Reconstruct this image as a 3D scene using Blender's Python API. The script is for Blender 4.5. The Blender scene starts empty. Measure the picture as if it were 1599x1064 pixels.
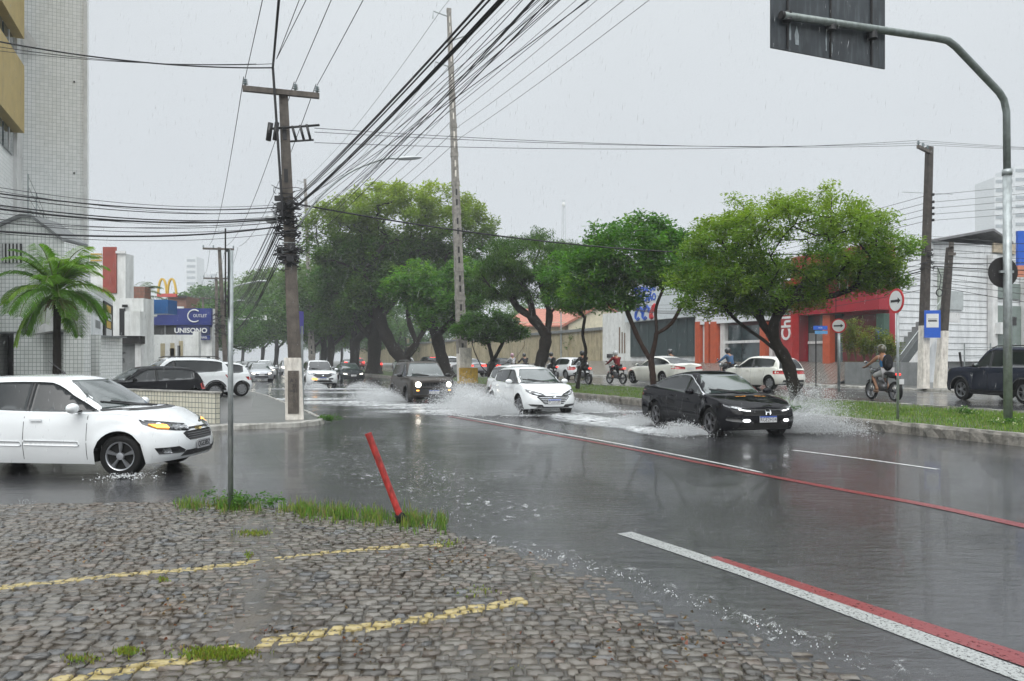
import bpy, math, random
import numpy as np
from math import sin, cos, pi, radians, sqrt, atan2
from mathutils import Vector, Matrix
from mathutils.geometry import delaunay_2d_cdt
from mathutils.bvhtree import BVHTree
R = random.Random(7)
S = bpy.context.scene
COL = S.collection
# ---------------------------------------------------------------- camera, world, sun, exposure
F = 1185.0; CX = 799.5; HY = 562.0; CH = 1.65
cd = bpy.data.cameras.new('camera'); cam = bpy.data.objects.new('camera', cd); COL.objects.link(cam)
cam.location = (0, 0, CH); cam.rotation_euler = (radians(90), 0, 0)
cd.sensor_width = 36.0; cd.lens = 36.0 * F / 1599.0; cd.shift_y = (HY - 532.0) / 1599.0
cd.clip_start = 0.05; cd.clip_end = 5000
S.camera = cam
w = bpy.data.worlds.new('World'); S.world = w; w.use_nodes = True
nt = w.node_tree; nt.nodes.clear()
out = nt.nodes.new('ShaderNodeOutputWorld'); bg = nt.nodes.new('ShaderNodeBackground')
sky = nt.nodes.new('ShaderNodeTexSky'); sky.sky_type = 'NISHITA'; sky.sun_disc = False
sky.sun_elevation = radians(42); sky.sun_rotation = radians(192)
hs = nt.nodes.new('ShaderNodeHueSaturation'); hs.inputs['Saturation'].default_value = 0.12
tc = nt.nodes.new('ShaderNodeTexCoord'); sep = nt.nodes.new('ShaderNodeSeparateXYZ')
rmp = nt.nodes.new('ShaderNodeValToRGB')
rmp.color_ramp.elements[0].position = 0.0; rmp.color_ramp.elements[0].color = (4.6, 4.95, 5.4, 1)
rmp.color_ramp.elements[1].position = 1.0; rmp.color_ramp.elements[1].color = (30, 31.5, 32.5, 1)
e = rmp.color_ramp.elements.new(0.48); e.color = (6.5, 6.9, 7.2, 1)
noi = nt.nodes.new('ShaderNodeTexNoise'); noi.inputs['Scale'].default_value = 1.9; noi.inputs['Detail'].default_value = 4
mr = nt.nodes.new('ShaderNodeMapRange'); mr.inputs['To Min'].default_value = 0.87; mr.inputs['To Max'].default_value = 1.07
vm = nt.nodes.new('ShaderNodeVectorMath'); vm.operation = 'SCALE'
mix = nt.nodes.new('ShaderNodeMix'); mix.data_type = 'RGBA'; mix.inputs[0].default_value = 0.9
L = nt.links.new
L(tc.outputs['Generated'], sep.inputs[0]); L(sep.outputs['Z'], rmp.inputs['Fac'])
L(tc.outputs['Generated'], noi.inputs['Vector']); L(noi.outputs['Fac'], mr.inputs['Value'])
L(rmp.outputs['Color'], vm.inputs[0]); L(mr.outputs['Result'], vm.inputs['Scale'])
L(sky.outputs['Color'], hs.inputs['Color']); L(hs.outputs['Color'], mix.inputs[6]); L(vm.outputs['Vector'], mix.inputs[7])
L(mix.outputs[2], bg.inputs['Color']); bg.inputs['Strength'].default_value = 0.092
L(bg.outputs['Background'], out.inputs['Surface'])
sd = bpy.data.lights.new('sun', 'SUN'); sd.energy = 1.5; sd.angle = radians(50); sd.color = (1, 0.985, 0.96)
so = bpy.data.objects.new('sun', sd); COL.objects.link(so); so.rotation_euler = (radians(48), 0, radians(-12))
S.view_settings.view_transform = 'Standard'; S.view_settings.look = 'None'
S.view_settings.exposure = 0.34; S.view_settings.gamma = 1.0
S.cycles.use_denoising = True
S.cycles.max_bounces = 8; S.cycles.transparent_max_bounces = 24; S.cycles.volume_bounces = 1
S.cycles.diffuse_bounces = 3; S.cycles.glossy_bounces = 3; S.cycles.transmission_bounces = 3
S.cycles.caustics_reflective = False; S.cycles.caustics_refractive = False
S.cycles.sample_clamp_indirect = 4.0

# ---------------------------------------------------------------- helpers
UX, UY = -0.368, 0.930          # along the avenue (away)
VX, VY = 0.930, 0.368           # across the avenue (to the right)
def uv(U, V, z=0.0): return Vector((U*UX + V*VX, U*UY + V*VY, z))
def W(px, py, Z): return Vector(((px-CX)/F*Z, Z, CH - (py-HY)/F*Z))
def G(px, py, z=0.0):
    Z = F*(CH-z)/(py-HY); return Vector(((px-CX)/F*Z, Z, z))

def tag(o, label=None, cat=None, group=None, kind=None):
    if label: o['label'] = label
    if cat: o['category'] = cat
    if group: o['group'] = group
    if kind: o['kind'] = kind
    return o
def empty(name, loc=(0, 0, 0), rz=0.0):
    o = bpy.data.objects.new(name, None); COL.objects.link(o); o.location = loc; o.rotation_euler = (0, 0, rz)
    o.empty_display_size = 0.2
    return o
def link(name, me, parent=None):
    o = bpy.data.objects.new(name, me); COL.objects.link(o)
    if parent: o.parent = parent
    return o
KIDS = {}
def copy_tree(o, parent=None):
    c = o.copy(); COL.objects.link(c); c.parent = parent
    for ch in list(o.children): copy_tree(ch, c)
    return c

class MB:
    def __init__(s): s.v = []; s.f = []; s.m = []
    def add(s, vs, fs, m=0):
        b = len(s.v); s.v += [tuple(v) for v in vs]; s.f += [tuple(b+i for i in f) for f in fs]; s.m += [m]*len(fs); return s
    def box(s, c, d, rz=0.0, m=0, M=None):
        x, y, z = d[0]/2, d[1]/2, d[2]/2
        vs = [Vector((a*x, b*y, g*z)) for g in (-1, 1) for b in (-1, 1) for a in (-1, 1)]
        if M is not None: vs = [M @ v + Vector(c) for v in vs]
        else: vs = [Vector((v.x*cos(rz)-v.y*sin(rz)+c[0], v.x*sin(rz)+v.y*cos(rz)+c[1], v.z+c[2])) for v in vs]
        return s.add(vs, [(0, 2, 3, 1), (4, 5, 7, 6), (0, 1, 5, 4), (2, 6, 7, 3), (0, 4, 6, 2), (1, 3, 7, 5)], m)
    def tube(s, pts, rad, n=8, m=0, cap=True):
        pts = [Vector(p) for p in pts]
        if not hasattr(rad, '__len__'): rad = [rad]*len(pts)
        vs = []; prev = None
        for i, p in enumerate(pts):
            d = (pts[min(i+1, len(pts)-1)] - pts[max(i-1, 0)])
            if d.length < 1e-9: d = Vector((0, 0, 1))
            d.normalize()
            if prev is None:
                a = d.orthogonal().normalized()
            else:
                a = (prev - d*prev.dot(d))
                a = a.normalized() if a.length > 1e-6 else d.orthogonal().normalized()
            prev = a; b = d.cross(a)
            for k in range(n):
                t = 2*pi*k/n; vs.append(p + (a*cos(t)+b*sin(t))*rad[i])
        fs = [(i*n+k, i*n+(k+1) % n, (i+1)*n+(k+1) % n, (i+1)*n+k) for i in range(len(pts)-1) for k in range(n)]
        if cap: fs += [tuple(range(n-1, -1, -1)), tuple(range((len(pts)-1)*n, len(pts)*n))]
        return s.add(vs, fs, m)
    def lathe(s, prof, n=24, axis='z', c=(0, 0, 0), m=0):
        # prof list of (r, h)
        vs = []
        for r, h in prof:
            for k in range(n):
                t = 2*pi*k/n; a, b = r*cos(t), r*sin(t)
                v = {'z': (a, b, h), 'y': (a, h, b), 'x': (h, a, b)}[axis]
                vs.append((v[0]+c[0], v[1]+c[1], v[2]+c[2]))
        fs = [(i*n+k, i*n+(k+1) % n, (i+1)*n+(k+1) % n, (i+1)*n+k) for i in range(len(prof)-1) for k in range(n)]
        return s.add(vs, fs, m)
    def prism(s, poly, d, m=0):
        # poly: list of 3D points (planar), extruded by vector d
        n = len(poly); d = Vector(d); P = [Vector(p) for p in poly]
        vs = P + [p+d for p in P]
        fs = [tuple(range(n-1, -1, -1)), tuple(range(n, 2*n))] + [(i, (i+1) % n, n+(i+1) % n, n+i) for i in range(n)]
        return s.add(vs, fs, m)
    def blob(s, c, r, n=10, m=0, k=8):
        vs = []; fs = []
        for i in range(k+1):
            a = pi*i/k
            for j in range(n):
                b = 2*pi*j/n; vs.append((c[0]+r[0]*sin(a)*cos(b), c[1]+r[1]*sin(a)*sin(b), c[2]+r[2]*cos(a)))
        fs = [(i*n+j, i*n+(j+1) % n, (i+1)*n+(j+1) % n, (i+1)*n+j) for i in range(k) for j in range(n)]
        return s.add(vs, fs, m)
    def build(s, name, mats, parent=None, smooth=False, ang=None, uvs=False):
        me = bpy.data.meshes.new(name); me.from_pydata(s.v, [], s.f)
        if not isinstance(mats, (list, tuple)): mats = [mats]
        for mm in mats: me.materials.append(mm)
        if len(mats) > 1: me.polygons.foreach_set('material_index', s.m)
        if uvs:
            ul = me.uv_layers.new(name='UVMap')
            for p in me.polygons:
                n = p.normal
                if abs(n.z) > 0.75: t = Vector((1, 0, 0)); b = Vector((0, 1, 0))
                else: t = Vector((-n.y, n.x, 0)).normalized(); b = Vector((0, 0, 1))
                for li in p.loop_indices:
                    co = me.vertices[me.loops[li].vertex_index].co
                    ul.data[li].uv = (co.dot(t), co.dot(b))
        if smooth:
            me.polygons.foreach_set('use_smooth', [True]*len(me.polygons))
            if ang: me.set_sharp_from_angle(angle=radians(ang))
        me.update()
        return link(name, me, parent)

def npmesh(name, verts, faces, mats, parent=None, attr=None, attrname='rnd', smooth=False, matidx=None):
    """verts (N,3), faces (M,k) arrays -> fast mesh; attr: per-face colour (M,3)"""
    verts = np.asarray(verts, np.float32); faces = np.asarray(faces, np.int32); k = faces.shape[1]
    me = bpy.data.meshes.new(name)
    me.vertices.add(len(verts)); me.vertices.foreach_set('co', verts.ravel())
    me.loops.add(faces.size); me.loops.foreach_set('vertex_index', faces.ravel())
    me.polygons.add(len(faces)); me.polygons.foreach_set('loop_start', np.arange(0, faces.size, k, dtype=np.int32))
    try: me.polygons.foreach_set('loop_total', np.full(len(faces), k, np.int32))
    except Exception: pass
    if attr is not None:
        a = me.attributes.new(attrname, 'FLOAT_COLOR', 'FACE')
        c = np.ones((len(faces), 4), np.float32); c[:, :3] = attr; a.data.foreach_set('color', c.ravel())
    if not isinstance(mats, (list, tuple)): mats = [mats]
    for mm in mats: me.materials.append(mm)
    if matidx is not None: me.polygons.foreach_set('material_index', np.asarray(matidx, np.int32))
    if smooth: me.polygons.foreach_set('use_smooth', np.ones(len(faces), bool))
    me.update(calc_edges=True); me.validate()
    return link(name, me, parent)

def lsmooth(pts, n=6):
    """Catmull-Rom through points"""
    P = [Vector(p) for p in pts]; o = []
    for i in range(len(P)-1):
        p0 = P[max(i-1, 0)]; p1 = P[i]; p2 = P[i+1]; p3 = P[min(i+2, len(P)-1)]
        for k in range(n):
            t = k/n
            o.append(0.5*((2*p1)+(p2-p0)*t+(2*p0-5*p1+4*p2-p3)*t*t+(3*p1-p0-3*p2+p3)*t**3))
    o.append(P[-1]); return o
def interp(pts, x):
    if x <= pts[0][0]: return pts[0][1]
    for (a, b), (c, d) in zip(pts, pts[1:]):
        if x <= c:
            t = (x-a)/(c-a) if c > a else 0; return b+(d-b)*t
    return pts[-1][1]
def sinterp(pts, x):
    return (interp(pts, x-0.04)+2*interp(pts, x)+interp(pts, x+0.04)+interp(pts, x-0.08)+interp(pts, x+0.08))/6

# ---------------------------------------------------------------- materials
MC = {}
def mat(name, col, rough=0.5, metal=0.0, coat=0.0, spec=0.5, emit=None, es=1.0, var=0.12, vs=3.0, bump=0.0, bs=40.0, dirt=None, ds=0.8, damt=0.5, trans=0.0):
    if name in MC: return MC[name]
    m = bpy.data.materials.new(name); m.use_nodes = True; n = m.node_tree.nodes; l = m.node_tree.links.new
    b = n['Principled BSDF']; b.inputs['Roughness'].default_value = rough; b.inputs['Metallic'].default_value = metal
    b.inputs['Coat Weight'].default_value = coat; b.inputs['Coat Roughness'].default_value = 0.04
    b.inputs['Specular IOR Level'].default_value = spec
    b.inputs['Transmission Weight'].default_value = trans
    b.inputs['Base Color'].default_value = (*col, 1)
    src = None
    if var or dirt:
        t = n.new('ShaderNodeTexCoord'); x = n.new('ShaderNodeTexNoise'); x.inputs['Scale'].default_value = vs; x.inputs['Detail'].default_value = 5
        l(t.outputs['Object'], x.inputs['Vector'])
        r = n.new('ShaderNodeMapRange'); r.inputs['From Min'].default_value = 0.3; r.inputs['From Max'].default_value = 0.7
        r.inputs['To Min'].default_value = 1-var; r.inputs['To Max'].default_value = 1+var; l(x.outputs['Fac'], r.inputs['Value'])
        s = n.new('ShaderNodeVectorMath'); s.operation = 'SCALE'; s.inputs[0].default_value = col; l(r.outputs['Result'], s.inputs['Scale'])
        src = s.outputs['Vector']
        if dirt:
            mp = n.new('ShaderNodeMapping'); mp.inputs['Scale'].default_value = (ds*2.2, ds*2.2, ds*0.35); l(t.outputs['Object'], mp.inputs['Vector'])
            y = n.new('ShaderNodeTexNoise'); y.inputs['Scale'].default_value = 1.0; y.inputs['Detail'].default_value = 8; y.inputs['Roughness'].default_value = 0.65
            l(mp.outputs['Vector'], y.inputs['Vector'])
            rr = n.new('ShaderNodeMapRange'); rr.inputs['From Min'].default_value = 0.48; rr.inputs['From Max'].default_value = 0.72; rr.inputs['To Max'].default_value = damt
            l(y.outputs['Fac'], rr.inputs['Value'])
            mx = n.new('ShaderNodeMix'); mx.data_type = 'RGBA'; l(rr.outputs['Result'], mx.inputs[0]); l(src, mx.inputs[6]); mx.inputs[7].default_value = (*dirt, 1)
            src = mx.outputs[2]
        l(src, b.inputs['Base Color'])
    if bump:
        t2 = n.new('ShaderNodeTexCoord'); x2 = n.new('ShaderNodeTexNoise'); x2.inputs['Scale'].default_value = bs; x2.inputs['Detail'].default_value = 6
        l(t2.outputs['Object'], x2.inputs['Vector'])
        bp = n.new('ShaderNodeBump'); bp.inputs['Strength'].default_value = bump; bp.inputs['Distance'].default_value = 0.02
        l(x2.outputs['Fac'], bp.inputs['Height']); l(bp.outputs['Normal'], b.inputs['Normal'])
    if emit: b.inputs['Emission Color'].default_value = (*emit, 1); b.inputs['Emission Strength'].default_value = es
    MC[name] = m; return m

def tile_mat(name, tile=(0.70, 0.72, 0.70), grout=(0.16, 0.18, 0.17), size=0.13, gw=0.008, dirt=(0.30, 0.31, 0.24), damt=0.45, rough=0.25, off=0.0, wmul=1.0):
    m = bpy.data.materials.new(name); m.use_nodes = True; n = m.node_tree.nodes; l = m.node_tree.links.new
    b = n['Principled BSDF']; b.inputs['Roughness'].default_value = rough
    u = n.new('ShaderNodeUVMap'); br = n.new('ShaderNodeTexBrick'); br.offset = off; br.squash = 1.0
    br.inputs['Scale'].default_value = 1.0; br.inputs['Brick Width'].default_value = size*wmul; br.inputs['Row Height'].default_value = size
    br.inputs['Mortar Size'].default_value = gw; br.inputs['Mortar Smooth'].default_value = 0.2; br.inputs['Bias'].default_value = -0.2
    br.inputs['Color1'].default_value = (*tile, 1); br.inputs['Color2'].default_value = (tile[0]*0.87, tile[1]*0.88, tile[2]*0.87, 1); br.inputs['Mortar'].default_value = (*grout, 1)
    l(u.outputs[0], br.inputs['Vector'])
    t = n.new('ShaderNodeTexCoord'); mp = n.new('ShaderNodeMapping'); mp.inputs['Scale'].default_value = (1.6, 1.6, 0.28); l(t.outputs['Object'], mp.inputs['Vector'])
    y = n.new('ShaderNodeTexNoise'); y.inputs['Detail'].default_value = 8; y.inputs['Roughness'].default_value = 0.65; l(mp.outputs[0], y.inputs['Vector'])
    rr = n.new('ShaderNodeMapRange'); rr.inputs['From Min'].default_value = 0.5; rr.inputs['From Max'].default_value = 0.75; rr.inputs['To Max'].default_value = damt; l(y.outputs['Fac'], rr.inputs['Value'])
    mx = n.new('ShaderNodeMix'); mx.data_type = 'RGBA'; l(rr.outputs[0], mx.inputs[0]); l(br.outputs['Color'], mx.inputs[6]); mx.inputs[7].default_value = (*dirt, 1)
    l(mx.outputs[2], b.inputs['Base Color'])
    return m

def attr_mat(name, rough=0.5, spec=0.5, sat=1.0, transl=0.0, bump=0.0, bs=60, mask=None):
    m = bpy.data.materials.new(name); m.use_nodes = True; n = m.node_tree.nodes; l = m.node_tree.links.new
    b = n['Principled BSDF']; b.inputs['Roughness'].default_value = rough; b.inputs['Specular IOR Level'].default_value = spec
    a = n.new('ShaderNodeAttribute'); a.attribute_name = 'rnd'; l(a.outputs['Color'], b.inputs['Base Color'])
    if bump:
        t2 = n.new('ShaderNodeTexCoord'); x2 = n.new('ShaderNodeTexNoise'); x2.inputs['Scale'].default_value = bs; x2.inputs['Detail'].default_value = 5
        l(t2.outputs['Object'], x2.inputs['Vector']); bp = n.new('ShaderNodeBump'); bp.inputs['Strength'].default_value = bump; bp.inputs['Distance'].default_value = 0.01
        l(x2.outputs['Fac'], bp.inputs['Height']); l(bp.outputs['Normal'], b.inputs['Normal'])
    if transl:
        o = n['Material Output']; tr = n.new('ShaderNodeBsdfTranslucent'); vm = n.new('ShaderNodeVectorMath'); vm.operation = 'MULTIPLY'
        vm.inputs[1].default_value = (1.5, 1.7, 0.5); l(a.outputs['Color'], vm.inputs[0]); l(vm.outputs[0], tr.inputs['Color'])
        mx = n.new('ShaderNodeMixShader'); mx.inputs[0].default_value = transl
        l(b.outputs[0], mx.inputs[1]); l(tr.outputs[0], mx.inputs[2]); l(mx.outputs[0], o.inputs['Surface'])
    return m

def text(name, body, size, m, parent, loc, rot, depth=0.004, align='CENTER', sx=1.0, bold=0.0):
    cu = bpy.data.curves.new(name, 'FONT'); cu.body = body; cu.size = size; cu.extrude = depth; cu.align_x = align; cu.align_y = 'CENTER'; cu.offset = bold
    cu.resolution_u = 3
    t = bpy.data.objects.new('tmp', cu); COL.objects.link(t)
    me = bpy.data.meshes.new_from_object(t.evaluated_get(bpy.context.evaluated_depsgraph_get()))
    bpy.data.objects.remove(t); me.name = name; me.materials.clear(); me.materials.append(m)
    o = link(name, me, parent); o.location = loc; o.rotation_euler = rot; o.scale = (sx, 1, 1)
    return o
# ---------------------------------------------------------------- the setting
def road_material(name, wetmin=0.035, wetmax=0.24, base=0.026, rip=1.0, red=False):
    m = bpy.data.materials.new(name); m.use_nodes = True; n = m.node_tree.nodes; l = m.node_tree.links.new
    b = n['Principled BSDF']; b.inputs['Specular IOR Level'].default_value = 0.75
    t = n.new('ShaderNodeTexCoord')
    def noise(scale, det=5, sc=(1, 1, 1), rough=0.55, rot=0):
        mp = n.new('ShaderNodeMapping'); mp.inputs['Scale'].default_value = sc; mp.inputs['Rotation'].default_value = (0, 0, rot)
        l(t.outputs['Object'], mp.inputs['Vector'])
        x = n.new('ShaderNodeTexNoise'); x.inputs['Scale'].default_value = scale; x.inputs['Detail'].default_value = det; x.inputs['Roughness'].default_value = rough
        l(mp.outputs[0], x.inputs['Vector']); return x.outputs['Fac']
    def rng(v, a, bb, c, d):
        r = n.new('ShaderNodeMapRange'); r.inputs['From Min'].default_value = a; r.inputs['From Max'].default_value = bb; r.inputs['To Min'].default_value = c; r.inputs['To Max'].default_value = d
        l(v, r.inputs['Value']); return r.outputs[0]
    def mth(op, a, bv):
        x = n.new('ShaderNodeMath'); x.operation = op
        for i, q in enumerate((a, bv)):
            if isinstance(q, (int, float)): x.inputs[i].default_value = q
            else: l(q, x.inputs[i])
        return x.outputs[0]
    big = noise(0.35, 6); ag = noise(160, 2); mid = noise(5, 6)
    c = rng(ag, 0.3, 0.75, base*0.5, base*1.9); c = mth('MULTIPLY', c, rng(mid, 0.3, 0.7, 0.8, 1.2))
    dn = n.new('ShaderNodeVectorMath'); dn.operation = 'ADD'; nzc = n.new('ShaderNodeTexNoise'); nzc.inputs['Scale'].default_value = 1.3; nzc.inputs['Detail'].default_value = 5; l(t.outputs['Object'], nzc.inputs['Vector']); l(t.outputs['Object'], dn.inputs[0]); l(nzc.outputs['Color'], dn.inputs[1])
    vc = n.new('ShaderNodeTexVoronoi'); vc.feature = 'DISTANCE_TO_EDGE'; vc.inputs['Scale'].default_value = 0.42; l(dn.outputs[0], vc.inputs['Vector'])
    c = mth('MULTIPLY', c, rng(vc.outputs['Distance'], 0.004, 0.02, 0.45, 1.0)); c = mth('MULTIPLY', c, rng(noise(0.22, 3), 0.42, 0.52, 0.75, 1.15))
    cc = n.new('ShaderNodeCombineColor'); l(c, cc.inputs[0]); l(mth('MULTIPLY', c, 1.0), cc.inputs[1]); l(mth('MULTIPLY', c, 1.06), cc.inputs[2])
    l(cc.outputs[0], b.inputs['Base Color'])
    l(rng(big, 0.35, 0.65, wetmax, wetmin), b.inputs['Roughness'])
    b.inputs['Coat Weight'].default_value = 0.15; b.inputs['Coat Roughness'].default_value = 0.05
    # rain-pocked, wind-rippled water film
    r1 = noise(26, 4, (0.55, 1.5, 1), rot=0.35); r2 = noise(7, 3, (0.5, 1.7, 1), rot=0.5); r3 = noise(1.8, 3, (0.6, 1.5, 1), rot=0.4)
    v = n.new('ShaderNodeTexVoronoi'); v.inputs['Scale'].default_value = 9; v.inputs['Randomness'].default_value = 1; l(t.outputs['Object'], v.inputs['Vector'])
    ring = n.new('ShaderNodeMath'); ring.operation = 'SINE'; l(mth('MULTIPLY', v.outputs['Distance'], 42.0), ring.inputs[0])
    ringm = mth('MULTIPLY', ring.outputs[0], rng(v.outputs['Distance'], 0.05, 0.35, 1.0, 0.0))
    h = mth('ADD', mth('ADD', mth('MULTIPLY', r1, 0.45), mth('MULTIPLY', r2, 0.9)), mth('MULTIPLY', r3, 1.6))
    h = mth('ADD', h, mth('MULTIPLY', ringm, 0.06)); h = mth('ADD', h, mth('MULTIPLY', ag, 0.13))
    bp = n.new('ShaderNodeBump'); bp.inputs['Strength'].default_value = 0.42*rip; bp.inputs['Distance'].default_value = 0.022
    l(h, bp.inputs['Height']); l(bp.outputs['Normal'], b.inputs['Normal'])
    return m
M_road = road_material('wet asphalt')
M_road2 = road_material('wet asphalt far', rip=0.7)

def sheet(name, pts, z, m, kind='structure'):
    o = MB().add([(p[0], p[1], z) for p in pts], [tuple(range(len(pts)))]).build(name, m); tag(o, kind=kind); return o
def strip(name, V0, z0, V1, z1, Ua, Ub, m, n=40, kind='structure', wob=0.0):
    mb = MB(); vs = []
    for i in range(n+1):
        U = Ua+(Ub-Ua)*i/n
        vs += [uv(U, V0, z0), uv(U, V1, z1)]
    mb.add(vs, [(2*i, 2*i+1, 2*i+3, 2*i+2) for i in range(n)])
    o = mb.build(name, m, uvs=True); tag(o, kind=kind); return o

M_earth = mat('damp earth', (0.07, 0.075, 0.06), 0.8, var=0.3, vs=0.5)
g = MB().add([(-800, -150, -0.35), (800, -150, -0.35), (800, 1000, -0.35), (-800, 1000, -0.35)], [(0, 1, 2, 3)]).build('ground', M_earth); tag(g, kind='structure')
sheet('road', [uv(-60, -70), uv(-60, 14.32), uv(420, 14.32), uv(420, -12), uv(60, -12), uv(60, -70)], 0.0, M_road)
strip('far_road', 18.45, 0.35, 27.4, 0.35, -60, 420, M_road2)

# cobbled forecourt under the photographer
EDGE = [G(*p) for p in [(-900, 800), (0, 793), (140, 790), (280, 791), (400, 797), (520, 806), (640, 822), (720, 842), (820, 864), (900, 890), (975, 925), (1060, 962), (1190, 1000), (1300, 1037), (1450, 1085), (1700, 1165), (2600, 1500)]]
EX = np.array([p.x for p in EDGE]); EYv = np.array([p.y for p in EDGE])
def edge_dist(X, Y):
    """signed distance inside the forecourt (positive inside)"""
    X = np.asarray(X, float); Y = np.asarray(Y, float); best = np.full(X.shape, 1e9)
    for i in range(len(EX)-1):
        ax, ay, bx, by = EX[i], EYv[i], EX[i+1], EYv[i+1]; dx, dy = bx-ax, by-ay
        t = np.clip(((X-ax)*dx+(Y-ay)*dy)/(dx*dx+dy*dy), 0, 1)
        d = np.hypot(X-ax-t*dx, Y-ay-t*dy); best = np.minimum(best, d)
    ye = np.interp(X, EX, EYv)
    return np.where(Y < ye, best, -best)
def court_h(X, Y):
    d = edge_dist(X, Y); e = np.clip((d+0.05)/0.9, 0, 1); e = e*e*(3-2*e)
    right = np.clip((X+1.0)/1.5, 0, 1)
    und = 0.010*np.sin(X*1.7+Y*0.6)+0.008*np.sin(Y*2.3-X*0.9)+0.005*np.sin(X*4.1+1)+0.004*np.sin(Y*5.3+X*3)
    edge0 = np.where(X < -0.7, 0.035, 0.035-0.036*np.clip((X+0.7)/0.8, 0, 1))
    return edge0+(0.055-edge0)*e+und*e
def puddle(X, Y):
    r = X/np.maximum(Y, 0.5); a = np.exp(-((r+0.335)/0.035)**2)*0.9
    b = np.exp(-((X+4.9)/0.9)**2-((Y-7.95)/0.22)**2)
    c = 0.45*(np.sin(X*2.9+Y*1.3)*np.sin(Y*2.2-X*1.1+2)); return np.clip(a+b+np.maximum(c, 0), 0, 1.2)
# bed of wet joints
nx, ny = 150, 110; xs = np.linspace(-11, 9, nx); ys = np.linspace(-5, 9.2, ny); XX, YY = np.meshgrid(xs, ys)
D = edge_dist(XX, YY); ZZ = court_h(XX, YY)-0.0135+0.014*puddle(XX, YY); ZZ = np.where(D < -0.02, np.minimum(ZZ, -0.03), ZZ)
fs = [[j*nx+i, j*nx+i+1, (j+1)*nx+i+1, (j+1)*nx+i] for j in range(ny-1) for i in range(nx-1)]
M_joint = mat('wet joint grit', (0.045, 0.037, 0.027), 0.16, var=0.4, vs=9, bump=0.3, bs=45, coat=0.25, dirt=(0.10, 0.075, 0.045), ds=1.2, damt=.7)
def line_mask_mat(name, lines, base_attr=True):
    m = attr_mat(name, rough=0.20, spec=0.60, bump=0.6, bs=48); n = m.node_tree.nodes; l = m.node_tree.links.new
    b = n['Principled BSDF']; a = [x for x in n if x.type == 'ATTRIBUTE'][0]
    t = n.new('ShaderNodeTexCoord'); nz = n.new('ShaderNodeTexNoise'); nz.inputs['Scale'].default_value = 9; nz.inputs['Detail'].default_value = 6; l(t.outputs['Object'], nz.inputs['Vector'])
    nz2 = n.new('ShaderNodeTexNoise'); nz2.inputs['Scale'].default_value = 38; nz2.inputs['Detail'].default_value = 5; l(t.outputs['Object'], nz2.inputs['Vector'])
    def mth(op, x, y=None, clamp=False):
        q = n.new('ShaderNodeMath'); q.operation = op; q.use_clamp = clamp
        for i, k in enumerate((x, y)):
            if k is None: continue
            if isinstance(k, (int, float)): q.inputs[i].default_value = k
            else: l(k, q.inputs[i])
        return q.outputs[0]
    wob = mth('MULTIPLY', mth('SUBTRACT', nz.outputs['Fac'], 0.5), 0.10)
    tot = None
    for (p, q, hw) in lines:
        d = (q-p); Ln = d.length; d.normalize(); nn = Vector((-d.y, d.x, 0))
        s1 = n.new('ShaderNodeVectorMath'); s1.operation = 'SUBTRACT'; l(t.outputs['Object'], s1.inputs[0]); s1.inputs[1].default_value = (p.x, p.y, 0)
        d1 = n.new('ShaderNodeVectorMath'); d1.operation = 'DOT_PRODUCT'; l(s1.outputs[0], d1.inputs[0]); d1.inputs[1].default_value = nn
        d2 = n.new('ShaderNodeVectorMath'); d2.operation = 'DOT_PRODUCT'; l(s1.outputs[0], d2.inputs[0]); d2.inputs[1].default_value = d
        dd = mth('ABSOLUTE', mth('ADD', d1.outputs['Value'], wob))
        k = mth('MULTIPLY', mth('LESS_THAN', dd, hw), mth('LESS_THAN', d2.outputs['Value'], Ln))
        k = mth('MULTIPLY', k, mth('GREATER_THAN', nz2.outputs['Fac'], 0.40))
        tot = k if tot is None else mth('MAXIMUM', tot, k)
    mx = n.new('ShaderNodeMix'); mx.data_type = 'RGBA'; l(mth('MULTIPLY', tot, 0.88), mx.inputs[0]); 
    n3 = n.new('ShaderNodeTexNoise'); n3.inputs['Scale'].default_value = 1.5; n3.inputs['Detail'].default_value = 9; n3.inputs['Roughness'].default_value = .7; l(t.outputs['Object'], n3.inputs['Vector'])
    mr_ = n.new('ShaderNodeMapRange'); mr_.inputs['From Min'].default_value = .46; mr_.inputs['From Max'].default_value = .66; mr_.inputs['To Max'].default_value = .65; l(n3.outputs['Fac'], mr_.inputs['Value'])
    md_ = n.new('ShaderNodeMix'); md_.data_type = 'RGBA'; l(mr_.outputs[0], md_.inputs[0]); l(a.outputs['Color'], md_.inputs[6]); md_.inputs[7].default_value = (.085, .062, .040, 1)
    l(md_.outputs[2], mx.inputs[6]); mx.inputs[7].default_value = (0.36, 0.285, 0.11, 1)
    l(mx.outputs[2], b.inputs['Base Color']); return m
YL = [(G(-700, 985, .05), G(690, 849, .05), 0.054), (G(-900, 1225, .05), G(820, 938, .05), 0.066)]
M_stone = line_mask_mat('wet granite setts', YL)
bed = npmesh('forecourt_bed', np.stack([XX.ravel(), YY.ravel(), ZZ.ravel()], 1), fs, M_joint, smooth=True); tag(bed, kind='structure')
rs = np.random.RandomState(3); V_, F_, C_ = [], [], []
row = 0; y = 0.6
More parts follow.
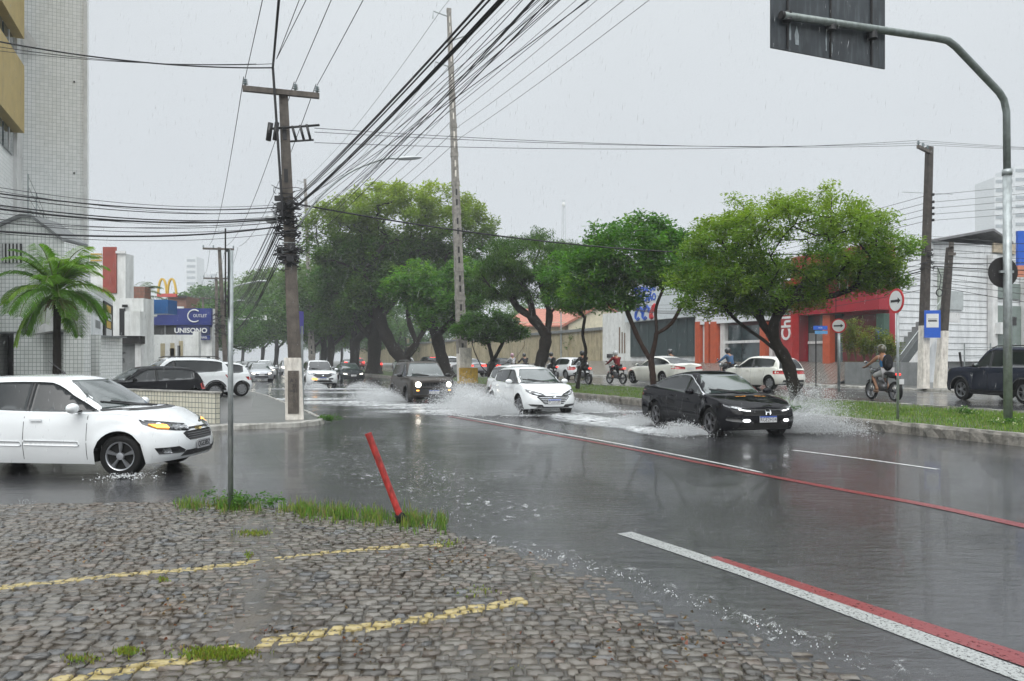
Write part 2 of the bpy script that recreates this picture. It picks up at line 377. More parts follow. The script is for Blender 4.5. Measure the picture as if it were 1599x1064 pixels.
while y < 8.75:
    rh = rs.uniform(0.068, 0.092); x = -10.0+rs.uniform(0, 0.1)
    while x < 6.0:
        wd = rs.uniform(0.060, 0.132); cxm = x+wd/2
        yc = y+0.055*math.sin(cxm*1.1+y*0.35)+0.02*math.sin(cxm*3.7)+0.05*cxm*0.5*max(0, cxm)*0.12
        de = float(edge_dist(cxm, yc))
        if de > -0.04 and (abs(cxm/max(yc, .3)) < 1.25 or yc < 3):
            gp = rs.uniform(0.004, 0.009); hw, hh = wd/2-gp, rh/2-gp; h = float(court_h(cxm, yc))+rs.normal(0, 0.0035)
            if rs.rand() < 0.03: h -= 0.012
            a = rs.normal(0, 0.06); ta, tb = rs.normal(0, 0.032, 2); bev = 0.0065
            base = len(V_); ca, sa = math.cos(a), math.sin(a)
            for k, (mx_, dz) in enumerate(((1.0, -0.045), (1.0, -0.011), (0.0, 0.0))):
                for sx, sy in ((-1, -1), (1, -1), (1, 1), (-1, 1)):
                    jx, jy = rs.normal(0, 0.005, 2)
                    ex = hw-(bev if k == 2 else 0); ey = hh-(bev if k == 2 else 0)
                    px_, py_ = sx*ex+jx, sy*ey+jy
                    V_.append((cxm+px_*ca-py_*sa, yc+px_*sa+py_*ca, h+dz+(ta*px_+tb*py_)))
            for q in range(4):
                p2 = (q+1) % 4; F_.append((base+q, base+p2, base+4+p2, base+4+q)); F_.append((base+4+q, base+4+p2, base+8+p2, base+8+q))
            F_.append((base+8, base+9, base+10, base+11))
            t = rs.rand(); gr = rs.uniform(0.045, 0.125); tint = rs.uniform(0, 1)
            col = np.array([gr*1.10, gr*1.0, gr*0.85])
            if tint > 0.86: col = np.array([gr*1.22, gr*1.0, gr*0.82])
            if tint < 0.12: col = np.array([gr*0.92, gr*0.93, gr*0.93])
            C_ += [col]*9
        x += wd
    y += rh; row += 1
st = npmesh('cobblestones', V_, F_, M_stone, attr=np.array(C_)); tag(st, kind='structure')

# painted markings on the avenue (worn sheets on the asphalt)
def paint_mat(name, col, wear=0.45, sc=14):
    m = bpy.data.materials.new(name); m.use_nodes = True; n = m.node_tree.nodes; l = m.node_tree.links.new
    b = n['Principled BSDF']; b.inputs['Base Color'].default_value = (*col, 1); b.inputs['Roughness'].default_value = 0.3
    t = n.new('ShaderNodeTexCoord'); x = n.new('ShaderNodeTexNoise'); x.inputs['Scale'].default_value = sc; x.inputs['Detail'].default_value = 9; x.inputs['Roughness'].default_value = 0.75
    l(t.outputs['Object'], x.inputs['Vector']); r = n.new('ShaderNodeMapRange'); r.inputs['From Min'].default_value = wear-0.06; r.inputs['From Max'].default_value = wear+0.06
    l(x.outputs['Fac'], r.inputs['Value']); l(r.outputs[0], b.inputs['Alpha'])
    x3 = n.new('ShaderNodeTexNoise'); x3.inputs['Scale'].default_value = 22; x3.inputs['Detail'].default_value = 3; l(t.outputs['Object'], x3.inputs['Vector'])
    bp = n.new('ShaderNodeBump'); bp.inputs['Strength'].default_value = 0.3; bp.inputs['Distance'].default_value = 0.01; l(x3.outputs['Fac'], bp.inputs['Height']); l(bp.outputs[0], b.inputs['Normal'])
    return m
M_pw = paint_mat('worn white paint', (0.33, 0.34, 0.33), 0.43, 55); M_pr = paint_mat('worn red paint', (0.19, 0.026, 0.028), 0.40, 30)
M_pw2 = paint_mat('thin white paint', (0.55, 0.55, 0.54), 0.42)
def mark(name, pts, w0, w1, off, m, z=0.005):
    """pts: (px,py) polyline on the road; width in metres; off = lateral offset"""
    P = lsmooth([G(x, y, z) for x, y in pts], 6); vs = []
    for i, p in enumerate(P):
        d = (P[min(i+1, len(P)-1)]-P[max(i-1, 0)]).normalized(); nn = Vector((-d.y, d.x, 0)); k = i/(len(P)-1); hw = (w0+(w1-w0)*k)/2
        vs += [p+nn*(off-hw), p+nn*(off+hw)]
    o = MB().add(vs, [(2*i, 2*i+1, 2*i+3, 2*i+2) for i in range(len(P)-1)]).build(name, m); tag(o, kind='structure'); return o
mark('edge_line', [(975, 832), (1070, 863), (1200, 907), (1400, 981), (1599, 1055), (1900, 1168)], 0.17, 0.19, 0.0, M_pw)
mark('edge_line_red', [(1110, 870), (1200, 900), (1400, 967), (1599, 1033), (1900, 1135)], 0.08, 0.24, 0.03, M_pr, 0.006)
mark('lane_line', [(640, 636), (790, 662), (960, 692), (1100, 719), (1190, 738)], 0.12, 0.06, 0.0, M_pw2)
mark('lane_line_red', [(700, 650), (930, 691), (1100, 724), (1300, 762), (1450, 789), (1599, 821), (1900, 885)], 0.10, 0.20, 0.0, M_pr, 0.006)
mark('lane_dash', [(1238, 703), (1350, 717), (1465, 733)], 0.09, 0.09, 0.0, M_pw2)
for U0 in (20, 28, 36, 46, 58):
    o = MB().box((0, 0, 0), (0.1, 3.2, 0.002)).build('lane_dash', M_pw2); o.location = uv(U0, 10.4, 0.006); o.rotation_euler = (0, 0, atan2(0.368, 0.93)); tag(o, kind='structure')
for U0 in range(4, 70, 7):
    o = MB().box((0, 0, 0), (0.1, 3.0, 0.002)).build('lane_dash', M_pw2); o.location = uv(U0, 23.0, 0.356); o.rotation_euler = (0, 0, atan2(0.368, 0.93)); tag(o, kind='structure')
strip('far_edge_line', 26.6, 0.356, 26.72, 0.356, -20, 120, M_pw2)

# kerbs and median
M_kerb = mat('mossy old concrete kerb', (0.20, 0.185, 0.16), 0.55, var=0.4, vs=4, bump=0.9, bs=16, dirt=(0.035, 0.037, 0.028), ds=2.5, damt=0.9)
M_kerb2 = mat('pale concrete kerb', (0.34, 0.33, 0.30), 0.5, var=0.3, vs=5, bump=0.6, bs=20, dirt=(0.09, 0.09, 0.07), ds=2, damt=0.8)
def kerb(name, P, w, z0, h, m, step=0.22, seed=0, side=1):
    rr = random.Random(seed); Q = []
    for a, b in zip(P, P[1:]):
        n = max(1, int((b-a).length/step)); Q += [a.lerp(b, i/n) for i in range(n)]
    Q.append(P[-1]); vs = []
    for i, p in enumerate(Q):
        d = (Q[min(i+1, len(Q)-1)]-Q[max(i-1, 0)]).normalized(); nn = Vector((-d.y, d.x, 0))*side
        j = lambda s=0.014: rr.gauss(0, s)
        notch = 0.03 if rr.random() < 0.06 else 0
        vs += [p+nn*j()+Vector((0, 0, z0-0.05)), p+nn*(0.02+j(.01))+Vector((0, 0, z0+h*0.75-notch+j(.008))), p+nn*(0.055+j(.008))+Vector((0, 0, z0+h-notch+j(.006))), p+nn*(w+j())+Vector((0, 0, z0+h+j(.008))), p+nn*w+Vector((0, 0, z0-0.05))]
    f = [(i*5+k, i*5+k+1, i*5+5+k+1, i*5+5+k) for i in range(len(Q)-1) for k in range(4)]
    o = MB().add(vs, f).build(name, m, smooth=False); tag(o, kind='structure'); return o
kerb('median_kerb', [uv(U, 14.30+0.05*sin(U*.3), 0) for U in np.arange(-14, 90, 4)], 0.30, 0.0, 0.24, M_kerb, side=-1, seed=1)
kerb('median_kerb_far', [uv(U, 18.5, 0) for U in range(-14, 90, 4)], 0.15, 0.33, 0.07, M_kerb2, side=1, seed=2)
M_turf = mat('grassy soil', (0.060, 0.095, 0.022), 0.8, var=0.45, vs=3.5, bump=0.8, bs=25, dirt=(0.085, 0.07, 0.045), ds=0.8, damt=0.9)
def med_h(V, U): return 0.225+0.12*(V-14.5)/3.9+0.018*np.sin(U*0.9+V)+0.012*np.sin(V*3+U*1.7)
mv, mf = [], []; NU, NV = 420, 12
for i in range(NU+1):
    U = -14+i*(430/NU) if i else -14
    for j in range(NV+1):
        V = 14.52+j*(3.87/NV); p = uv(U, V, float(med_h(V, U))-(0.06 if j in (0,) else 0)); mv.append(tuple(p))
for i in range(NU):
    for j in range(NV): mf.append((i*(NV+1)+j, i*(NV+1)+j+1, (i+1)*(NV+1)+j+1, (i+1)*(NV+1)+j))
o = npmesh('median', mv, mf, M_turf, smooth=True); tag(o, kind='structure')

# grass blades
M_grass = attr_mat('grass blades', rough=0.5, transl=0.35)
def grass(name, P, h0, h1, cols, w=0.006, lean=0.5, seed=0, label=None):
    """P: (N,3) roots"""
    r = np.random.RandomState(seed); P = np.asarray(P); N = len(P); h = r.uniform(h0, h1, N); a = r.uniform(0, 2*pi, N); la = r.uniform(0, 2*pi, N); le = r.uniform(0, lean, N)*h
    dx, dy = np.cos(a)*w, np.sin(a)*w
    top = P+np.stack([np.cos(la)*le, np.sin(la)*le, h], 1); mid = P+np.stack([np.cos(la)*le*0.3, np.sin(la)*le*0.3, h*0.6], 1)
    s = np.stack([dx, dy, np.zeros(N)], 1)
    V = np.stack([P-s, P+s, mid+s*0.7, mid-s*0.7, top], 1).reshape(-1, 3)
    b = np.arange(N)*5; Q = np.stack([b, b+1, b+2, b+3], 1); T = np.stack([b+3, b+2, b+4, b+4], 1)
    # use quads + degenerate-free triangles as separate quads
    V2 = np.concatenate([V, (top+s*0.05)]); T[:, 3] = len(V)+np.arange(N)
    T = np.stack([b+3, b+2, T[:, 3], b+4], 1)
    cols = np.array(cols); c = cols[r.randint(0, len(cols), N)]*r.uniform(0.7, 1.3, (N, 1))
    o = npmesh(name, V2, np.concatenate([Q, T]), M_grass, attr=np.concatenate([c, c])); tag(o, label=label, cat='grass', kind='stuff'); return o
rg = np.random.RandomState(5)
GC = [(0.10, 0.20, 0.025), (0.14, 0.25, 0.03), (0.07, 0.15, 0.02), (0.20, 0.27, 0.05), (0.16, 0.18, 0.06)]
# median grass, thinning with distance
n = 90000; U = -1+rg.exponential(14, n); U = U[U < 75]; Vv = rg.uniform(14.58, 18.38, len(U))
keep = (np.sin(U*0.8+Vv*1.3)+np.sin(Vv*2.4-U*0.5)+rg.normal(0, 0.9, len(U))) > -1.5; U = U[keep]; Vv = Vv[keep]
P = np.stack([U*UX+Vv*VX, U*UY+Vv*VY, med_h(Vv, U)-0.01], 1)
grass('median_grass', P, 0.03, 0.10, GC, w=0.007, label='short bright green grass covering the raised median strip')
# verge tufts between forecourt and side street
Pv = []
for (x0, x1, y0, y1, n, sp) in [(275, 405, 791, 796, 1500, 5), (436, 480, 797, 800, 700, 5), (470, 560, 800, 808, 2000, 7), (555, 695, 808, 820, 2300, 7)]:
    for _ in range(n):
        t = rg.rand(); xx_ = x0+(x1-x0)*t
        if rg.rand() > .25+.75*max(0, math.sin(xx_*.11)+.5*math.sin(xx_*.31+1)+.25): continue
        p = G(xx_+rg.normal(0, 3), y0+(y1-y0)*t+rg.normal(0, sp)*0.9, 0.03); Pv.append(p[:])
o = grass('verge_grass', Pv, 0.012, 0.125, [(0.08, 0.18, 0.02), (0.13, 0.24, 0.03), (0.06, 0.13, 0.02), (0.20, 0.24, 0.06), (0.18, 0.15, 0.07)], w=0.005, seed=2, label='ragged bright green grass along the edge of the cobbles')
Pm = []
for (cx_, cy_, rx, ry, n) in [(340, 1022, 48, 7, 1300), (395, 833, 22, 4, 300), (200, 1018, 20, 5, 180), (255, 906, 8, 3, 60), (130, 1030, 30, 6, 120), (388, 868, 6, 4, 60), (745, 925, 30, 6, 90), (800, 1050, 30, 6, 120), (700, 850, 20, 6, 80)]:
    for _ in range(n):
        p = G(cx_+rg.normal(0, rx*0.55), cy_+rg.normal(0, ry*0.6), 0.045); Pm.append(p[:])
grass('joint_moss', Pm, 0.008, 0.03, [(0.16, 0.22, 0.03), (0.22, 0.26, 0.04), (0.11, 0.17, 0.03), (0.17, 0.14, 0.04)], w=0.005, seed=4, label='yellow green moss and weeds growing between the cobblestones')
# fallen petals and leaves on the median
Pl = []
for _ in range(700):
    if rg.rand() < 0.75: U_, V_2 = rg.normal(8.6, 0.5), rg.normal(15.7, 0.35)
    else: U_, V_2 = rg.uniform(2, 16), rg.uniform(14.7, 18.2)
    if 14.6 < V_2 < 18.3: Pl.append(uv(U_, V_2, float(med_h(V_2, U_))+0.015)[:])
grass('fallen_leaves', Pl, 0.01, 0.03, [(0.45, 0.38, 0.25), (0.35, 0.25, 0.13), (0.55, 0.5, 0.4)], w=0.022, lean=2.5, seed=6, label='pale brown fallen leaves scattered over the median grass')

Pl = []
for (cx_, cy_, rx, ry, n_) in [(430, 985, 14, 3, 30), (260, 955, 90, 25, 60), (135, 865, 60, 10, 30), (575, 1005, 30, 18, 30), (1080, 1000, 60, 30, 60), (700, 870, 60, 12, 40), (320, 925, 60, 30, 30), (940, 1010, 90, 30, 40)]:
    for _ in range(n_): p = G(cx_+rg.normal(0, rx), cy_+rg.normal(0, ry), .052); Pl.append(p[:])
grass('leaf_litter', Pl, .008, .02, [(.16, .05, .03), (.12, .07, .04), (.20, .12, .05), (.06, .04, .03)], w=.011, lean=2.5, seed=8, label='reddish brown wet leaf scraps lying on the cobbles')
# left pavement and kerb
M_pave = mat('wet concrete pavement', (0.11, 0.108, 0.10), 0.3, var=0.3, vs=1.5, bump=0.3, bs=25, dirt=(0.05, 0.05, 0.045), ds=0.8)
C0 = G(506, 662)
LP = [uv(-16.5, 0)+Vector((-30, 0, 0)), G(150, 683), G(320, 674), G(400, 670), G(470, 667), C0, G(498, 655), G(478, 646), G(420, 622), uv(45, 1.3), uv(70, 0.2), uv(120, -0.8), uv(420, -1.5)]
LPs = LP[:2]+lsmooth(LP[2:8], 4)+LP[8:]
kerb('left_kerb', LPs, 0.16, 0.0, 0.13, M_kerb2, seed=5, side=1)
sheet('left_pavement', [p+Vector((-0.05, 0.05, 0)) for p in LPs]+[uv(420, -120), uv(-10, -120)], 0.115, M_pave)
# right side: pavement, cobbled ramp up to the shops
M_ramp = tile_mat('cobbled ramp', (0.21, 0.195, 0.175), (0.05, 0.048, 0.042), 0.22, 0.02, dirt=(0.10, 0.10, 0.08), damt=0.6, off=0.5, wmul=1.5)
kerb('right_kerb', [uv(U, 27.4) for U in range(-20, 200, 5)], 0.16, 0.33, 0.13, M_kerb2, seed=8, side=-1)
strip('right_pavement', 27.5, 0.455, 28.6, 0.47, -20, 420, M_pave)
strip('shop_ramp', 28.6, 0.47, 33.2, 1.55, 29, 75, M_ramp)
strip('right_forecourt', 28.6, 0.465, 45, 0.475, -20, 29, M_pave)
strip('far_verge', 28.6, 0.47, 45, 0.9, 75, 420, M_pave)
strip('shop_terrace', 33.2, 1.55, 60, 1.56, 29, 75, M_pave)
# ---------------------------------------------------------------- vehicles
def paint(name, c, metal=0.0, rough=0.25):
    dk = max(c) < 0.1
    return mat('car paint '+name, c, rough if not dk else 0.5, metal, coat=0.38 if dk else 1.0, spec=0.0 if dk else 0.5, var=0.05, vs=2.0, bump=0.02, bs=120)
P_WHITE = paint('white', (0.74, 0.76, 0.765)); P_BLACK = paint('black', (0.006, 0.006, 0.008)); P_GREY = paint('grey brown', (0.055, 0.047, 0.041), 0.5, 0.3)
P_SILVER = paint('silver', (0.42, 0.43, 0.45), 0.6, 0.3); P_CREAM = paint('cream white', (0.72, 0.71, 0.64)); P_DARK = paint('dark grey', (0.03, 0.034, 0.036)); P_RED = paint('red', (0.45, 0.02, 0.02)); P_NAVY = paint('navy', (0.012, 0.016, 0.03))
M_GLASS = mat('tinted car glass', (0.010, 0.013, 0.014), 0.03, coat=0.0, spec=0.7, var=0.1, bump=0.06, bs=90)
M_SHIELD = mat('windscreen glass', (0.045, 0.06, 0.058), 0.03, coat=0.6, spec=0.9, var=0.3, vs=1.2, bump=0.06, bs=90)
M_BLK = mat('black plastic trim', (0.012, 0.012, 0.013), 0.35, var=0.2)
M_UND = mat('underbody black', (0.006, 0.006, 0.006), 0.9, var=0)
M_TYRE = mat('tyre rubber', (0.010, 0.010, 0.010), 0.6, spec=.2, var=0.2, vs=12, bump=0.4, bs=50)
M_ALLOY = mat('alloy silver', (0.42, 0.43, 0.45), 0.3, 0.8, var=0.1); M_DALLOY = mat('dark alloy', (0.20, 0.20, 0.21), 0.35, 0.7, var=0.1)
M_HUB = mat('steel wheel grey', (0.23, 0.235, 0.24), 0.4, 0.4, var=0.1)
M_CHROME = mat('chrome', (0.6, 0.61, 0.62), 0.12, 1.0, var=0.05)
M_LENS = mat('headlamp lens', (0.30, 0.31, 0.32), 0.08, 0.7, coat=1.0, var=0.5, vs=25)
M_LENSD = mat('dark headlamp lens', (0.05, 0.05, 0.055), 0.08, 0.4, coat=1.0, var=0.6, vs=25)
M_LIT = mat('lit headlamp', (1, 0.95, 0.85), 0.3, emit=(1, 0.93, 0.78), es=5.0, var=0)
M_LITW = mat('white running lamp', (1, 1, 1), 0.3, emit=(0.95, 0.98, 1), es=3.0, var=0)
M_AMB = mat('lit amber lamp', (1, 0.45, 0.08), 0.3, emit=(1, 0.42, 0.06), es=2.2, var=0)
M_TAIL = mat('tail lamp red', (0.42, 0.015, 0.012), 0.12, coat=1.0, var=0.2, vs=20)
M_TAILON = mat('lit tail lamp', (0.9, 0.05, 0.03), 0.2, emit=(1, 0.045, 0.03), es=2.0, var=0)
M_PLATE = mat('number plate white', (0.62, 0.62, 0.62), 0.4, var=0.08); M_PBLUE = mat('number plate blue', (0.02, 0.08, 0.42), 0.4, var=0); M_PGREY = mat('number plate grey', (0.36, 0.36, 0.37), 0.4, var=0)
M_INK = mat('black ink', (0.012, 0.012, 0.014), 0.5, var=0)

def sdense(poly, s):
    o = []
    for a, b in zip(poly, poly[1:]+poly[:1]):
        n = max(1, int(math.hypot(b[0]-a[0], b[1]-a[1])/s)); o += [(a[0]+(b[0]-a[0])*i/n, a[1]+(b[1]-a[1])*i/n) for i in range(n)]
    return o
def inside(poly, x, y):
    c = False; n = len(poly)
    for i in range(n):
        x1, y1 = poly[i]; x2, y2 = poly[i-1]
        if (y1 > y) != (y2 > y) and x < (x2-x1)*(y-y1)/(y2-y1)+x1: c = not c
    return c
class Shell:
    def __init__(s, mb, nl=0):
        s.g = BVHTree.FromPolygons([Vector(v) for v in mb.v], mb.f[nl:]); s.b = BVHTree.FromPolygons([Vector(v) for v in mb.v], mb.f); s.ax = 1.0; s.ay = 0.5
    def cast(s, mode, a, b, sg=1):
        tree_ = s.g if mode in 'fbs' else s.b; mode = mode.upper() if mode in 'fbs' else mode
        if mode == 'F': o, d = Vector((6, a, b)), Vector((-1, 0, 0))
        elif mode == 'B': o, d = Vector((-6, a, b)), Vector((1, 0, 0))
        elif mode == 'S': o, d = Vector((a, 4*sg, b)), Vector((0, -sg, 0))
        elif mode == 'T': o, d = Vector((a, b, 4)), Vector((0, 0, -1))
        elif mode in 'CD':   # wrap round the front (C) or rear (D) corner; a = angle in degrees from straight ahead
            t = radians(a); k = 1 if mode == 'C' else -1
            c = Vector((k*s.ax, sg*s.ay, b)); d = Vector((k*cos(t), sg*sin(t), 0)); o = c+d*5; d = -d
        h = tree_.ray_cast(o, d)
        if h[0] is None:
            h = tree_.find_nearest(o+d*(o.length-0.6)); return h[0], -d
        n = h[1]
        if n.dot(d) > 0: n = -n
        return h[0], n
    def decal(s, name, poly, mode, m, parent, off=0.005, th=0.012, g=None, sg=1):
        if g is None: g = 0.07 if mode not in 'CD' else 7.0
        sc = 1.0 if mode not in 'CD' else 0.012
        P = [(a*sc, b) for a, b in poly]; gg = g*sc if mode in 'CD' else g
        E = sdense(P, gg); n = len(E)
        x0, x1 = min(p[0] for p in E), max(p[0] for p in E); y0, y1 = min(p[1] for p in E), max(p[1] for p in E)
        I = []; x = x0+gg*0.5
        while x < x1:
            y = y0+gg*0.5
            while y < y1:
                if inside(P, x, y) and min((x-e[0])**2+(y-e[1])**2 for e in E) > (gg*0.45)**2: I.append((x, y))
                y += gg
            x += gg
        vs, _, fs, *_ = delaunay_2d_cdt([Vector(p) for p in E+I], [(i, (i+1) % n) for i in range(n)], [], 1, 1e-6)
        top = []; bot = []
        for v in vs:
            p, nn = s.cast(mode, v[0]/sc, v[1], sg); top.append(p+nn*off); bot.append(p-nn*th)
        mb = MB(); k = len(top); bd = {}
        for f in fs:
            for i in range(3):
                e = (f[i], f[(i+1) % 3]); bd[e] = 1
        fl = [tuple(f) for f in fs]
        side = [(a, b, b+k, a+k) for (a, b) in bd if (b, a) not in bd]
        # face orientation outwards
        if fl:
            f = fl[0]; nrm = (top[f[1]]-top[f[0]]).cross(top[f[2]]-top[f[0]]); _, nn = s.cast(mode, vs[f[0]][0]/sc, vs[f[0]][1], sg)
            if nrm.dot(nn) < 0: fl = [t[::-1] for t in fl]; side = [t[::-1] for t in side]
        mb.add(top+bot, fl+side); o = mb.build(name, m, parent); me = o.data
        me.polygons.foreach_set('use_smooth', [i < len(fl) for i in range(len(me.polygons))])
        return o

def catm(pts, x):
    """smooth interpolation of (x, value) pairs"""
    for i in range(len(pts)-1):
        if x <= pts[i+1][0] or i == len(pts)-2:
            (x1, y1), (x2, y2) = pts[i], pts[i+1]; t = max(0, min(1, (x-x1)/(x2-x1)))
            x0, y0 = pts[i-1] if i else (2*x1-x2, y1); x3, y3 = pts[i+2] if i+2 < len(pts) else (2*x2-x1, y2)
            m1 = (y2-y0)/(x2-x0)*(x2-x1); m2 = (y3-y1)/(x3-x1)*(x2-x1)
            if (y2-y1)*(y1-y0) <= 0: m1 *= 0.3
            if (y2-y1)*(y3-y2) <= 0: m2 *= 0.3
            return (2*t**3-3*t*t+1)*y1+(t**3-2*t*t+t)*m1+(-2*t**3+3*t*t)*y2+(t**3-t*t)*m2
def car_shell(K):
    Lh, hw = K['L']/2, K['W']/2; R = K['R']; Ra = R+0.055; zc = R
    xf, xr = K['xf'], K['xr']; cf, cr = K.get('cf', 0.60), K.get('cr', 0.42)
    O = []
    nf = 14
    for i in range(nf+1):
        a = pi/2*i/nf; e = 2/K.get('nf', 2.7)
        O.append((Lh-cf+cf*cos(a)**e if i < nf else Lh-cf, hw*sin(a)**e))
    x = Lh-cf; xe = -(Lh-cr); xsx = set()
    q = x-0.055
    while q > xe+0.03: xsx.add(round(q, 4)); q -= 0.055
    for c in (xf, xr):
        for dd in (-Ra, -Ra*0.985, Ra*0.985, Ra, -Ra-0.004, Ra+0.004):
            if xe < c+dd < Lh-cf: xsx.add(round(c+dd, 4))
    for q in sorted(xsx, reverse=True): O.append((q, hw))
    for i in range(nf+1):
        a = pi/2*(nf-i)/nf; e = 2/K.get('nr', 3.4)
        O.append((-(Lh-cr)-cr*cos(a)**e if i else -(Lh-cr), hw*sin(a)**e))
    KZ = [0, .06, .16, .3, .45, .6, .74, .86, .95, 1.0]
    def col(x, y):
        zs = catm(K['zs'], x); zb = interp(K['zb'], x)
        for c in (xf, xr):
            if abs(x-c) < Ra and abs(y) > hw*0.6: zb = max(zb, zc+sqrt(max(0, Ra*Ra-(x-c)**2)))
        zb = min(zb, zs-0.06); out = []
        wf = max(0, (x-(Lh-cf))/cf)**0.7; wr = max(0, (-(Lh-cr)-x)/cr)**0.7
        for k in KZ:
            z = zb+(zs-zb)*k; xx = x-wf*catm(K['nb'], z)+wr*catm(K['rb'], z)
            ins = catm(K['si'], z/max(zs, .5)); yy = y*(1-ins/hw)
            for c in (xf, xr):
                dd = math.hypot(x-c, z-zc)-Ra
                if wf+wr < 0.9: yy += K.get('flare', 0.02)*math.exp(-(dd/0.07)**2)*(1 if y > 0.5 else 0)
            out.append((xx, yy, z))
        xs_, ys_, zt_ = out[-1]
        for f, dz in ((0.035, 0.014), (0.12, 0.03), (0.35, 0.6), (0.68, 0.9), (1.0, 1.0)):
            d = dz if f < 0.2 else dz*1.0*K.get('crown', 0.05)
            if f >= 0.2: d = 0.03+d
            fade = min(1, (1-max(wf, 0)**3*0.5)); out.append((xs_, ys_*(1-f), zt_+d*fade))
        return out
    mb = MB(); cols = [col(*p) for p in O]; nk = len(cols[0])
    for sg in (1, -1):
        vs = [(a, b*sg, c) for cc in cols for (a, b, c) in cc]
        fs = [(i*nk+j, i*nk+j+1, (i+1)*nk+j+1, (i+1)*nk+j) for i in range(len(cols)-1) for j in range(nk-1)]
        if sg < 0: fs = [f[::-1] for f in fs]
        mb.add(vs, fs)
    K['_nl'] = len(mb.f)
    # greenhouse
    gt = K['roof']; x0, x1 = gt[0][0], gt[-1][0]; N = 44; rings = []
    tum = K.get('tum', 0.42); gw = K.get('gw', 0.055)
    for i in range(N+1):
        t = i/N; x = x0+(x1-x0)*(t*t*(3-2*t)*0.35+t*0.65)
        zt = catm(gt, x); zb = catm(K['zs'], x)-0.02; s = (x-x0)/(x1-x0)*2-1
        yb = (hw-gw-catm(K['si'], 1.0)*0.6)*(1-K.get('taper', 0.07)*s*s)
        crown = K.get('rcrown', 0.055); h = max(0.0, zt-crown-zb); low = -0.03 if h == 0 else 0
        wf = max(0, (x-gt[-3][0])/(x1-gt[-3][0])); wr = max(0, (gt[2][0]-x)/(gt[2][0]-x0))
        ring = []
        def P(y, z):
            r = (y/yb)**2; ring.append((x-K.get('ws', 0.20)*r*wf+K.get('rs', 0.10)*r*wr, y, z))
        for k in (0, .35, .7, .9): P(yb-tum*h*k, zb+h*k+low)
        ye = yb-tum*h*0.97
        k2 = min(1.0, h/0.15)
        P(ye-0.012, zb+h*0.97+0.004*k2+low); P(ye-0.05, zb+h+0.014*k2+low); P(ye-0.12, zb+h+0.028*k2+low)
        P(ye*0.55, zb+h+0.8*crown*k2+low+0.028*(1-k2)); P(ye*0.25, zb+h+0.97*crown*k2+low+0.03*(1-k2)); P(0, zb+h+crown*k2+low+0.03*(1-k2))
        rings.append(ring)
    nk = len(rings[0])
    for sg in (1, -1):
        vs = [(a, b*sg, c) for cc in rings for (a, b, c) in cc]
        fs = [(i*nk+j, (i+1)*nk+j, (i+1)*nk+j+1, i*nk+j+1) for i in range(len(rings)-1) for j in range(nk-1)]
        if sg > 0: fs = [f[::-1] for f in fs]
        mb.add(vs, fs)
    return mb

def mirror(poly): return [(-a, b) for a, b in poly]
KN = {}
KN['hatch'] = dict(L=3.93, W=1.70, xf=1.165, xr=-1.385, R=0.31, bp=-.22, mo=.38,
    zs=[(-1.965, .84), (-1.8, .93), (-1.2, .955), (0, .925), (.75, .915), (1.05, .925), (1.45, .86), (1.75, .755), (1.965, .66)],
    zb=[(-1.965, .30), (-1.7, .24), (-1.0, .21), (0.8, .19), (1.6, .20), (1.965, .24)],
    nb=[(.15, .10), (.30, .015), (.45, .0), (.58, .03), (.68, .09), (.8, .2), (1, .3)], rb=[(.2, .08), (.35, .01), (.5, 0), (.7, .05), (.95, .12)],
    si=[(.15, .07), (.3, .035), (.55, 0.0), (.75, .012), (.9, .03), (1.0, .06)],
    roof=[(-1.93, .90), (-1.70, 1.22), (-1.42, 1.40), (-.8, 1.462), (-.2, 1.475), (.22, 1.425), (.62, 1.22), (1.14, .955)])
KN['sedan'] = dict(L=4.64, W=1.80, xf=1.45, xr=-1.25, R=0.325, cf=0.7, crown=0.055,
    zs=[(-2.32, .93), (-2.1, .985), (-1.6, .98), (-.9, .955), (.2, .90), (.9, .88), (1.3, .865), (1.8, .80), (2.1, .735), (2.32, .66)],
    zb=[(-2.32, .32), (-2.0, .24), (-1.0, .18), (1.0, .17), (2.0, .18), (2.32, .22)],
    nb=[(.15, .10), (.28, .02), (.45, .0), (.6, .02), (.7, .08), (.85, .2), (1, .3)], rb=[(.2, .08), (.35, .01), (.55, 0), (.8, .03), (.98, .05)],
    si=[(.15, .07), (.3, .03), (.55, 0.0), (.75, .015), (.88, .03), (1.0, .08)], tum=0.5, gw=0.06,
    roof=[(-2.12, .96), (-1.75, 1.09), (-1.2, 1.28), (-.55, 1.405), (-.1, 1.43), (.25, 1.395), (.7, 1.21), (1.28, .90)])
KN['boxy'] = dict(L=4.23, W=1.80, xf=1.28, xr=-1.29, R=0.345, cf=0.38, nf=3.6, cr=0.35, flare=0.035, crown=0.03,
    zs=[(-2.115, 1.0), (-1.9, 1.06), (0, 1.05), (.9, 1.04), (1.2, 1.05), (1.7, 1.02), (1.95, .985), (2.115, .93)],
    zb=[(-2.115, .36), (-1.7, .28), (-1.0, .24), (1.0, .24), (1.8, .28), (2.115, .33)],
    nb=[(.2, .14), (.35, .05), (.5, .0), (.62, .03), (.9, .04), (1, .07)], rb=[(.2, .12), (.4, .03), (.55, 0), (.9, .04), (1.05, .05)],
    si=[(.2, .05), (.35, .0), (.6, 0.0), (.8, .015), (.9, .02), (1.0, .06)], tum=0.26, gw=0.05, rcrown=0.04, ws=0.10, rs=0.04, taper=0.03,
    roof=[(-2.07, 1.02), (-1.98, 1.35), (-1.85, 1.62), (-1.2, 1.675), (-.2, 1.69), (.32, 1.66), (.62, 1.42), (.98, 1.05)])
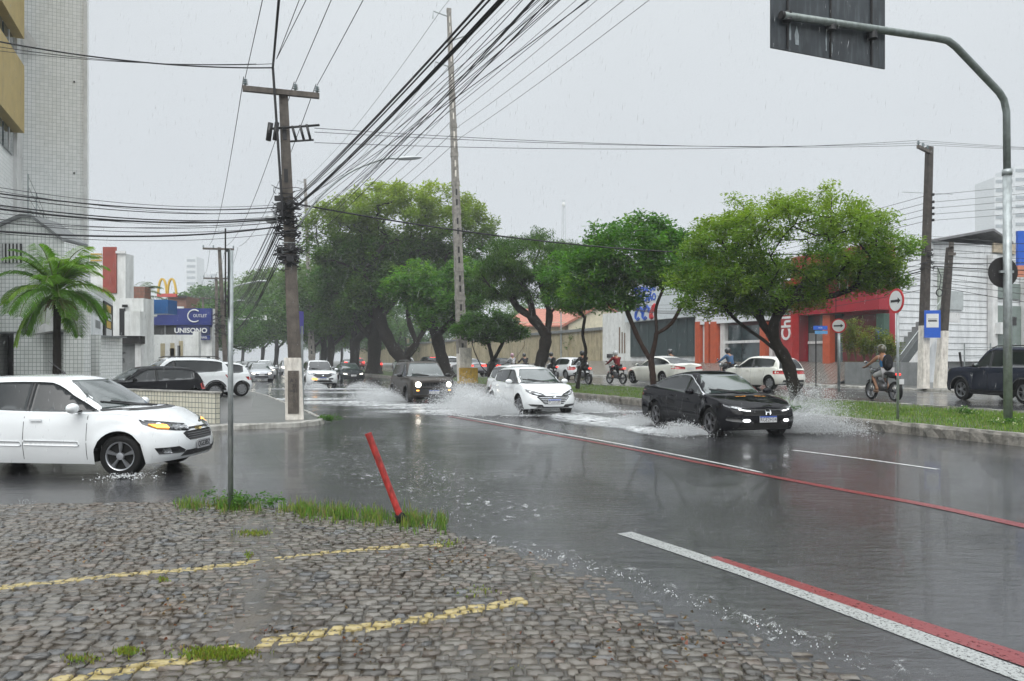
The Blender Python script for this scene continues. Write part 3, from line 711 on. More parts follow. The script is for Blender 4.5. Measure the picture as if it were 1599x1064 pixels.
KN['crossover'] = dict(L=4.28, W=1.78, xf=1.25, xr=-1.35, R=0.335, cf=0.5, nf=3.0, flare=0.03,
    zs=[(-2.14, .98), (-1.95, 1.06), (-1.2, 1.05), (0, 1.0), (.8, .985), (1.1, 1.0), (1.6, .95), (1.95, .88), (2.14, .80)],
    zb=[(-2.14, .36), (-1.7, .27), (-1.0, .23), (1.0, .23), (1.8, .25), (2.14, .30)],
    nb=[(.2, .12), (.35, .03), (.5, .0), (.65, .02), (.85, .08), (1, .2)], rb=[(.2, .10), (.4, .02), (.55, 0), (.85, .04), (1.05, .08)],
    si=[(.2, .05), (.35, .01), (.6, 0.0), (.8, .012), (.9, .025), (1.0, .06)], tum=0.36,
    roof=[(-2.10, 1.03), (-1.95, 1.28), (-1.70, 1.52), (-1.0, 1.61), (-.2, 1.625), (.25, 1.585), (.65, 1.35), (1.15, 1.01)])
SHELLS = {}
def wheel(parent, K, x, sg, style='five', rimcol=None):
    R = K['R']; hw = K['W']/2; yo = sg*(hw-0.035)
    n = 32; w2 = 0.10
    t = MB(); pr = [(R*0.66, -w2), (R*0.80, -w2*1.08), (R*0.95, -w2*0.95), (R, -w2*0.6), (R, w2*0.6), (R*0.95, w2*0.95), (R*0.80, w2*1.08), (R*0.66, w2)]
    if sg < 0: pr = [(r, h) for r, h in pr]
    t.lathe(pr, n, 'y')
    o = t.build('wheel', M_TYRE, parent, smooth=True); o.location = (x, yo-sg*w2, R)
    r = MB(); Rr = R*0.68; f = sg*w2
    r.lathe([(Rr, -f*.9), (Rr*0.99, f*0.98), (Rr*0.93, f*0.98), (Rr*0.90, f*0.55), (0.0, f*0.35)], n, 'y', m=1)
    r.lathe([(Rr, f*0.95), (Rr*0.985, f*1.05), (Rr*0.92, f*0.98), (Rr*0.90, f*0.7)], n, 'y', m=0)
    if style == 'steel':
        r.lathe([(Rr*0.95, f*0.75), (Rr*0.7, f*1.0), (Rr*0.3, f*0.95), (0, f*1.0)], 24, 'y', m=0)
        for k in range(8):
            a = 2*pi*k/8; r.box((Rr*.78*cos(a), f*0.98, Rr*.78*sin(a)), (0.035, 0.012, 0.02), m=2, M=Matrix.Rotation(-a, 3, 'Y'))
    else:
        ns = 10 if style == 'multi' else 5
        for k in range(ns):
            a = 2*pi*k/ns+pi/2; sp = 0.5 if ns == 10 else 1.0
            aa = a + (0.16*(1 if k % 2 else -1) if ns == 10 else 0)
            ci, co = 0.10*sp, 0.21*sp
            def pt(rr, da, h): return (rr*cos(aa+da), h, rr*sin(aa+da))
            h1, h0 = f*1.02, f*0.7
            V = [pt(Rr*.22, -ci*1.6, h1), pt(Rr*.22, ci*1.6, h1), pt(Rr*.94, co*.62, h1*.97), pt(Rr*.94, -co*.62, h1*.97)]
            V += [pt(Rr*.22, -ci*1.9, h0), pt(Rr*.22, ci*1.9, h0), pt(Rr*.94, co*.85, h0), pt(Rr*.94, -co*.85, h0)]
            r.add(V, [(0, 1, 2, 3), (3, 2, 1, 0), (0, 4, 5, 1), (1, 5, 6, 2), (2, 6, 7, 3), (3, 7, 4, 0)], 0)
        r.lathe([(Rr*.26, f*0.7), (Rr*.25, f*1.04), (Rr*.12, f*1.08), (0, f*1.08)], 16, 'y', m=0)
    r.build('rim', [rimcol or M_ALLOY, M_UND if style != 'steel' else M_BLK, M_UND], o)
    return o

def build_car(kind, colr, label, group=None, detail=2, lit=None, tail=False, rims='five', rimcol=None, front='generic', rear='generic', plate=None, trim=None, name='car', cat='car', shield=None, rack=False, strip_=False, privacy=None):
    K = KN[kind]
    if kind not in SHELLS:
        mb = car_shell(K); me = mb.build('body', []); sh = Shell(mb, K['_nl']); sh.ax = K['L']/2-0.75; sh.ay = K['W']/2-0.75; d = me.data
        d.polygons.foreach_set('use_smooth', [True]*len(d.polygons)); d.set_sharp_from_angle(angle=radians(38))
        bpy.data.objects.remove(me); SHELLS[kind] = (d, sh)
    d, sh = SHELLS[kind]
    if detail > 0: sh_d = d.copy()
    else: sh_d = d.copy()
    sh_d.materials.clear(); sh_d.materials.append(colr)
    root = empty(name); tag(root, label, cat, group)
    body = link('body', sh_d, root); Lh, hw, R = K['L']/2, K['W']/2, K['R']
    ub = MB(); ub.box(((Lh-.45-(Lh-.45))/2, 0, .47), (2*Lh-0.9, 2*hw-0.62, 0.50)); ub.box(((K['xf']+K['xr'])/2, 0, .30), (K['xf']-K['xr']-2*R-.16, 2*hw-0.14, 0.17))
    ub.build('underbody', M_UND, root)
    for x in (K['xf'], K['xr']):
        for sg in (1, -1): wheel(root, K, x, sg, rims, rimcol)
    G_ = M_GLASS; WS = shield or M_SHIELD
    zr = K['roof']; zsA = catm(K['zs'], zr[-1][0])
    H = max(z for _, z in zr)
    tum = K.get('tum', .42); crown = K.get('rcrown', .055)
    # windscreen: front view polygon between cowl and roof
    yb = hw-0.13; zt = H-0.075-(0.01 if kind != 'boxy' else 0.0); zl = zsA+0.055; yt = yb-tum*(zt-zl)-0.045
    if kind == 'boxy': yt -= 0.02
    ws = [(-yb, zl), (-yb*.5, zl+.012), (yb*.5, zl+.012), (yb, zl), (yt, zt-.03), (yt-.05, zt), (-yt+.05, zt), (-yt, zt-.03)]
    sh.decal('windshield', ws, 'f', WS, root, off=0.004)
    if detail > 1:
        sh.decal('cowl', [(-yb+.02, zl-.02), (yb-.02, zl-.02), (yb-.02, zl+.002), (-yb+.02, zl+.002)], 'F', M_BLK, root, off=0.008)
        for s_ in (1, -1):
            a, b = (s_*0.08+0.05, zl+0.02), (s_*0.08-0.48, zl+0.10)
            sh.decal('wiper', [(a[0], a[1]-.006), (b[0], b[1]-.006), (b[0], b[1]+.006), (a[0], a[1]+.008)], 'F', M_BLK, root, off=0.02)
    zr0 = catm(K['zs'], zr[0][0]); rz0 = zr0+0.07 if kind != 'sedan' else zr0+0.06; rz1 = H-0.10; ryb = hw-0.20; ryt = ryb-tum*(rz1-rz0)*0.9-0.03
    sh.decal('rear_window', [(-ryb, rz0), (ryb, rz0), (ryt, rz1), (-ryt, rz1)], 'b', G_, root, off=0.004)
    # side glass
    A, B = zr[-1], zr[-3]; bl = lambda x: catm(K['zs'], x)+0.012
    x0_, x1_ = zr[0][0], zr[-1][0]
    def top(x):
        q = x
        for _ in range(5): q = x+K.get('ws', .20)*.92*max(0, (q-zr[-3][0])/(x1_-zr[-3][0]))-K.get('rs', .10)*.92*max(0, (zr[2][0]-q)/(zr[2][0]-x0_))
        zb_ = catm(K['zs'], x)-.02; h_ = catm(zr, min(x1_, max(x0_, q)))-crown-zb_
        return zb_+h_*(.90-.16*min(1, max(0, (x-zr[-3][0]+.15)/.3)))
    xa = zr[-1][0]-0.20; xend = zr[0][0]+ (0.42 if kind in ('hatch', 'crossover') else 0.35 if kind == 'boxy' else 0.50)
    xm = K.get('bp', (K['xf']+K['xr'])/2+0.10)
    def tp(xs): return [(x, max(bl(x)+0.012, top(x))) for x in xs]
    lin = lambda a, b, n: [a+(b-a)*i/n for i in range(n+1)]
    fw = [(xa-.06, bl(xa-.06)+.0)]+tp(lin(xa-0.10, xm+0.03, 9))+[(x, bl(x)) for x in lin(xm+0.03, xa-.12, 5)]
    rw_end = xend if kind != 'sedan' else xend
    rwp = tp(lin(xm-0.03, rw_end, 9))+[(x, bl(x)+(0.05 if x < rw_end+.2 else 0)) for x in lin(rw_end+0.02, xm-0.03, 5)]
    for sg in (1, -1):
        sh.decal('side_window', fw, 's', G_, root, sg=sg, off=0.004); sh.decal('side_window', rwp, 's', privacy or G_, root, sg=sg, off=0.004); sh.decal('door_pillar', [(xm-.028, bl(xm)+.005), (xm+.028, bl(xm)+.005), (xm+.028, top(xm)), (xm-.028, top(xm))], 's', M_BLK, root, sg=sg, off=0.003)
        if detail > 0:
            mm = MB(); mx, mz = xa-K.get('mo', .30), bl(xa-.3)+0.075
            mm.blob((0, 0, 0), (0.075, 0.115, 0.075), 12, k=8)
            mo = mm.build('mirror', colr if kind != 'boxy' else M_BLK, root, smooth=True); mo.location = (mx, sg*(hw+0.09), mz)
            gm = MB().blob((-.035, 0, 0), (0.05, 0.098, 0.062), 12, k=8).build('mirror_glass', M_SHIELD, mo, smooth=True)
            st_ = MB().box((0.0, -sg*0.10, -0.05), (0.06, 0.16, 0.03)).build('mirror_arm', M_BLK, mo)
        if detail > 1:
            for hx in (xm+0.18, xm-0.62):
                z = bl(hx)-0.115; p, nn = sh.cast('S', hx, z, sg)
                MB().box(p+nn*0.018, (0.17, 0.022, 0.030)).build('door_handle', colr, root, smooth=False)
            sb = K['R']*0+0.26; fd = K['xf']-K['R']-0.16
            for sx, z1 in ((xm, bl(xm)), (fd, bl(fd)-0.01)):
                sh.decal('door_seam', [(sx-.004, sb), (sx+.004, sb), (sx+.004, z1), (sx-.004, z1)], 'S', M_BLK, root, sg=sg, off=0.0015, th=.004)
            rx = xm-0.82; rp = [(rx+.14, sb), (rx+.10, sb+.12), (rx, .62), (rx-.06, bl(rx-.06))]
            rp2 = rp+[(x-.008, z) for x, z in rp[::-1]]; sh.decal('door_seam', rp2, 'S', M_BLK, root, sg=sg, off=0.0015, th=.004)
            if kind in ('boxy', 'crossover') or trim:
                for c in (K['xf'], K['xr']):
                    Ra = R+0.055; arc = [(c+(Ra+.005)*cos(t), R+(Ra+.005)*sin(t)) for t in [pi*i/14 for i in range(15)]]; arc2 = [(c+(Ra+.055)*cos(t), R+(Ra+.055)*sin(t)) for t in [pi*i/14 for i in range(15)]]
                    sh.decal('arch_trim', arc+arc2[::-1], 'S', M_BLK, root, sg=sg, off=0.008)
                a, b = K['xr']+R+.1, K['xf']-R-.1; sh.decal('sill_trim', [(a, .25), (b, .25), (b, .36), (a, .36)], 'S', M_BLK, root, sg=sg, off=0.008)
            if strip_:
                for a, b in ((xm+.02, fd-.10), (xm-.7, xm-.02)):
                    sh.decal('rub_strip', [(a, .47), (b-.02, .455), (b, .475), (b-.02, .52), (a, .535)], 'S', colr, root, sg=sg, off=0.014)
    if rack:
        for sg in (1, -1):
            y = sg*(hw-0.36); pts = [(zr[2][0]+.05, y, H-.05), (zr[2][0]+.2, y, H+.035), (zr[-3][0]-.2, y, H+.035), (zr[-3][0], y, H-.03)]
            MB().tube(pts, 0.018, 6).build('roof_rail', M_BLK if rack == 'b' else M_ALLOY, root)
    fr = front; L2 = Lh
    dk = detail
    if fr == 'onix':
        for sg in (1, -1):
            h = sh.decal('headlight', [(6, .665), (13, .735), (30, .76), (55, .80), (74, .835), (70, .77), (55, .69), (35, .655), (18, .635)], 'C', M_LENSD, root, sg=sg, off=0.006, g=5)
            sh.decal('reflector', [(14, .66), (30, .675), (40, .70), (38, .745), (26, .735), (14, .70)], 'C', M_LENS, h, sg=sg, off=0.011, g=5)
            sh.decal('indicator', [(42, .695), (55, .71), (64, .765), (50, .755), (44, .74)], 'C', M_AMB, h, sg=sg, off=0.011, g=5)
            fg = sh.decal('fog_lamp', [(27, .33), (54, .335), (58, .425), (34, .43), (26, .37)], 'C', M_BLK, root, sg=sg, off=0.006, g=5)
            sh.decal('lamp', [(42, .345), (50, .35), (51, .41), (44, .415)], 'C', M_LENS, fg, sg=sg, off=0.012, g=5)
        gr = sh.decal('grille', [(-.40, .55), (-.33, .50), (.33, .50), (.40, .55), (.43, .61), (.36, .63), (-.36, .63), (-.43, .61)], 'F', M_BLK, root, off=0.006)
        for z in (.53, .56, .59): sh.decal('grille_bar', [(-.36, z), (.36, z), (.36, z+.010), (-.36, z+.010)], 'F', M_DALLOY, gr, off=0.012)
        sh.decal('grille', [(-.42, .655), (.42, .655), (.40, .685), (-.40, .685)], 'F', M_BLK, root, off=0.006)
        sh.decal('emblem', [(-.09, .64), (-.03, .64), (-.03, .625), (.03, .625), (.03, .64), (.09, .64), (.09, .67), (.03, .67), (.03, .685), (-.03, .685), (-.03, .67), (-.09, .67)], 'F', mat('gold emblem', (0.55, 0.42, 0.16), 0.3, 0.9), root, off=0.02)
        sh.decal('lower_grille', [(-.5, .28), (.5, .28), (.42, .36), (-.42, .36)], 'F', M_BLK, root, off=0.006)
    elif fr == 'hb20':
        for sg in (1, -1):
            h = sh.decal('headlight', [(12, .60), (20, .67), (38, .73), (66, .80), (60, .73), (44, .64), (28, .60)], 'C', M_LENSD, root, sg=sg, off=0.006, g=5)
            sh.decal('reflector', [(18, .62), (34, .635), (44, .68), (40, .71), (26, .665)], 'C', M_LENS, h, sg=sg, off=0.011, g=5)
            fg = sh.decal('fog_lamp', [(16, .27), (44, .30), (52, .36), (40, .36), (20, .345)], 'C', M_BLK, root, sg=sg, off=0.006, g=5)
        gr = sh.decal('grille', [(-.30, .36), (.30, .36), (.42, .48), (.52, .57), (.47, .60), (-.47, .60), (-.52, .57), (-.42, .48)], 'F', M_BLK, root, off=0.006)
        for i, z in enumerate((.40, .45, .50, .55)):
            q = .33+.045*i; sh.decal('grille_bar', [(-q, z), (q, z), (q+.01, z+.018), (-q-.01, z+.018)], 'F', M_CHROME, gr, off=0.014)
        ring = [(.065*cos(a), .575+.033*sin(a)) for a in [2*pi*i/20 for i in range(20)]]
        e_ = sh.decal('emblem', ring, 'F', M_CHROME, root, off=0.02)
        sh.decal('lower_grille', [(-.55, .25), (.55, .25), (.48, .285), (-.48, .285)], 'F', M_BLK, root, off=0.006)
    elif fr == 'civic':
        for sg in (1, -1):
            h = sh.decal('headlight', [(4, .625), (10, .66), (30, .70), (66, .755), (62, .71), (44, .645), (24, .60), (8, .60)], 'C', M_LENSD, root, sg=sg, off=0.006, g=5)
            sh.decal('reflector', [(14, .612), (30, .625), (48, .675), (50, .715), (30, .68), (14, .65)], 'C', M_LENS, h, sg=sg, off=0.011, g=5)
            sh.decal('running_lamp', [(18, .605), (36, .632), (36, .642), (18, .617)], 'C', M_LITW, h, sg=sg, off=0.016, g=5)
            fg = sh.decal('fog_lamp', [(10, .36), (44, .39), (56, .42), (52, .50), (34, .47), (12, .41)], 'C', M_BLK, root, sg=sg, off=0.006, g=5)
            sh.decal('lamp', [(24+6*cos(a), .415+.032*sin(a)) for a in [2*pi*i/12 for i in range(12)]], 'C', M_LITW, fg, sg=sg, off=0.014, g=4)
            sh.decal('indicator', [(78, .53), (90, .53), (90, .555), (78, .555)], 'C', M_AMB, root, sg=sg, off=0.006, g=4)
        gr = sh.decal('grille', [(-.50, .52), (.50, .52), (.56, .60), (.50, .645), (-.50, .645), (-.56, .60)], 'F', M_UND, root, off=0.006)
        sh.decal('grille_bar', [(-.56, .625), (.56, .625), (.52, .665), (-.52, .665)], 'F', M_BLK, gr, off=0.016)
        em = [(-.055, .535), (-.038, .535), (-.030, .575), (.030, .575), (.038, .535), (.055, .535), (.068, .64), (.048, .64), (.038, .60), (-.038, .60), (-.048, .64), (-.068, .64)]
        sh.decal('emblem', em, 'F', M_CHROME, root, off=0.03, g=.03)
        fr_ = sh.decal('emblem_frame', [(.085*cos(a)*(1.0), .588+.068*sin(a)) for a in [2*pi*i/20 for i in range(20)]], 'F', M_CHROME, root, off=0.018, g=.03)
        sh.decal('emblem_back', [(.073*cos(a)*(1.0), .588+.058*sin(a)) for a in [2*pi*i/20 for i in range(20)]], 'F', M_UND, fr_, off=0.022, g=.03)
        sh.decal('lower_grille', [(-.62, .24), (.62, .24), (.52, .38), (-.52, .38)], 'F', M_UND, root, off=0.006)
        sh.decal('window_chrome', [(xa-.03, bl(xa)+.0)]+[(x, z+.012) for x, z in tp(lin(xa-0.10, xend+.1, 14))]+[(x, z-.008) for x, z in tp(lin(xend+.1, xa-0.10, 14))], 'S', M_CHROME, root, sg=-1, off=0.007)
    elif fr == 'renegade':
        for sg in (1, -1):
            c = (sg*.60, .80); h = sh.decal('headlight', [(c[0]+.115*cos(a), c[1]+.115*sin(a)) for a in [2*pi*i/20 for i in range(20)]], 'F', M_CHROME, root, off=0.008, g=.05)
            sh.decal('lamp', [(c[0]+.095*cos(a), c[1]+.095*sin(a)) for a in [2*pi*i/20 for i in range(20)]], 'F', M_LIT, h, off=0.014, g=.05)
            sh.decal('indicator', [(sg*.62-.05, .555), (sg*.62+.05, .555), (sg*.62+.05, .60), (sg*.62-.05, .60)], 'F', M_AMB, root, off=0.01)
        gr = sh.decal('grille', [(-.46, .70), (.46, .70), (.47, .88), (-.47, .88)], 'F', M_BLK, root, off=0.006)
        for i in range(7):
            x = -.36+.12*i; sh.decal('grille_slot', [(x-.028, .72), (x+.028, .72), (x+.028, .865), (x-.028, .865)], 'F', M_UND, gr, off=0.010)
        sh.decal('front_bumper', [(-.78, .42), (.78, .42), (.80, .62), (.5, .66), (-.5, .66), (-.80, .62)], 'F', M_BLK, root, off=0.006)
    elif fr == 'creta':
        for sg in (1, -1):
            h = sh.decal('headlight', [(8, .80), (26, .86), (60, .90), (54, .80), (30, .76), (10, .76)], 'C', M_LENSD, root, sg=sg, off=0.006)
            sh.decal('lamp', [(22, .78), (40, .79), (46, .85), (26, .83)], 'C', M_LIT if lit == 2 else M_LENS, h, sg=sg, off=0.012)
            sh.decal('fog_lamp', [(14, .47), (34, .49), (34, .59), (14, .57)], 'C', M_AMB if (lit and sg < 0) else M_LENSD, root, sg=sg, off=0.008)
        gr = sh.decal('grille', [(-.32, .60), (.32, .60), (.55, .74), (.50, .82), (-.50, .82), (-.55, .74)], 'F', M_BLK, root, off=0.006)
        for z in (.64, .70, .76): sh.decal('grille_bar', [(-.4, z), (.4, z), (.4, z+.015), (-.4, z+.015)], 'F', M_DALLOY, gr, off=0.012)
        sh.decal('emblem', [(.07*cos(a), .745+.04*sin(a)) for a in [2*pi*i/14 for i in range(14)]], 'F', M_CHROME, root, off=0.02)
        sh.decal('lower_grille', [(-.6, .33), (.6, .33), (.45, .46), (-.45, .46)], 'F', M_BLK, root, off=0.006)
    else:
        z0 = catm(K['zs'], Lh)-0.02
        for sg in (1, -1):
            h = sh.decal('headlight', [(14, z0-.06), (20, z0-.0), (60, z0+.08), (58, z0-.02), (30, z0-.10)], 'C', (M_LIT if lit else M_LENS) if dk < 1 else M_LENSD, root, sg=sg, off=0.006)
            if dk >= 1: sh.decal('lamp', [(24, z0-.075), (44, z0-.03), (46, z0+.02), (26, z0-.015)], 'C', M_LIT if lit else M_LENS, h, sg=sg, off=0.012)
        sh.decal('grille', [(-.45, z0-.14), (.45, z0-.14), (.48, z0-.05), (-.48, z0-.05)], 'F', M_BLK, root, off=0.006)
        sh.decal('lower_grille', [(-.5, .30), (.5, .30), (.45, .42), (-.45, .42)], 'F', M_BLK, root, off=0.006)
    # rear
    zb_ = catm(K['zs'], -Lh); TM = M_TAILON if tail else M_TAIL
    if rear == 'tall':
        tl = [(18, zb_-.10), (30, zb_+.02), (50, zb_+.06), (60, zb_-.02), (58, zb_-.22), (30, zb_-.22)]
    elif rear == 'gol':
        tl = [(5, zb_-.16), (5, zb_-.02), (40, zb_+.01), (62, zb_-.01), (62, zb_-.15)]
    else: tl = [(12, zb_-.16), (12, zb_-.05), (40, zb_), (66, zb_-.01), (60, zb_-.15)]
    for sg in (1, -1): sh.decal('tail_light', tl, 'D', TM, root, sg=sg, off=0.006)
    if tail == 2: sh.decal('brake_light', [(-.3, H-.105), (.3, H-.105), (.3, H-.08), (-.3, H-.08)], 'B', M_TAILON, root, off=0.012)
    sh.decal('rear_bumper_trim', [(-.6, .34), (.6, .34), (.55, .44), (-.55, .44)], 'B', M_BLK, root, off=0.006)
    pz = 0.66 if kind != 'sedan' else 0.80
    p, nn = sh.cast('B', 0, pz)
    o = MB().box((0, 0, 0), (0.012, 0.40, 0.13)).build('license_plate', M_PLATE, root); o.location = (p.x-0.012, 0, pz)
    # front plate
    fz = {'onix': .42, 'hb20': .435, 'civic': .445, 'renegade': .52, 'creta': .55}.get(front, .50); p, nn = sh.cast('F', 0, fz)
    o = MB().box((0, 0, 0), (0.012, 0.40, 0.13)).build('license_plate', M_PLATE if front != 'onix' else M_PGREY, root); o.location = (p.x+0.022, 0, fz)
    if plate:
        if front != 'onix': b_ = MB().box((0.0075, 0, 0.051), (0.004, 0.396, 0.026)).build('plate_band', M_PBLUE, o)
        text('plate_number', plate, 0.115, M_INK, o, (0.0085, 0, -0.012 if front != 'onix' else 0), (pi/2, 0, pi/2), depth=0.001, sx=0.82)
    return root
def place(o, x, y, hx, hy, z=0.0, scl=None):
    o.location = (x, y, z); o.rotation_euler = (0, 0, atan2(hy, hx))
    if scl: o.scale = scl
    return o
NB = 'cars driving towards the crossing through the flood'; FB = 'cars driving away beyond the median'
c = build_car('hatch', P_WHITE, 'white hatchback crossing in the near side street with blinking amber indicator, largest car', front='onix', strip_=True, plate='QGE3B52', rims='five', rimcol=M_ALLOY)
place(c, -6.62, 11.50, 1, -.045, -0.005, (1, 1, .975))
MB().tube([(-.15, 0, 1.46), (-.20, 0, 1.52)], .02, 6).tube([(-.17, 0, 1.50), (-.42, 0, 1.68)], .006, 5).build('antenna', M_BLK, c)
c = build_car('sedan', P_BLACK, 'glossy black sedan with lit fog lamps, nearest car ploughing through the flooded avenue', NB, front='civic', plate='RGE2H34', rims='multi', rimcol=M_DALLOY)
place(c, 4.78, 18.15, .25, -.97, -0.04)
c = build_car('hatch', P_WHITE, 'white hatchback with broad chrome grille in spray, left of the black sedan', NB, front='hb20', plate='PCE2C89', rims='multi')
place(c, .60, 24.4, .334, -.943, -0.03); c0 = c
c = build_car('crossover', P_WHITE, 'white crossover half hidden behind the white hatchback with chrome grille', NB, detail=1)
place(c, .35, 29.6, .30, -.95, -0.15)
c = build_car('boxy', P_GREY, 'boxy grey brown off road car with round lit headlights in the spray', NB, front='renegade', plate='QGH4A12', rims='multi', rimcol=M_DALLOY, rack='b')
place(c, -3.72, 31.0, .35, -.937, -0.10)
c = build_car('crossover', P_WHITE, 'white crossover with one glowing amber fog lamp right of the leaning pole', NB, front='creta', lit=1, plate='QGB7C60', shield=M_GLASS)
place(c, -11.75, 46, .37, -.93, -0.0)
c = build_car('sedan', P_DARK, 'dark grey saloon with lit headlights close to the median behind the white crossover', NB, detail=1, lit=1)
place(c, -12.4, 57.5, .37, -.93)
ocs = [('hatch', P_SILVER, -15.9, 63, 'silver grey hatchback just behind the white crossover by the leaning utility pole'),
       ('sedan', P_SILVER, -19.6, 59, 'grey saloon with lit lamps leading the kerb lane left of the leaning utility pole'),
       ('crossover', P_WHITE, -22.8, 70, 'white crossover in the second lane beside the grey saloon left of the utility pole'),
       ('hatch', P_DARK, -27.2, 80, 'small dark hatchback following the grey saloon in the far kerb lane'),
       ('crossover', P_SILVER, -26.0, 88, 'silver crossover far back behind the white crossover in the second lane'),
       ('hatch', P_WHITE, -35.0, 100, 'small white hatchback far back in the kerb lane near the distant poles'),
       ('sedan', P_DARK, -41.5, 116, 'dark saloon farthest back near the distant utility poles')]
for k, cl, x, y, lb in ocs:
    c = build_car(k, cl, lb, NB, detail=0 if y > 75 else 1, lit=1); place(c, x, y, .37, -.93)
# far carriageway
c = build_car('boxy', P_NAVY, 'black off road car at the right edge of the picture beyond the median', FB, rims='multi', rack='b', front='generic', detail=2)
place(c, 15.55, 23.4, -.12, .993, 0.35)
c = build_car('hatch', P_CREAM, 'cream white hatchback seen from behind, partly hidden by the leaning median tree', FB, rear='gol', rims='steel', rimcol=M_HUB)
place(c, 11.15, 33.9, -.40, .92, 0.35)
c = build_car('sedan', P_CREAM, 'cream white saloon seen from behind over the roof of the black sedan', FB, detail=1)
place(c, 7.6, 38.3, -.40, .92, 0.42)
c = build_car('hatch', P_WHITE, 'white hatchback with red tail lights between two motorcyclists beyond the median', FB, rear='tall', detail=1, rims='steel', rimcol=M_HUB)
place(c, 3.7, 51.5, -.42, .91, 0.35)
fcs = [('sedan', P_SILVER, -3.6, 62, 'silver saloon seen from behind right of the yellow pole base', 1), ('hatch', P_DARK, -1.2, 66, 'dark hatchback with lit brake lights behind the white hatchback roof', 1),
       ('crossover', P_WHITE, -5.6, 66, 'white van like car seen between the median tree and the pole base', 0),
       ('crossover', P_DARK, -8.6, 78, 'dark crossover with bright red brake light right of the forked tree trunk', 2), ('hatch', P_SILVER, -6.6, 80, 'silver hatchback queueing in the kerb lane behind the dark crossover', 1),
       ('crossover', P_WHITE, -12.3, 86, 'white crossover with bright red brake lights left of the forked tree trunk', 2), ('sedan', P_DARK, -10.4, 92, 'dark saloon queueing right of the white crossover with bright brake lights', 1),
       ('hatch', P_RED, -18.6, 102, 'red hatchback with lit tail lights between the tree trunks', 2), ('hatch', P_WHITE, -15.6, 106, 'white hatchback queueing right of the red hatchback', 1),
       ('crossover', P_RED, -24.5, 120, 'red crossover far off in the queue beyond the trees', 2), ('sedan', P_WHITE, -30.0, 138, 'white saloon farthest off in the queue beyond the trees', 1)]
for k, cl, x, y, lb, t in fcs:
    c = build_car(k, cl, lb, FB, detail=0, tail=t or False, rear='tall' if k != 'sedan' else 'generic'); place(c, x, y, -.38, .925, 0.35)
# parked by the left pavement
PK = 'cars parked behind the low tiled wall'
c = build_car('hatch', P_BLACK, 'black hatchback parked behind the low tiled wall', PK, rear='tall', detail=1); place(c, -12.1, 24.9, -.72, -.69, 0.115, (.95, .95, .90))
c = build_car('crossover', P_WHITE, 'white crossover with black roof rails parked behind the black hatchback', PK, rack='b', rims='steel', rimcol=M_HUB); place(c, -12.7, 28.2, -.75, -.66, 0.115)
c = build_car('hatch', P_WHITE, 'white hatchback whose tail sticks out right of the parked white crossover', PK, detail=1, rims='steel', rimcol=M_HUB); place(c, -12.9, 31.5, -.75, -.66, 0.115)
# ---------------------------------------------------------------- poles, signs, cables
M_CONC = mat('stained dark concrete pole', (0.105, 0.088, 0.072), 0.6, var=0.35, vs=5, bump=0.5, bs=30, dirt=(0.035, 0.028, 0.022), ds=3, damt=0.85)
M_CONCL = mat('weathered grey concrete pole', (0.24, 0.225, 0.20), 0.6, var=0.3, vs=5, bump=0.5, bs=30, dirt=(0.06, 0.05, 0.04), ds=3, damt=0.8)
M_PWH = mat('peeling whitewash', (0.74, 0.70, 0.63), 0.6, var=0.15, vs=6, bump=0.4, bs=25, dirt=(0.22, 0.18, 0.14), ds=4, damt=0.6)
M_YEL = mat('worn yellow paint', (0.55, 0.34, 0.04), 0.5, var=0.2, vs=6, bump=0.3, dirt=(0.12, 0.09, 0.05), ds=4, damt=0.6)
M_GALV = mat('galvanised steel', (0.36, 0.39, 0.39), 0.38, 0.55, var=0.2, vs=8, bump=0.15, bs=60, dirt=(0.12, 0.13, 0.12), ds=6, damt=0.6)
M_MASTG = mat('grey green mast steel', (0.19, 0.22, 0.21), 0.4, 0.3, var=0.2, vs=8, dirt=(0.06, 0.07, 0.06), ds=4, damt=0.6)
M_CABLE = mat('black cable sheath', (0.012, 0.012, 0.014), 0.6, var=0)
M_CERAM = mat('ceramic insulator', (0.30, 0.36, 0.38), 0.15, var=0.1)
M_WOODP = mat('dark wooden pole', (0.055, 0.045, 0.038), 0.7, var=0.35, vs=6, bump=0.5, bs=40)
M_REDP = mat('red painted steel', (0.36, 0.030, 0.025), 0.4, var=0.35, vs=14, bump=0.4, bs=30, dirt=(0.07, 0.02, 0.015), ds=9, damt=0.9)
M_SGREY = mat('dark sign back', (0.028, 0.034, 0.040), 0.4, var=0.3, vs=2, dirt=(0.10, 0.12, 0.13), ds=3.5, damt=0.7)
M_BLKS = mat('black sign back', (0.012, 0.010, 0.010), 0.6, var=0.2)
M_SWHITE = mat('sign white', (0.68, 0.69, 0.68), 0.35, var=0.06); M_SRED = mat('sign red', (0.50, 0.02, 0.025), 0.35, var=0.08); M_SBLUE = mat('sign blue', (0.015, 0.10, 0.50), 0.35, var=0.08)
M_LAMP = mat('lamp housing', (0.45, 0.47, 0.48), 0.35, 0.3, var=0.1)

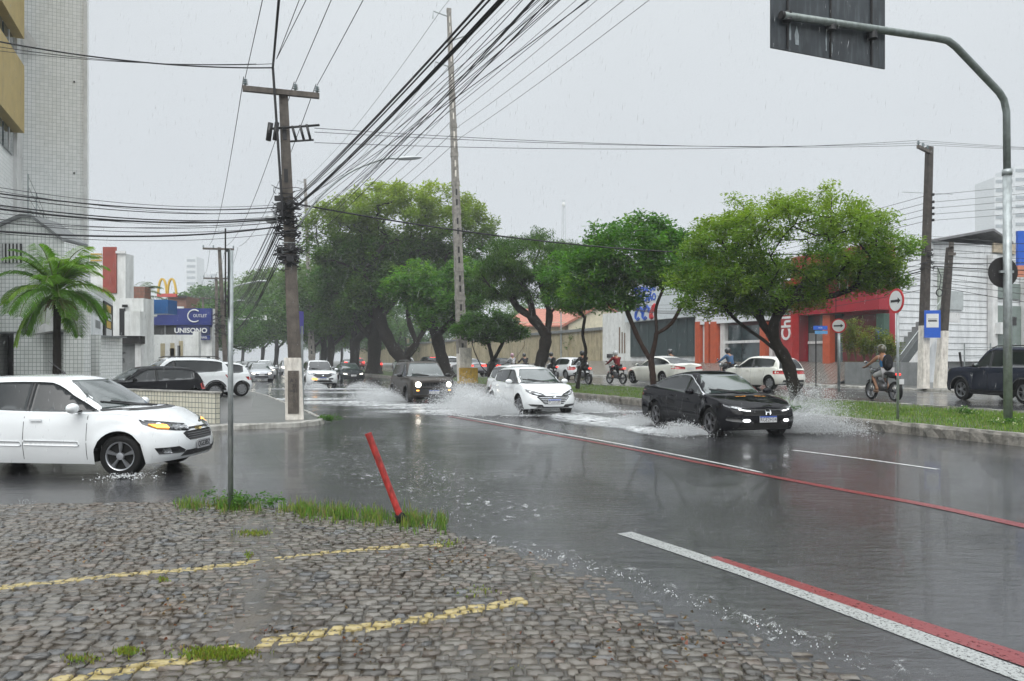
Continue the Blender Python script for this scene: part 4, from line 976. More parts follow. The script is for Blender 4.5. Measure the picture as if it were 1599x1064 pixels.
def beam(mb, p, q, w0, d0, w1, d1, n=1, m=0, rz=0.0):
    """tapered rectangular shaft from p to q"""
    p, q = Vector(p), Vector(q); c, s_ = cos(rz), sin(rz); vs = []
    for i in range(n+1):
        t = i/n; o = p.lerp(q, t); a, b = (w0+(w1-w0)*t)/2, (d0+(d1-d0)*t)/2
        for x, y in ((-a, -b), (a, -b), (a, b), (-a, b)): vs.append(o+Vector((x*c-y*s_, x*s_+y*c, 0)))
    fs = [(i*4+k, i*4+(k+1) % 4, i*4+4+(k+1) % 4, i*4+4+k) for i in range(n) for k in range(4)]+[(3, 2, 1, 0), tuple(range(4*n, 4*n+4))]
    return mb.add(vs, fs, m)
RA = atan2(VY, VX)
def insulator(parent, loc):
    mb = MB().lathe([(0.0, 0), (.03, 0), (.03, .05), (.075, .06), (.03, .08), (.03, .10), (.07, .11), (.03, .13), (.03, .15), (.06, .16), (.025, .18), (0, .20)], 12)
    o = mb.build('insulator', M_CERAM, parent, smooth=True); o.location = loc; return o

# -- main pole
t = empty('utility_pole', (-5.61, 19.6, 0.1)); tag(t, 'tall leaning concrete utility pole with whitewashed foot and tangle of cables at the corner', 'utility pole')
lean = Vector((-0.035, 0, 1)); H1 = 8.45
mb = MB(); beam(mb, (0, 0, 1.55), lean*H1+Vector((0, 0, 0)), .33, .28, .22, .18, 24, rz=.25)
mb.build('shaft', M_CONC, t)
mb = MB(); beam(mb, (0, 0, 0), (-.05, 0, 1.6), .45, .34, .42, .32, 6, rz=.25)
o = mb.build('painted_foot', M_PWH, t)
fr = Matrix.Rotation(.25, 3, 'Z')
mb = MB(); mb.box(fr @ Vector((-.03, -.176, .72)), (.27, .02, 1.1), rz=.25); mb.build('foot_recess', M_CONC, o)
text('stencil', 'A 5\n 71\n=01', .13, M_INK, o, fr @ Vector((-.02, -.190, .88)), (pi/2, 0, .25), depth=.002)
for z in (2.9, 3.9, 5.0, 6.1, 7.2): mb = MB(); beam(mb, fr @ Vector((0, -.14+z*.006, 0))+lean*z, fr @ Vector((0, -.14+z*.006, 0))+lean*(z+.35), .10, .03, .10, .03, rz=.25); mb.build('slot', M_BLK, t)
ca = MB().box((0, 0, 0), (1.88, .12, .13), rz=.30).build('crossarm', M_CONC, t); ca.location = lean*(H1-.05)+Vector((0, -.16, 0))
INS = []
for a in (-.88, .34, .88):
    p = Vector((a*cos(.30), a*sin(.30), .065)); insulator(ca, p); INS.append(Vector((-5.61, 19.6, .1))+Vector(ca.location)+p+Vector((0, 0, .2)))
mb = MB(); fz = lean*7.45
for a, dx in ((.25, 0), (.45, 0), (.62, 0)): mb.tube([fz+Vector((a, -.2, .05+a*.1)), fz+Vector((a+.10, -.2, -.28))], .035, 7)
mb.tube([fz+Vector((-.35, -.2, .0)), fz+Vector((.95, -.2, .1))], .03, 6); mb.tube([fz+Vector((-.30, -.2, .15)), fz+Vector((-.36, -.2, -.3))], .07, 8); mb.tube([fz+Vector((-.12, -.25, .15)), fz+Vector((-.18, -.25, -.3))], .06, 8)
mb.tube([fz+Vector((.2, -.2, -.32)), fz+Vector((.8, -.2, -.28))], .025, 6)
mb.build('fuse_cluster', M_BLK, t, smooth=True)
mb = MB(); rr = random.Random(4)
for k in range(46):   # coils and slack loops bound to the pole
    z = rr.uniform(4.0, 5.9); a0 = rr.uniform(0, 6.28); r0 = rr.uniform(.18, .40); pts = []
    ex = rr.uniform(.7, 1.5); dz = rr.uniform(-.35, .25)
    for i in range(11):
        a = a0+i*.62*ex; pts.append(lean*z+Vector((r0*cos(a)*rr.uniform(.85, 1.15), r0*sin(a)*.8, dz*i/10+rr.uniform(-.04, .04))))
    mb.tube(pts, rr.choice([.009, .012, .018]), 5)
for k in range(8): mb.box(lean*rr.uniform(4.0, 5.7)+Vector((rr.uniform(-.25, .15), -.24, 0)), (rr.uniform(.1, .22), .1, rr.uniform(.1, .2)), rz=rr.uniform(-.3, .3))
mb.build('cable_coils', M_CABLE, t)
for k, (x, z, s_) in enumerate(((-.36, 5.15, 1), )):
    mb = MB().blob((0, 0, 0), (.17, .11, .13), 14); o = mb.build('splice_box', M_LAMP, t, smooth=True); o.location = lean*z+Vector((x, -.2, 0))
for z in (4.3, 4.55, 4.8, 5.2, 5.45): mb = MB(); beam(mb, lean*z, lean*(z+.02), .37-.01*z, .31-.01*z, .37-.01*z, .31-.01*z, rz=.25); mb.build('steel_band', M_GALV, t)
# street lamp arm on the pole
pa = [Vector(p) for p in ((.05, .1, 5.0), (.55, .2, 5.75), (1.3, .35, 6.45), (2.15, .5, 6.85), (2.6, .6, 6.9))]
arm = MB().tube(lsmooth(pa, 5), .028, 8).build('lamp_arm', M_GALV, t, smooth=True)
M_ = MB().blob((0, 0, 0), (.36, .10, .055), 14).build('lamp_head', M_LAMP, t, smooth=True); M_.location = (2.85, .65, 6.93); M_.rotation_euler = (0, -.10, .2)
P0 = Vector((-5.80, 19.6, 0.1))

# -- cables
CG = 'overhead cables strung from the corner utility pole'
def cable(p, q, sag, r, label, group, n=26, name='overhead_cable'):
    p, q = Vector(p), Vector(q); mb = MB(); mb.tube([p.lerp(q, i/n)-Vector((0, 0, 4*sag*(i/n)*(1-i/n))) for i in range(n+1)], r, 5)
    o = mb.build(name, M_CABLE, smooth=True); tag(o, label, 'cable', group); return o
LB = 'black cable of the thick bundle running from corner pole to top of picture'
rr = random.Random(21)
for k in range(7):
    cable(P0+Vector((.05+rr.uniform(-.08, .1), -.15, 5.3+rr.uniform(-.08, .2))), (8.9+rr.uniform(-.07, .07), -13, 5.75+rr.uniform(-.05, .05)), .62+rr.uniform(-.02, .02), rr.choice([.008, .010, .013]), LB, CG+', thick bundle')
LB = 'thin black line fanning from corner pole up to the right'
for k in range(15):
    cable(P0+Vector((.1, -.15, 4.2+k*.10)), (8.2+k*.19+rr.uniform(-.2, .2), -13, 5.9+rr.uniform(-.5, .5)), .55+rr.uniform(-.1, .25), rr.choice([.003, .004, .005]), LB, CG+', thin lines')
BK = [(7.0, -13, 9.0), (8.4, -13, 9.0), (9.2, -13, 9.0)]
for a, b in zip(INS, BK): cable(a, b, .35, .009, 'single power line from a crossarm insulator over the photographer', CG+', high lines')
for px_, dx in ((600, .0), (612, .5)): cable(W(432, 92, 19), (9.0+dx*3, -13, 10.5), .3, .009, 'thin line rising right from the cable knot beside the corner pole', CG+', knot lines')
# hanging knot and drop left of the pole
KN_ = W(426, 106, 19.2)
cable(KN_, (5.2, -13, 10.2), .3, .030, 'very thick twisted cable rising from the knot left of the corner pole', CG+', knot')
cable(KN_, W(442, 345, 19.2), -.02, .034, 'very thick cable dropping beside the corner pole from the knot', CG+', knot')
cable(KN_, W(-260, 5, 15.0), .35, .018, 'thick cable crossing the top left in front of the tiled tower', CG+', knot')
cable(KN_+Vector((0, 0, .1)), W(-260, 22, 15.0), .35, .008, 'thin upper line crossing the top left in front of the tiled tower', CG+', side street')
cable(W(400, 100, 19), W(-260, 40, 15.0), .25, .007, 'thin lower line crossing the top left in front of the tiled tower', CG+', side street')
LB = 'black cable sagging from corner pole across side street to the left'
for (y0, y1, y2, r) in [(255, 330, 318, .006), (268, 300, 322, .014), (272, 318, 328, .009), (285, 332, 338, .013), (291, 336, 340, .019), (300, 322, 335, .005), (308, 342, 345, .007), (313, 350, 352, .007), (327, 360, 352, .019), (330, 368, 362, .006), (262, 322, 330, .005), (280, 410, 345, .005), (318, 300, 341, .005)]:
    q = W(0, y0, 13.2); p = P0+Vector((-.15, -.1, (562-y2)/60.4+1.5)); d = (q-p); cable(p, p+d*1.6, .38+(y1-y0)*.001, r, LB, CG+', side street bundle', n=30)
# far pole row on the left
for i, (px, Z, wd, lb) in enumerate([(345, 49, 1.9, 'dark utility pole with crossarm just left of the grey sign post'), (338, 63, 1.9, 'second crossarm utility pole down the left pavement'), (317, 88, 2.0, 'farthest crossarm utility pole down the left pavement')]):
    X = (px-CX)/F*Z; t = empty('utility_pole', (X, Z, .1)); tag(t, lb, 'utility pole', 'distant utility poles on the left pavement')
    h = [8.9, 8.5, 8.9][i]-.1; dx = [.35, .05, 0][i]
    mb = MB(); beam(mb, (dx, 0, 0), (-dx*.3, 0, h), .30, .26, .2, .18, 4, rz=.3); mb.build('shaft', M_CONC, t)
    mb = MB().box((0, 0, 0), (wd, .1, .12), rz=.2); c_ = mb.build('crossarm', M_CONC, t); c_.location = (-dx*.3, -.15, h-.12)
    for a in (-.9, -.3, .9): insulator(c_, (a, a*.2, .05))
    mb = MB()
    for k in range(34):
        z = rr.uniform(3.2, 5.6); a0 = rr.uniform(0, 6.28); r0 = rr.uniform(.15, .55); s0 = rr.uniform(.4, .9)
        mb.tube([Vector((r0*cos(a0+j*s0), r0*sin(a0+j*s0)*.6, z+rr.uniform(-.08, .08)-j*.03)) for j in range(7)], rr.choice([.014, .02, .03]), 4)
    mb.build('cable_coils', M_CABLE, t)
pole2 = [Vector((-18.6, 49, 0)), Vector((-24.6, 63, 0)), Vector((-35.8, 88, 0)), Vector((-48, 116, 0))]
LBF = 'line running down the left pavement from pole to pole'
for k, (zz, o_) in enumerate([(9.0, -.9), (9.0, .1), (9.0, .9)]):
    cable(INS[k]-Vector((0, .1, 0)), pole2[0]+Vector((o_, o_*.2, 9.0)), .9, .010, LBF, CG+', pavement lines')
    for a, b in zip(pole2, pole2[1:]): cable(a+Vector((o_, 0, 8.9)), b+Vector((o_, 0, 8.9)), .5, .010, LBF, CG+', pavement lines', n=12)
for k in range(13):
    z0 = 4.1+k*.12; q = pole2[0]+Vector((0, 0, 3.3+k*.2))
    cable(P0+Vector((-.2, 0, z0)), q, .5+rr.uniform(0, .5), rr.choice([.009, .013, .018]), LBF, CG+', pavement lines')
    for a, b in zip(pole2, pole2[1:]):
        if k % 2 == 0: cable(a+Vector((0, 0, 3.3+k*.2)), b+Vector((0, 0, 3.3+k*.2)), .6, .014, LBF, CG+', pavement lines', n=12)
# tall median poles
def tall_pole(X, Z, h, lb, white=True, w=.62):
    t = empty('transmission_pole', (X, Z, .26)); tag(t, lb, 'utility pole', 'tall concrete poles on the median')
    ln = -.038
    mb = MB(); N = 13
    for i in range(N):
        a, b = i/N, (i+1)/N; k = lambda q: w*(1-.62*q); P = lambda q: Vector((ln*h*q, 0, h*q))
        if i == 0 and white: continue
        beam(mb, P(a), P(b-.012), k(a), k(a)*.8, k(b), k(b)*.8, rz=.3); beam(mb, P(b-.012), P(b), k(b)*1.12, k(b)*.9, k(b)*1.12, k(b)*.9, rz=.3)
    mb.build('shaft', M_CONCL, t)
    c, s_ = cos(.3), sin(.3)
    for i in range(1, N):
        for f in (.25, .6):
            q = (i+f)/N; kk = w*(1-.62*q); p = Vector((ln*h*q, 0, h*q))+Vector((s_*kk*.41, -c*kk*.41, 0)); MB().box(p, (kk*.22, .02, h/N*.22), rz=.3).build('slot', M_PWH if (white and i > 6) else M_BLK, t)
    if white:
        mb = MB(); beam(mb, (0, 0, .0), (ln*h/N, 0, h/N), w*1.0, w*.82, w*.96, w*.8, 4, rz=.3); mb.build('painted_foot', M_PWH, t)
        mb = MB(); mb.box((.28, -.1, .42), (1.1, .8, .95), rz=.3); mb.build('footing', M_YEL, t)
        mb = MB(); mb.box((.1, -.1, 1.52), (.72, .7, 1.2), rz=.3); mb.build('footing_block', M_PWH, t)
    for i, (z, sd) in enumerate(((h-.3, -1), (h-1.8, 1), (h-3.4, -1))):
        mb = MB().tube([(ln*z, 0, z-.2), (ln*z+sd*.95, 0, z+.15), (ln*z+sd*1.0, 0, z-.3)], .04, 6); mb.build('line_arm', M_GALV, t)
    return t
tall_pole(-3.0, 46.5, 22.9, 'tall tapered concrete pole with white block and yellow footing on the median')
tall_pole(-25.0, 95, 24.0, 'tall concrete pole far back rising above the trees left of the big tree', False, .8)
T1, T2, TB = Vector((-3.4, 46.5, 0)), Vector((-25.6, 95, 0)), Vector((21.5, -16, 0))
LBT = 'thin transmission line strung between the tall median poles and over the avenue'
for k, (z, o_) in enumerate([(23.0, -1), (21.4, 1), (19.8, -1), (18.6, .1), (17.6, .2), (16.7, .1), (16.0, .2), (15.3, .3)]):
    cable(T2+Vector((o_, 0, z+.6)), T1+Vector((o_, 0, z)), 1.0, .014, LBT, 'transmission lines on the tall median poles')
    cable(T1+Vector((o_, 0, z)), TB+Vector((o_, 0, z+rr.uniform(-.3, .3))), 1.2, .011, LBT, 'transmission lines on the tall median poles')
# right-hand poles
t = empty('utility_pole', (17.05, 31.4, .46)); tag(t, 'dark utility pole with side crossarm carrying the blue bus stop sign', 'utility pole')
mb = MB(); beam(mb, (0, 0, 2.6), (.22, 0, 10.0), .30, .26, .24, .2, 10, rz=.3); mb.build('shaft', M_WOODP, t)
mb = MB(); beam(mb, (-.03, 0, 0), (0, 0, 2.6), .36, .3, .31, .27, 4, rz=.3); mb.build('painted_foot', M_PWH, t)
mb = MB().box((0, 0, 0), (1.25, .11, .12)); c_ = mb.build('crossarm', M_CONC, t); c_.location = (-.28, -.5, 9.75); c_.rotation_euler = (0, 0, radians(42))
RI = []
for a in (-.58, -.1, .4): insulator(c_, (a, 0, .06)); RI.append(Vector((17.05-.28+a*.74, 31.4-.5+a*.67, .46+9.75+.26)))
mb = MB()
for z in (8.0, 7.7, 7.45, 7.2, 6.95): mb.lathe([(0, z-.05), (.05, z-.05), (.06, z), (.05, z+.05), (0, z+.05)], 8, c=(.32, -.1, 0))
for k in range(22):
    z = rr.uniform(4.8, 5.8); a0 = rr.uniform(0, 6.3); r0 = rr.uniform(.15, .3); mb.tube([Vector((.12+r0*cos(a0+j*.7), r0*sin(a0+j*.7), z+rr.uniform(-.05, .05))) for j in range(7)], .014, 4)
mb.tube([Vector((.55+.13*cos(a), -.15, 3.95+.15*sin(a))) for a in [j*.42 for j in range(16)]], .025, 5); mb.tube([(.5, -.1, 5.0), (.62, -.15, 4.6), (.55, -.15, 4.1)], .016, 4)
mb.build('insulator_rack', M_CABLE, t)
t = empty('utility_pole', (18.05, 31.8, .46)); tag(t, 'short bare pole leaning right just beside the bus stop pole', 'utility pole')
mb = MB(); beam(mb, (.03, 0, 2.4), (.30, 0, 5.9), .27, .25, .22, .2, 8, rz=.2); mb.build('shaft', M_WOODP, t)
mb = MB(); beam(mb, (-.12, 0, 0), (.03, 0, 2.4), .42, .3, .29, .26, 4, rz=.2); mb.build('painted_foot', M_PWH, t)
mb = MB(); mb.tube([(.30, -.1, 5.9), (.30, -.1, 6.1)], .1, 8); mb.box((.30, -.13, 5.6), (.3, .1, .12)); mb.build('cap_bracket', M_CONC, t)
for k in range(3): cable(P0+Vector((.75, -.2, 7.35+[.12, .02, -.25][k])), RI[2-k], .25, .008, ['lowest', 'middle', 'highest'][k]+' of three thin lines crossing the whole avenue to the right hand pole', 'thin lines crossing the avenue')
cable(P0+Vector((0, -.1, 5.6)), Vector((17.2, 31.4, 6.4)), .8, .022, 'single heavier cable crossing the avenue in front of the tree crowns', 'thin lines crossing the avenue')
RP = Vector((17.2, 31.4, 0)); LR = 'thin line spreading right from the dark utility pole beside the white building'
for k, z in enumerate((8.45, 8.15, 7.9, 7.65, 7.4)):
    cable(RP+Vector((.15, -.1, z)), (32, 16.5, z+.25), .35, .008, LR, 'lines on the right hand pole')
    cable(RP+Vector((.0, -.1, z)), (1.5, 72, z+.2), .5, .010, 'thin line running left behind the median tree from the dark utility pole', 'lines going left from the right hand pole')
for k in range(3): cable(RI[k], (34+k*.5, 22-k*.5, 7.5), .3, .007, LR, 'lines on the right hand pole')
for k, (z0, z1, r) in enumerate([(6.4, 6.9, .013), (6.0, 6.2, .008), (5.8, 5.7, .008), (5.6, 6.0, .018), (5.5, 5.7, .022), (5.4, 4.4, .010), (5.3, 3.9, .008), (5.2, 5.0, .008), (4.9, 3.0, .010), (4.7, 2.4, .012), (5.1, 3.4, .008)]):
    cable(RP+Vector((.15, -.15, z0)), (31, 19+k*.3, z1), .35+rr.uniform(0, .4), r, LR, 'lines on the right hand pole')
    cable(RP+Vector((0, -.1, z0-.1)), (6+k*.7, 62, z0+.4), .5+rr.uniform(0, .6), r, 'thin line running left behind the median tree from the dark utility pole', 'lines going left from the right hand pole')
# -- sign gantry
t = empty('sign_mast', (10.7, 16.4, .26)); tag(t, 'tall cranked steel mast reaching over the avenue with a big sign panel', 'mast')
s = Vector((-VX, -VY, 0)); B = lambda d, z: s*d+Vector((0, 0, z-.26))
pl = [B(0, 5.6), B(.02, 7.0)]+[B(.10, 7.25)]+[B(.25, 7.40), B(1.55, 8.18), B(1.78, 8.27), B(2.1, 8.27), B(6.05, 8.08)]
MB().tube([Vector((0.02, 0, 0)), Vector((0, 0, 5.4))], .086, 16).build('post', M_GALV, t, smooth=True)
MB().tube([Vector((0, 0, 5.38)), Vector((0, 0, 5.5))], .10, 16).build('collar', M_GALV, t, smooth=True)
MB().tube(pl, .072, 14).build('arm', M_MASTG, t, smooth=True)
pc = B(4.82, 8.62)+Vector((UX, UY, 0))*.0
pn = MB().box((0, 0, 0), (2.85, .03, 2.25)).build('sign_panel', M_SGREY, t); pn.location = pc+Vector((-.368, .93, 0))*.13; pn.rotation_euler = (0, 0, RA)
for a in (-1.05, 0, 1.05): MB().box((a, -.03, 0), (.03, .03, 2.2)).build('rib', M_BLKS, pn)
for a in (-1.12, -.05, 1.0): MB().tube([(a, -.10, -.62), (a, -.10, -.45)], .095, 12).build('clamp', M_BLK, pn)
MB().tube([B(6.06, 8.08), B(6.12, 8.08)], .074, 12).build('end_cap', M_BLKS, t)
M_PEEL = mat('peeled pale film', (0.30, 0.34, 0.36), 0.5, var=0.3, vs=14)
for (a, z, w_, h_) in ((-.98, -.75, .05, .33), (-.82, -.80, .10, .36), (.02, -.86, .07, .30), (-.10, -.80, .025, .38)):
    MB().prism([(a, -.0155, z+h_/2), (a-w_/2, -.0155, z), (a-w_*.3, -.0155, z-h_/2), (a+w_/2, -.0155, z-h_/2), (a+w_*.5, -.0155, z)], (0, -.004, 0)).build('peeled_patch', M_PEEL, pn)
pr = MB().lathe([(0, .012), (.33, .012), (.335, 0), (.33, -.012), (0, -.012)], 32, 'y').build('round_sign', M_BLKS, t, smooth=False); pr.location = (-.02, .11, 3.55-.26); pr.rotation_euler = (0, 0, .05)
MB().box((0, -.11, 0), (.30, .06, .05)).build('clamp', M_GALV, pr)
# -- arrow signs
def arrow_sign(loc, h, r, nd, lb, group, pr_=.03, extra=None):
    t = empty('road_sign', loc); tag(t, lb, 'road sign', group)
    rz = atan2(nd[1], nd[0])+pi/2; M3 = Matrix.Rotation(rz, 3, 'Z')
    MB().tube([(0, 0, 0), (0, 0, h+r*.7)], pr_, 10).build('post', M_GALV, t, smooth=True)
    d = MB().lathe([(0, -.008), (r, -.008), (r, .008), (0, .008)], 36, 'y').build('sign_disc', M_SRED, t); d.location = M3 @ Vector((0, -.045, 0))+Vector((0, 0, h)); d.rotation_euler = (0, 0, rz)
    MB().lathe([(r*.82, -.0125), (0, -.0125)], 36, 'y').build('sign_face', M_SWHITE, d)
    a = r*.62; y = -.017; pts = [(-a, y, -.028), (a*.45, y, -.028), (a*.45, y, -.075), (a, y, 0), (a*.45, y, .075), (a*.45, y, .028), (-a, y, .028)]
    k = r/.29; MB().prism([(x, y_, z*k) for x, y_, z in pts], (0, .003, 0)).build('arrow', M_INK, d)
    return t
arrow_sign((9.05, 17.8, .26), 2.77, .29, (-.99, -.13), 'round red rimmed arrow sign on slim post at the median tip', 'round arrow signs')
p = G(1310, 612, .46); arrow_sign((p.x, p.y, .46), 2.45, .27, (-.6, -.8), 'small round arrow sign on the far pavement beside the grey planter', 'round arrow signs', .05)
# bus stop sign on the pole
t = empty('bus_stop_sign', (17.2, 31.05, 2.55)); tag(t, 'blue and white bus stop sign fixed to the dark utility pole', 'road sign')
MB().box((0, 0, .56), (.62, .03, 1.12)).build('blue_panel', M_SBLUE, t); MB().box((0, -.018, .70), (.47, .008, .56)).build('white_panel', M_SWHITE, t)
MB().prism([(-.17, -.024, .66), (.17, -.024, .66), (.17, -.024, .70), (.13, -.024, .72), (-.17, -.024, .72)], (0, -.003, 0)).box((0, -.024, .765), (.36, .005, .02)).build('bus_symbol', M_INK, t)
t.rotation_euler = (0, 0, -.15)
# blue street name signs
t = empty('street_name_sign', G(1274, 604, .46)+Vector((0, 0, 0))); t.location.z = .46; tag(t, 'small blue and white street name plate on thin dark post before the shop', 'street sign')
MB().tube([(0, 0, 0), (0, 0, 2.9)], .03, 8).build('post', M_BLK, t); MB().box((.18, -.04, 2.60), (.62, .02, .17)).build('name_plate', M_SBLUE, t); MB().box((.22, -.04, 2.40), (.56, .02, .14)).build('name_plate', mat('sign light blue', (.10, .30, .55), .4), t)
text('street_name', 'RUA', .09, M_SWHITE, t, (.18, -.052, 2.60), (pi/2, 0, 0), .001)
p = G(360, 795, .04); t = empty('sign_post', (p.x, p.y, .03)); tag(t, 'slim galvanised post with sign plate seen edge on at the forecourt edge', 'sign post')
MB().tube([(0, 0, 0), (0, 0, 2.80)], .0285, 12).build('post', M_GALV, t, smooth=True)
MB().box((-.055, 0, 2.55), (.016, .34, .92), rz=.36).build('sign_plate', M_BLKS, t); MB().box((-.03, 0, 2.3), (.05, .05, .03)).box((-.03, 0, 2.8), (.05, .05, .03)).build('bracket', M_GALV, t)
p = G(473, 650, .115); t = empty('street_name_sign', (p.x, p.y, .115)); tag(t, 'slim grey post with narrow purple blue sign just right of the leaning utility pole', 'street sign')
MB().tube([(0, 0, 0), (-.03, 0, 2.45)], .035, 8).build('post', M_GALV, t); MB().box((-.13, 0, 2.55), (.05, .5, .62), rz=-.25).build('name_plate', mat('purple blue enamel', (.10, .09, .35), .4), t)
# leaning red bollard post
t = empty('bollard_post', (G(628, 818, .03).x, G(628, 818, .03).y, .02)); tag(t, 'leaning red steel post with black clump at its foot at the cobble corner', 'post')
MB().tube([(0, 0, 0.03), (-.335, 0, .90)], .033, 14).tube([(-.33, 0, .885), (-.337, 0, .905)], .036, 14).build('post', M_REDP, t, smooth=False)
rr = random.Random(9); mb = MB()
for k in range(60):
    a = rr.uniform(0, 6.28); r0 = rr.uniform(0, .075); z = rr.uniform(0, .11); k_ = 1-z/.17; mb.box((r0*cos(a)*k_-.03*z/.1, r0*sin(a)*k_, z), (rr.uniform(.02, .045),)*3, M=Matrix.Rotation(rr.uniform(0, 3), 3, (rr.random(), rr.random(), 1)))
mb.build('tar_clump', M_UND, t)
# traffic light arm
t = empty('traffic_light_mast', (-32.0, 110, .2)); tag(t, 'thin grey mast arm carrying two small white signal boxes over the far lanes', 'traffic light')
MB().tube(lsmooth([(0, 0, 0), (0, 0, 5.5), (-.6, 0, 6.2), (-3.6, 0, 7.5), (-8.2, 0, 7.3)], 5), .12, 8).build('mast', M_LAMP, t, smooth=True)
for a in (-3.9, -6.5):
    b = MB().box((0, 0, 0), (.9, .3, .62)).build('signal_box', M_SWHITE, t); b.location = (a, -.2, 7.5); MB().box((-.2, -.16, 0), (.22, .02, .3)).box((.2, -.16, 0), (.22, .02, .3)).build('signal_lens', M_LAMP, b)
# distant lamp heads over the avenue
for i, (px, py, Z, lb) in enumerate([(404, 440, 70, 'street lamp with curved arm reaching over the far left lanes'), (372, 470, 95, 'farther street lamp on a curved arm above the left pavement')]):
    p = W(px, py, Z); t = empty('street_lamp', (p.x-3.2, Z, .1)); tag(t, lb, 'street lamp'); h = p.z-.1
    MB().tube(lsmooth([(0, 0, 0), (0, 0, h-1.6), (.9, 0, h-.5), (3.0, 0, h)], 5), .07, 8).build('arm', M_GALV, t, smooth=True)
    o = MB().blob((0, 0, 0), (.55, .18, .09), 10).build('lamp_head', M_LAMP, t, smooth=True); o.location = (3.5, 0, h+.05)
# ---------------------------------------------------------------- buildings
M_TILE = tile_mat('white facade tile', tile=(.86,.87,.85), grout=(.36,.39,.37), damt=0.18); M_TILE2 = tile_mat('white tower tile', tile=(0.88, 0.89, 0.88), grout=(.45,.48,.47), damt=0.12, gw=.006)
M_TILEW = tile_mat('dirty wall tile', tile=(0.66, 0.63, 0.52), size=.125, gw=.009, dirt=(0.28, 0.24, 0.16), damt=0.6)
M_WHITEW = mat('white render', (0.74, 0.75, 0.73), 0.6, var=0.08, dirt=(0.32, 0.32, 0.28), ds=.8, damt=0.5, bump=.15)
M_WHITE2 = mat('grey white cladding', (0.74, 0.76, 0.77), 0.5, var=0.06, dirt=(0.30, 0.31, 0.31), ds=.6, damt=0.5)
M_YELW = mat('ochre render', (0.46, 0.35, 0.14), 0.7, var=0.08, dirt=(0.24, 0.19, 0.10), ds=.7, damt=0.5)
M_GREYW = mat('grey render', (0.20, 0.21, 0.21), 0.6, var=0.15, dirt=(0.08, 0.08, 0.08), ds=1, damt=.5)
M_DKOPEN = mat('dark interior', (0.02, 0.02, 0.02), 0.6, var=0.4, vs=2)
M_WGLASS = mat('window glass', (0.03, 0.05, 0.055), 0.05, coat=.6, var=0.4, vs=1.5)
M_REDW = mat('red cladding', (0.33, 0.012, 0.025), 0.35, var=0.08, vs=.7, dirt=(.25, .02, .03), ds=.6, damt=.5); M_DRED = mat('dark red wall', (0.11, 0.012, 0.014), 0.4, var=0.3, vs=2)
M_ORW = mat('orange pillar paint', (0.48, 0.09, 0.035), 0.45, var=0.1); M_TEAL = mat('dark teal shutter', (0.035, 0.055, 0.058), 0.4, var=0.2, vs=2, bump=.1)
M_BRICK = tile_mat('brown brick wall', tile=(0.20, 0.075, 0.045), grout=(0.10, 0.07, 0.05), size=.25, gw=.02, off=.5, wmul=2, damt=.3, rough=.6)
M_NAVY = mat('dark blue facade', (0.012, 0.025, 0.16), 0.35, var=0.2, vs=.8); M_BLUEP = mat('blue sign board', (0.01, 0.09, 0.26), 0.35, var=0.15); M_GRNP = mat('green sign board', (0.05, 0.13, 0.09), 0.4, var=0.15)
M_GOLD = mat('yellow plastic sign', (0.62, 0.40, 0.05), 0.4, var=0.05); M_ROOFT = mat('terracotta tiles', (0.36, 0.13, 0.085), 0.6, var=0.25, vs=4, bump=.8, bs=12)
M_BEIGE = mat('stained beige wall', (0.42, 0.36, 0.23), 0.7, var=0.15, dirt=(0.13, 0.11, 0.07), ds=1.3, damt=0.9); M_CREAMW = mat('cream house wall', (0.58, 0.53, 0.40), 0.6, var=0.08, dirt=(.3, .26, .18), ds=1)
M_TIN = mat('grey sheet roof', (0.16, 0.16, 0.165), 0.5, var=0.25, vs=3, bump=.4, bs=20); M_WTRIM = mat('white trim', (0.68, 0.68, 0.67), 0.5, var=.1, dirt=(.3, .3, .28), ds=2)
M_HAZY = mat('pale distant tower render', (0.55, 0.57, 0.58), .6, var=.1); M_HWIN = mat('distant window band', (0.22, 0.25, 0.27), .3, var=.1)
def bld(name, label, loc, rz=0.0, cat='building', group=None):
    t = empty(name, loc, rz); return tag(t, label, cat, group)
def bx(name, c, d, m, parent, rz=0.0, uvs=True):
    return MB().box((0, 0, 0), d, rz).build(name, m, parent, uvs=uvs) if False else _bx(name, c, d, m, parent, rz)
def _bx(name, c, d, m, parent, rz):
    o = MB().box((0, 0, 0), d).build(name, m, parent, uvs=True); o.location = c; o.rotation_euler = (0, 0, rz); return o

# A tiled tower block with ochre facade (local x along v, y along u)
t = bld('apartment_tower', 'tall white tiled apartment tower with ochre facade strip at the left edge', (-15.75, 28.0, .1), RA, 'building')
bx('wall', (-1.05, .5, 12), (2.1, 1.0, 24), M_TILE2, t)
bx('corner_strip', (.02, -.02, 12), (.12, .12, 24), M_WTRIM, t)
for z in (4.9, 8.4, 11.75, 15): bx('vent', (-.35, -.02, z), (.05, .04, .06), M_BLK, t)
bx('wall', (-3.3, -4.0, 12), (2.4, 14.0, 24), M_TILE2, t)
bx('side_pilaster', (-2.06, -.4, 12), (.16, .8, 24), M_WTRIM, t)
for k, z in enumerate((8.8, 12.1, 15.4)):
    bx('spandrel', (-1.98, -5.6, z+1.55+.3), (.45, 9.5, 2.35), M_YELW, t)
    for j in range(6):
        w_ = bx('window', (-2.08, -1.7-j*1.55, z+.22), (.08, 1.35, .80), M_WGLASS, t); bx('frame', (.05, 0, .0), (.03, .06, .80), M_WTRIM, w_)
for z in (13.0,): bx('awning', (-1.78, -.30, z), (.35, .05, .7), M_WTRIM, t).rotation_euler = (0, -.6, 0)

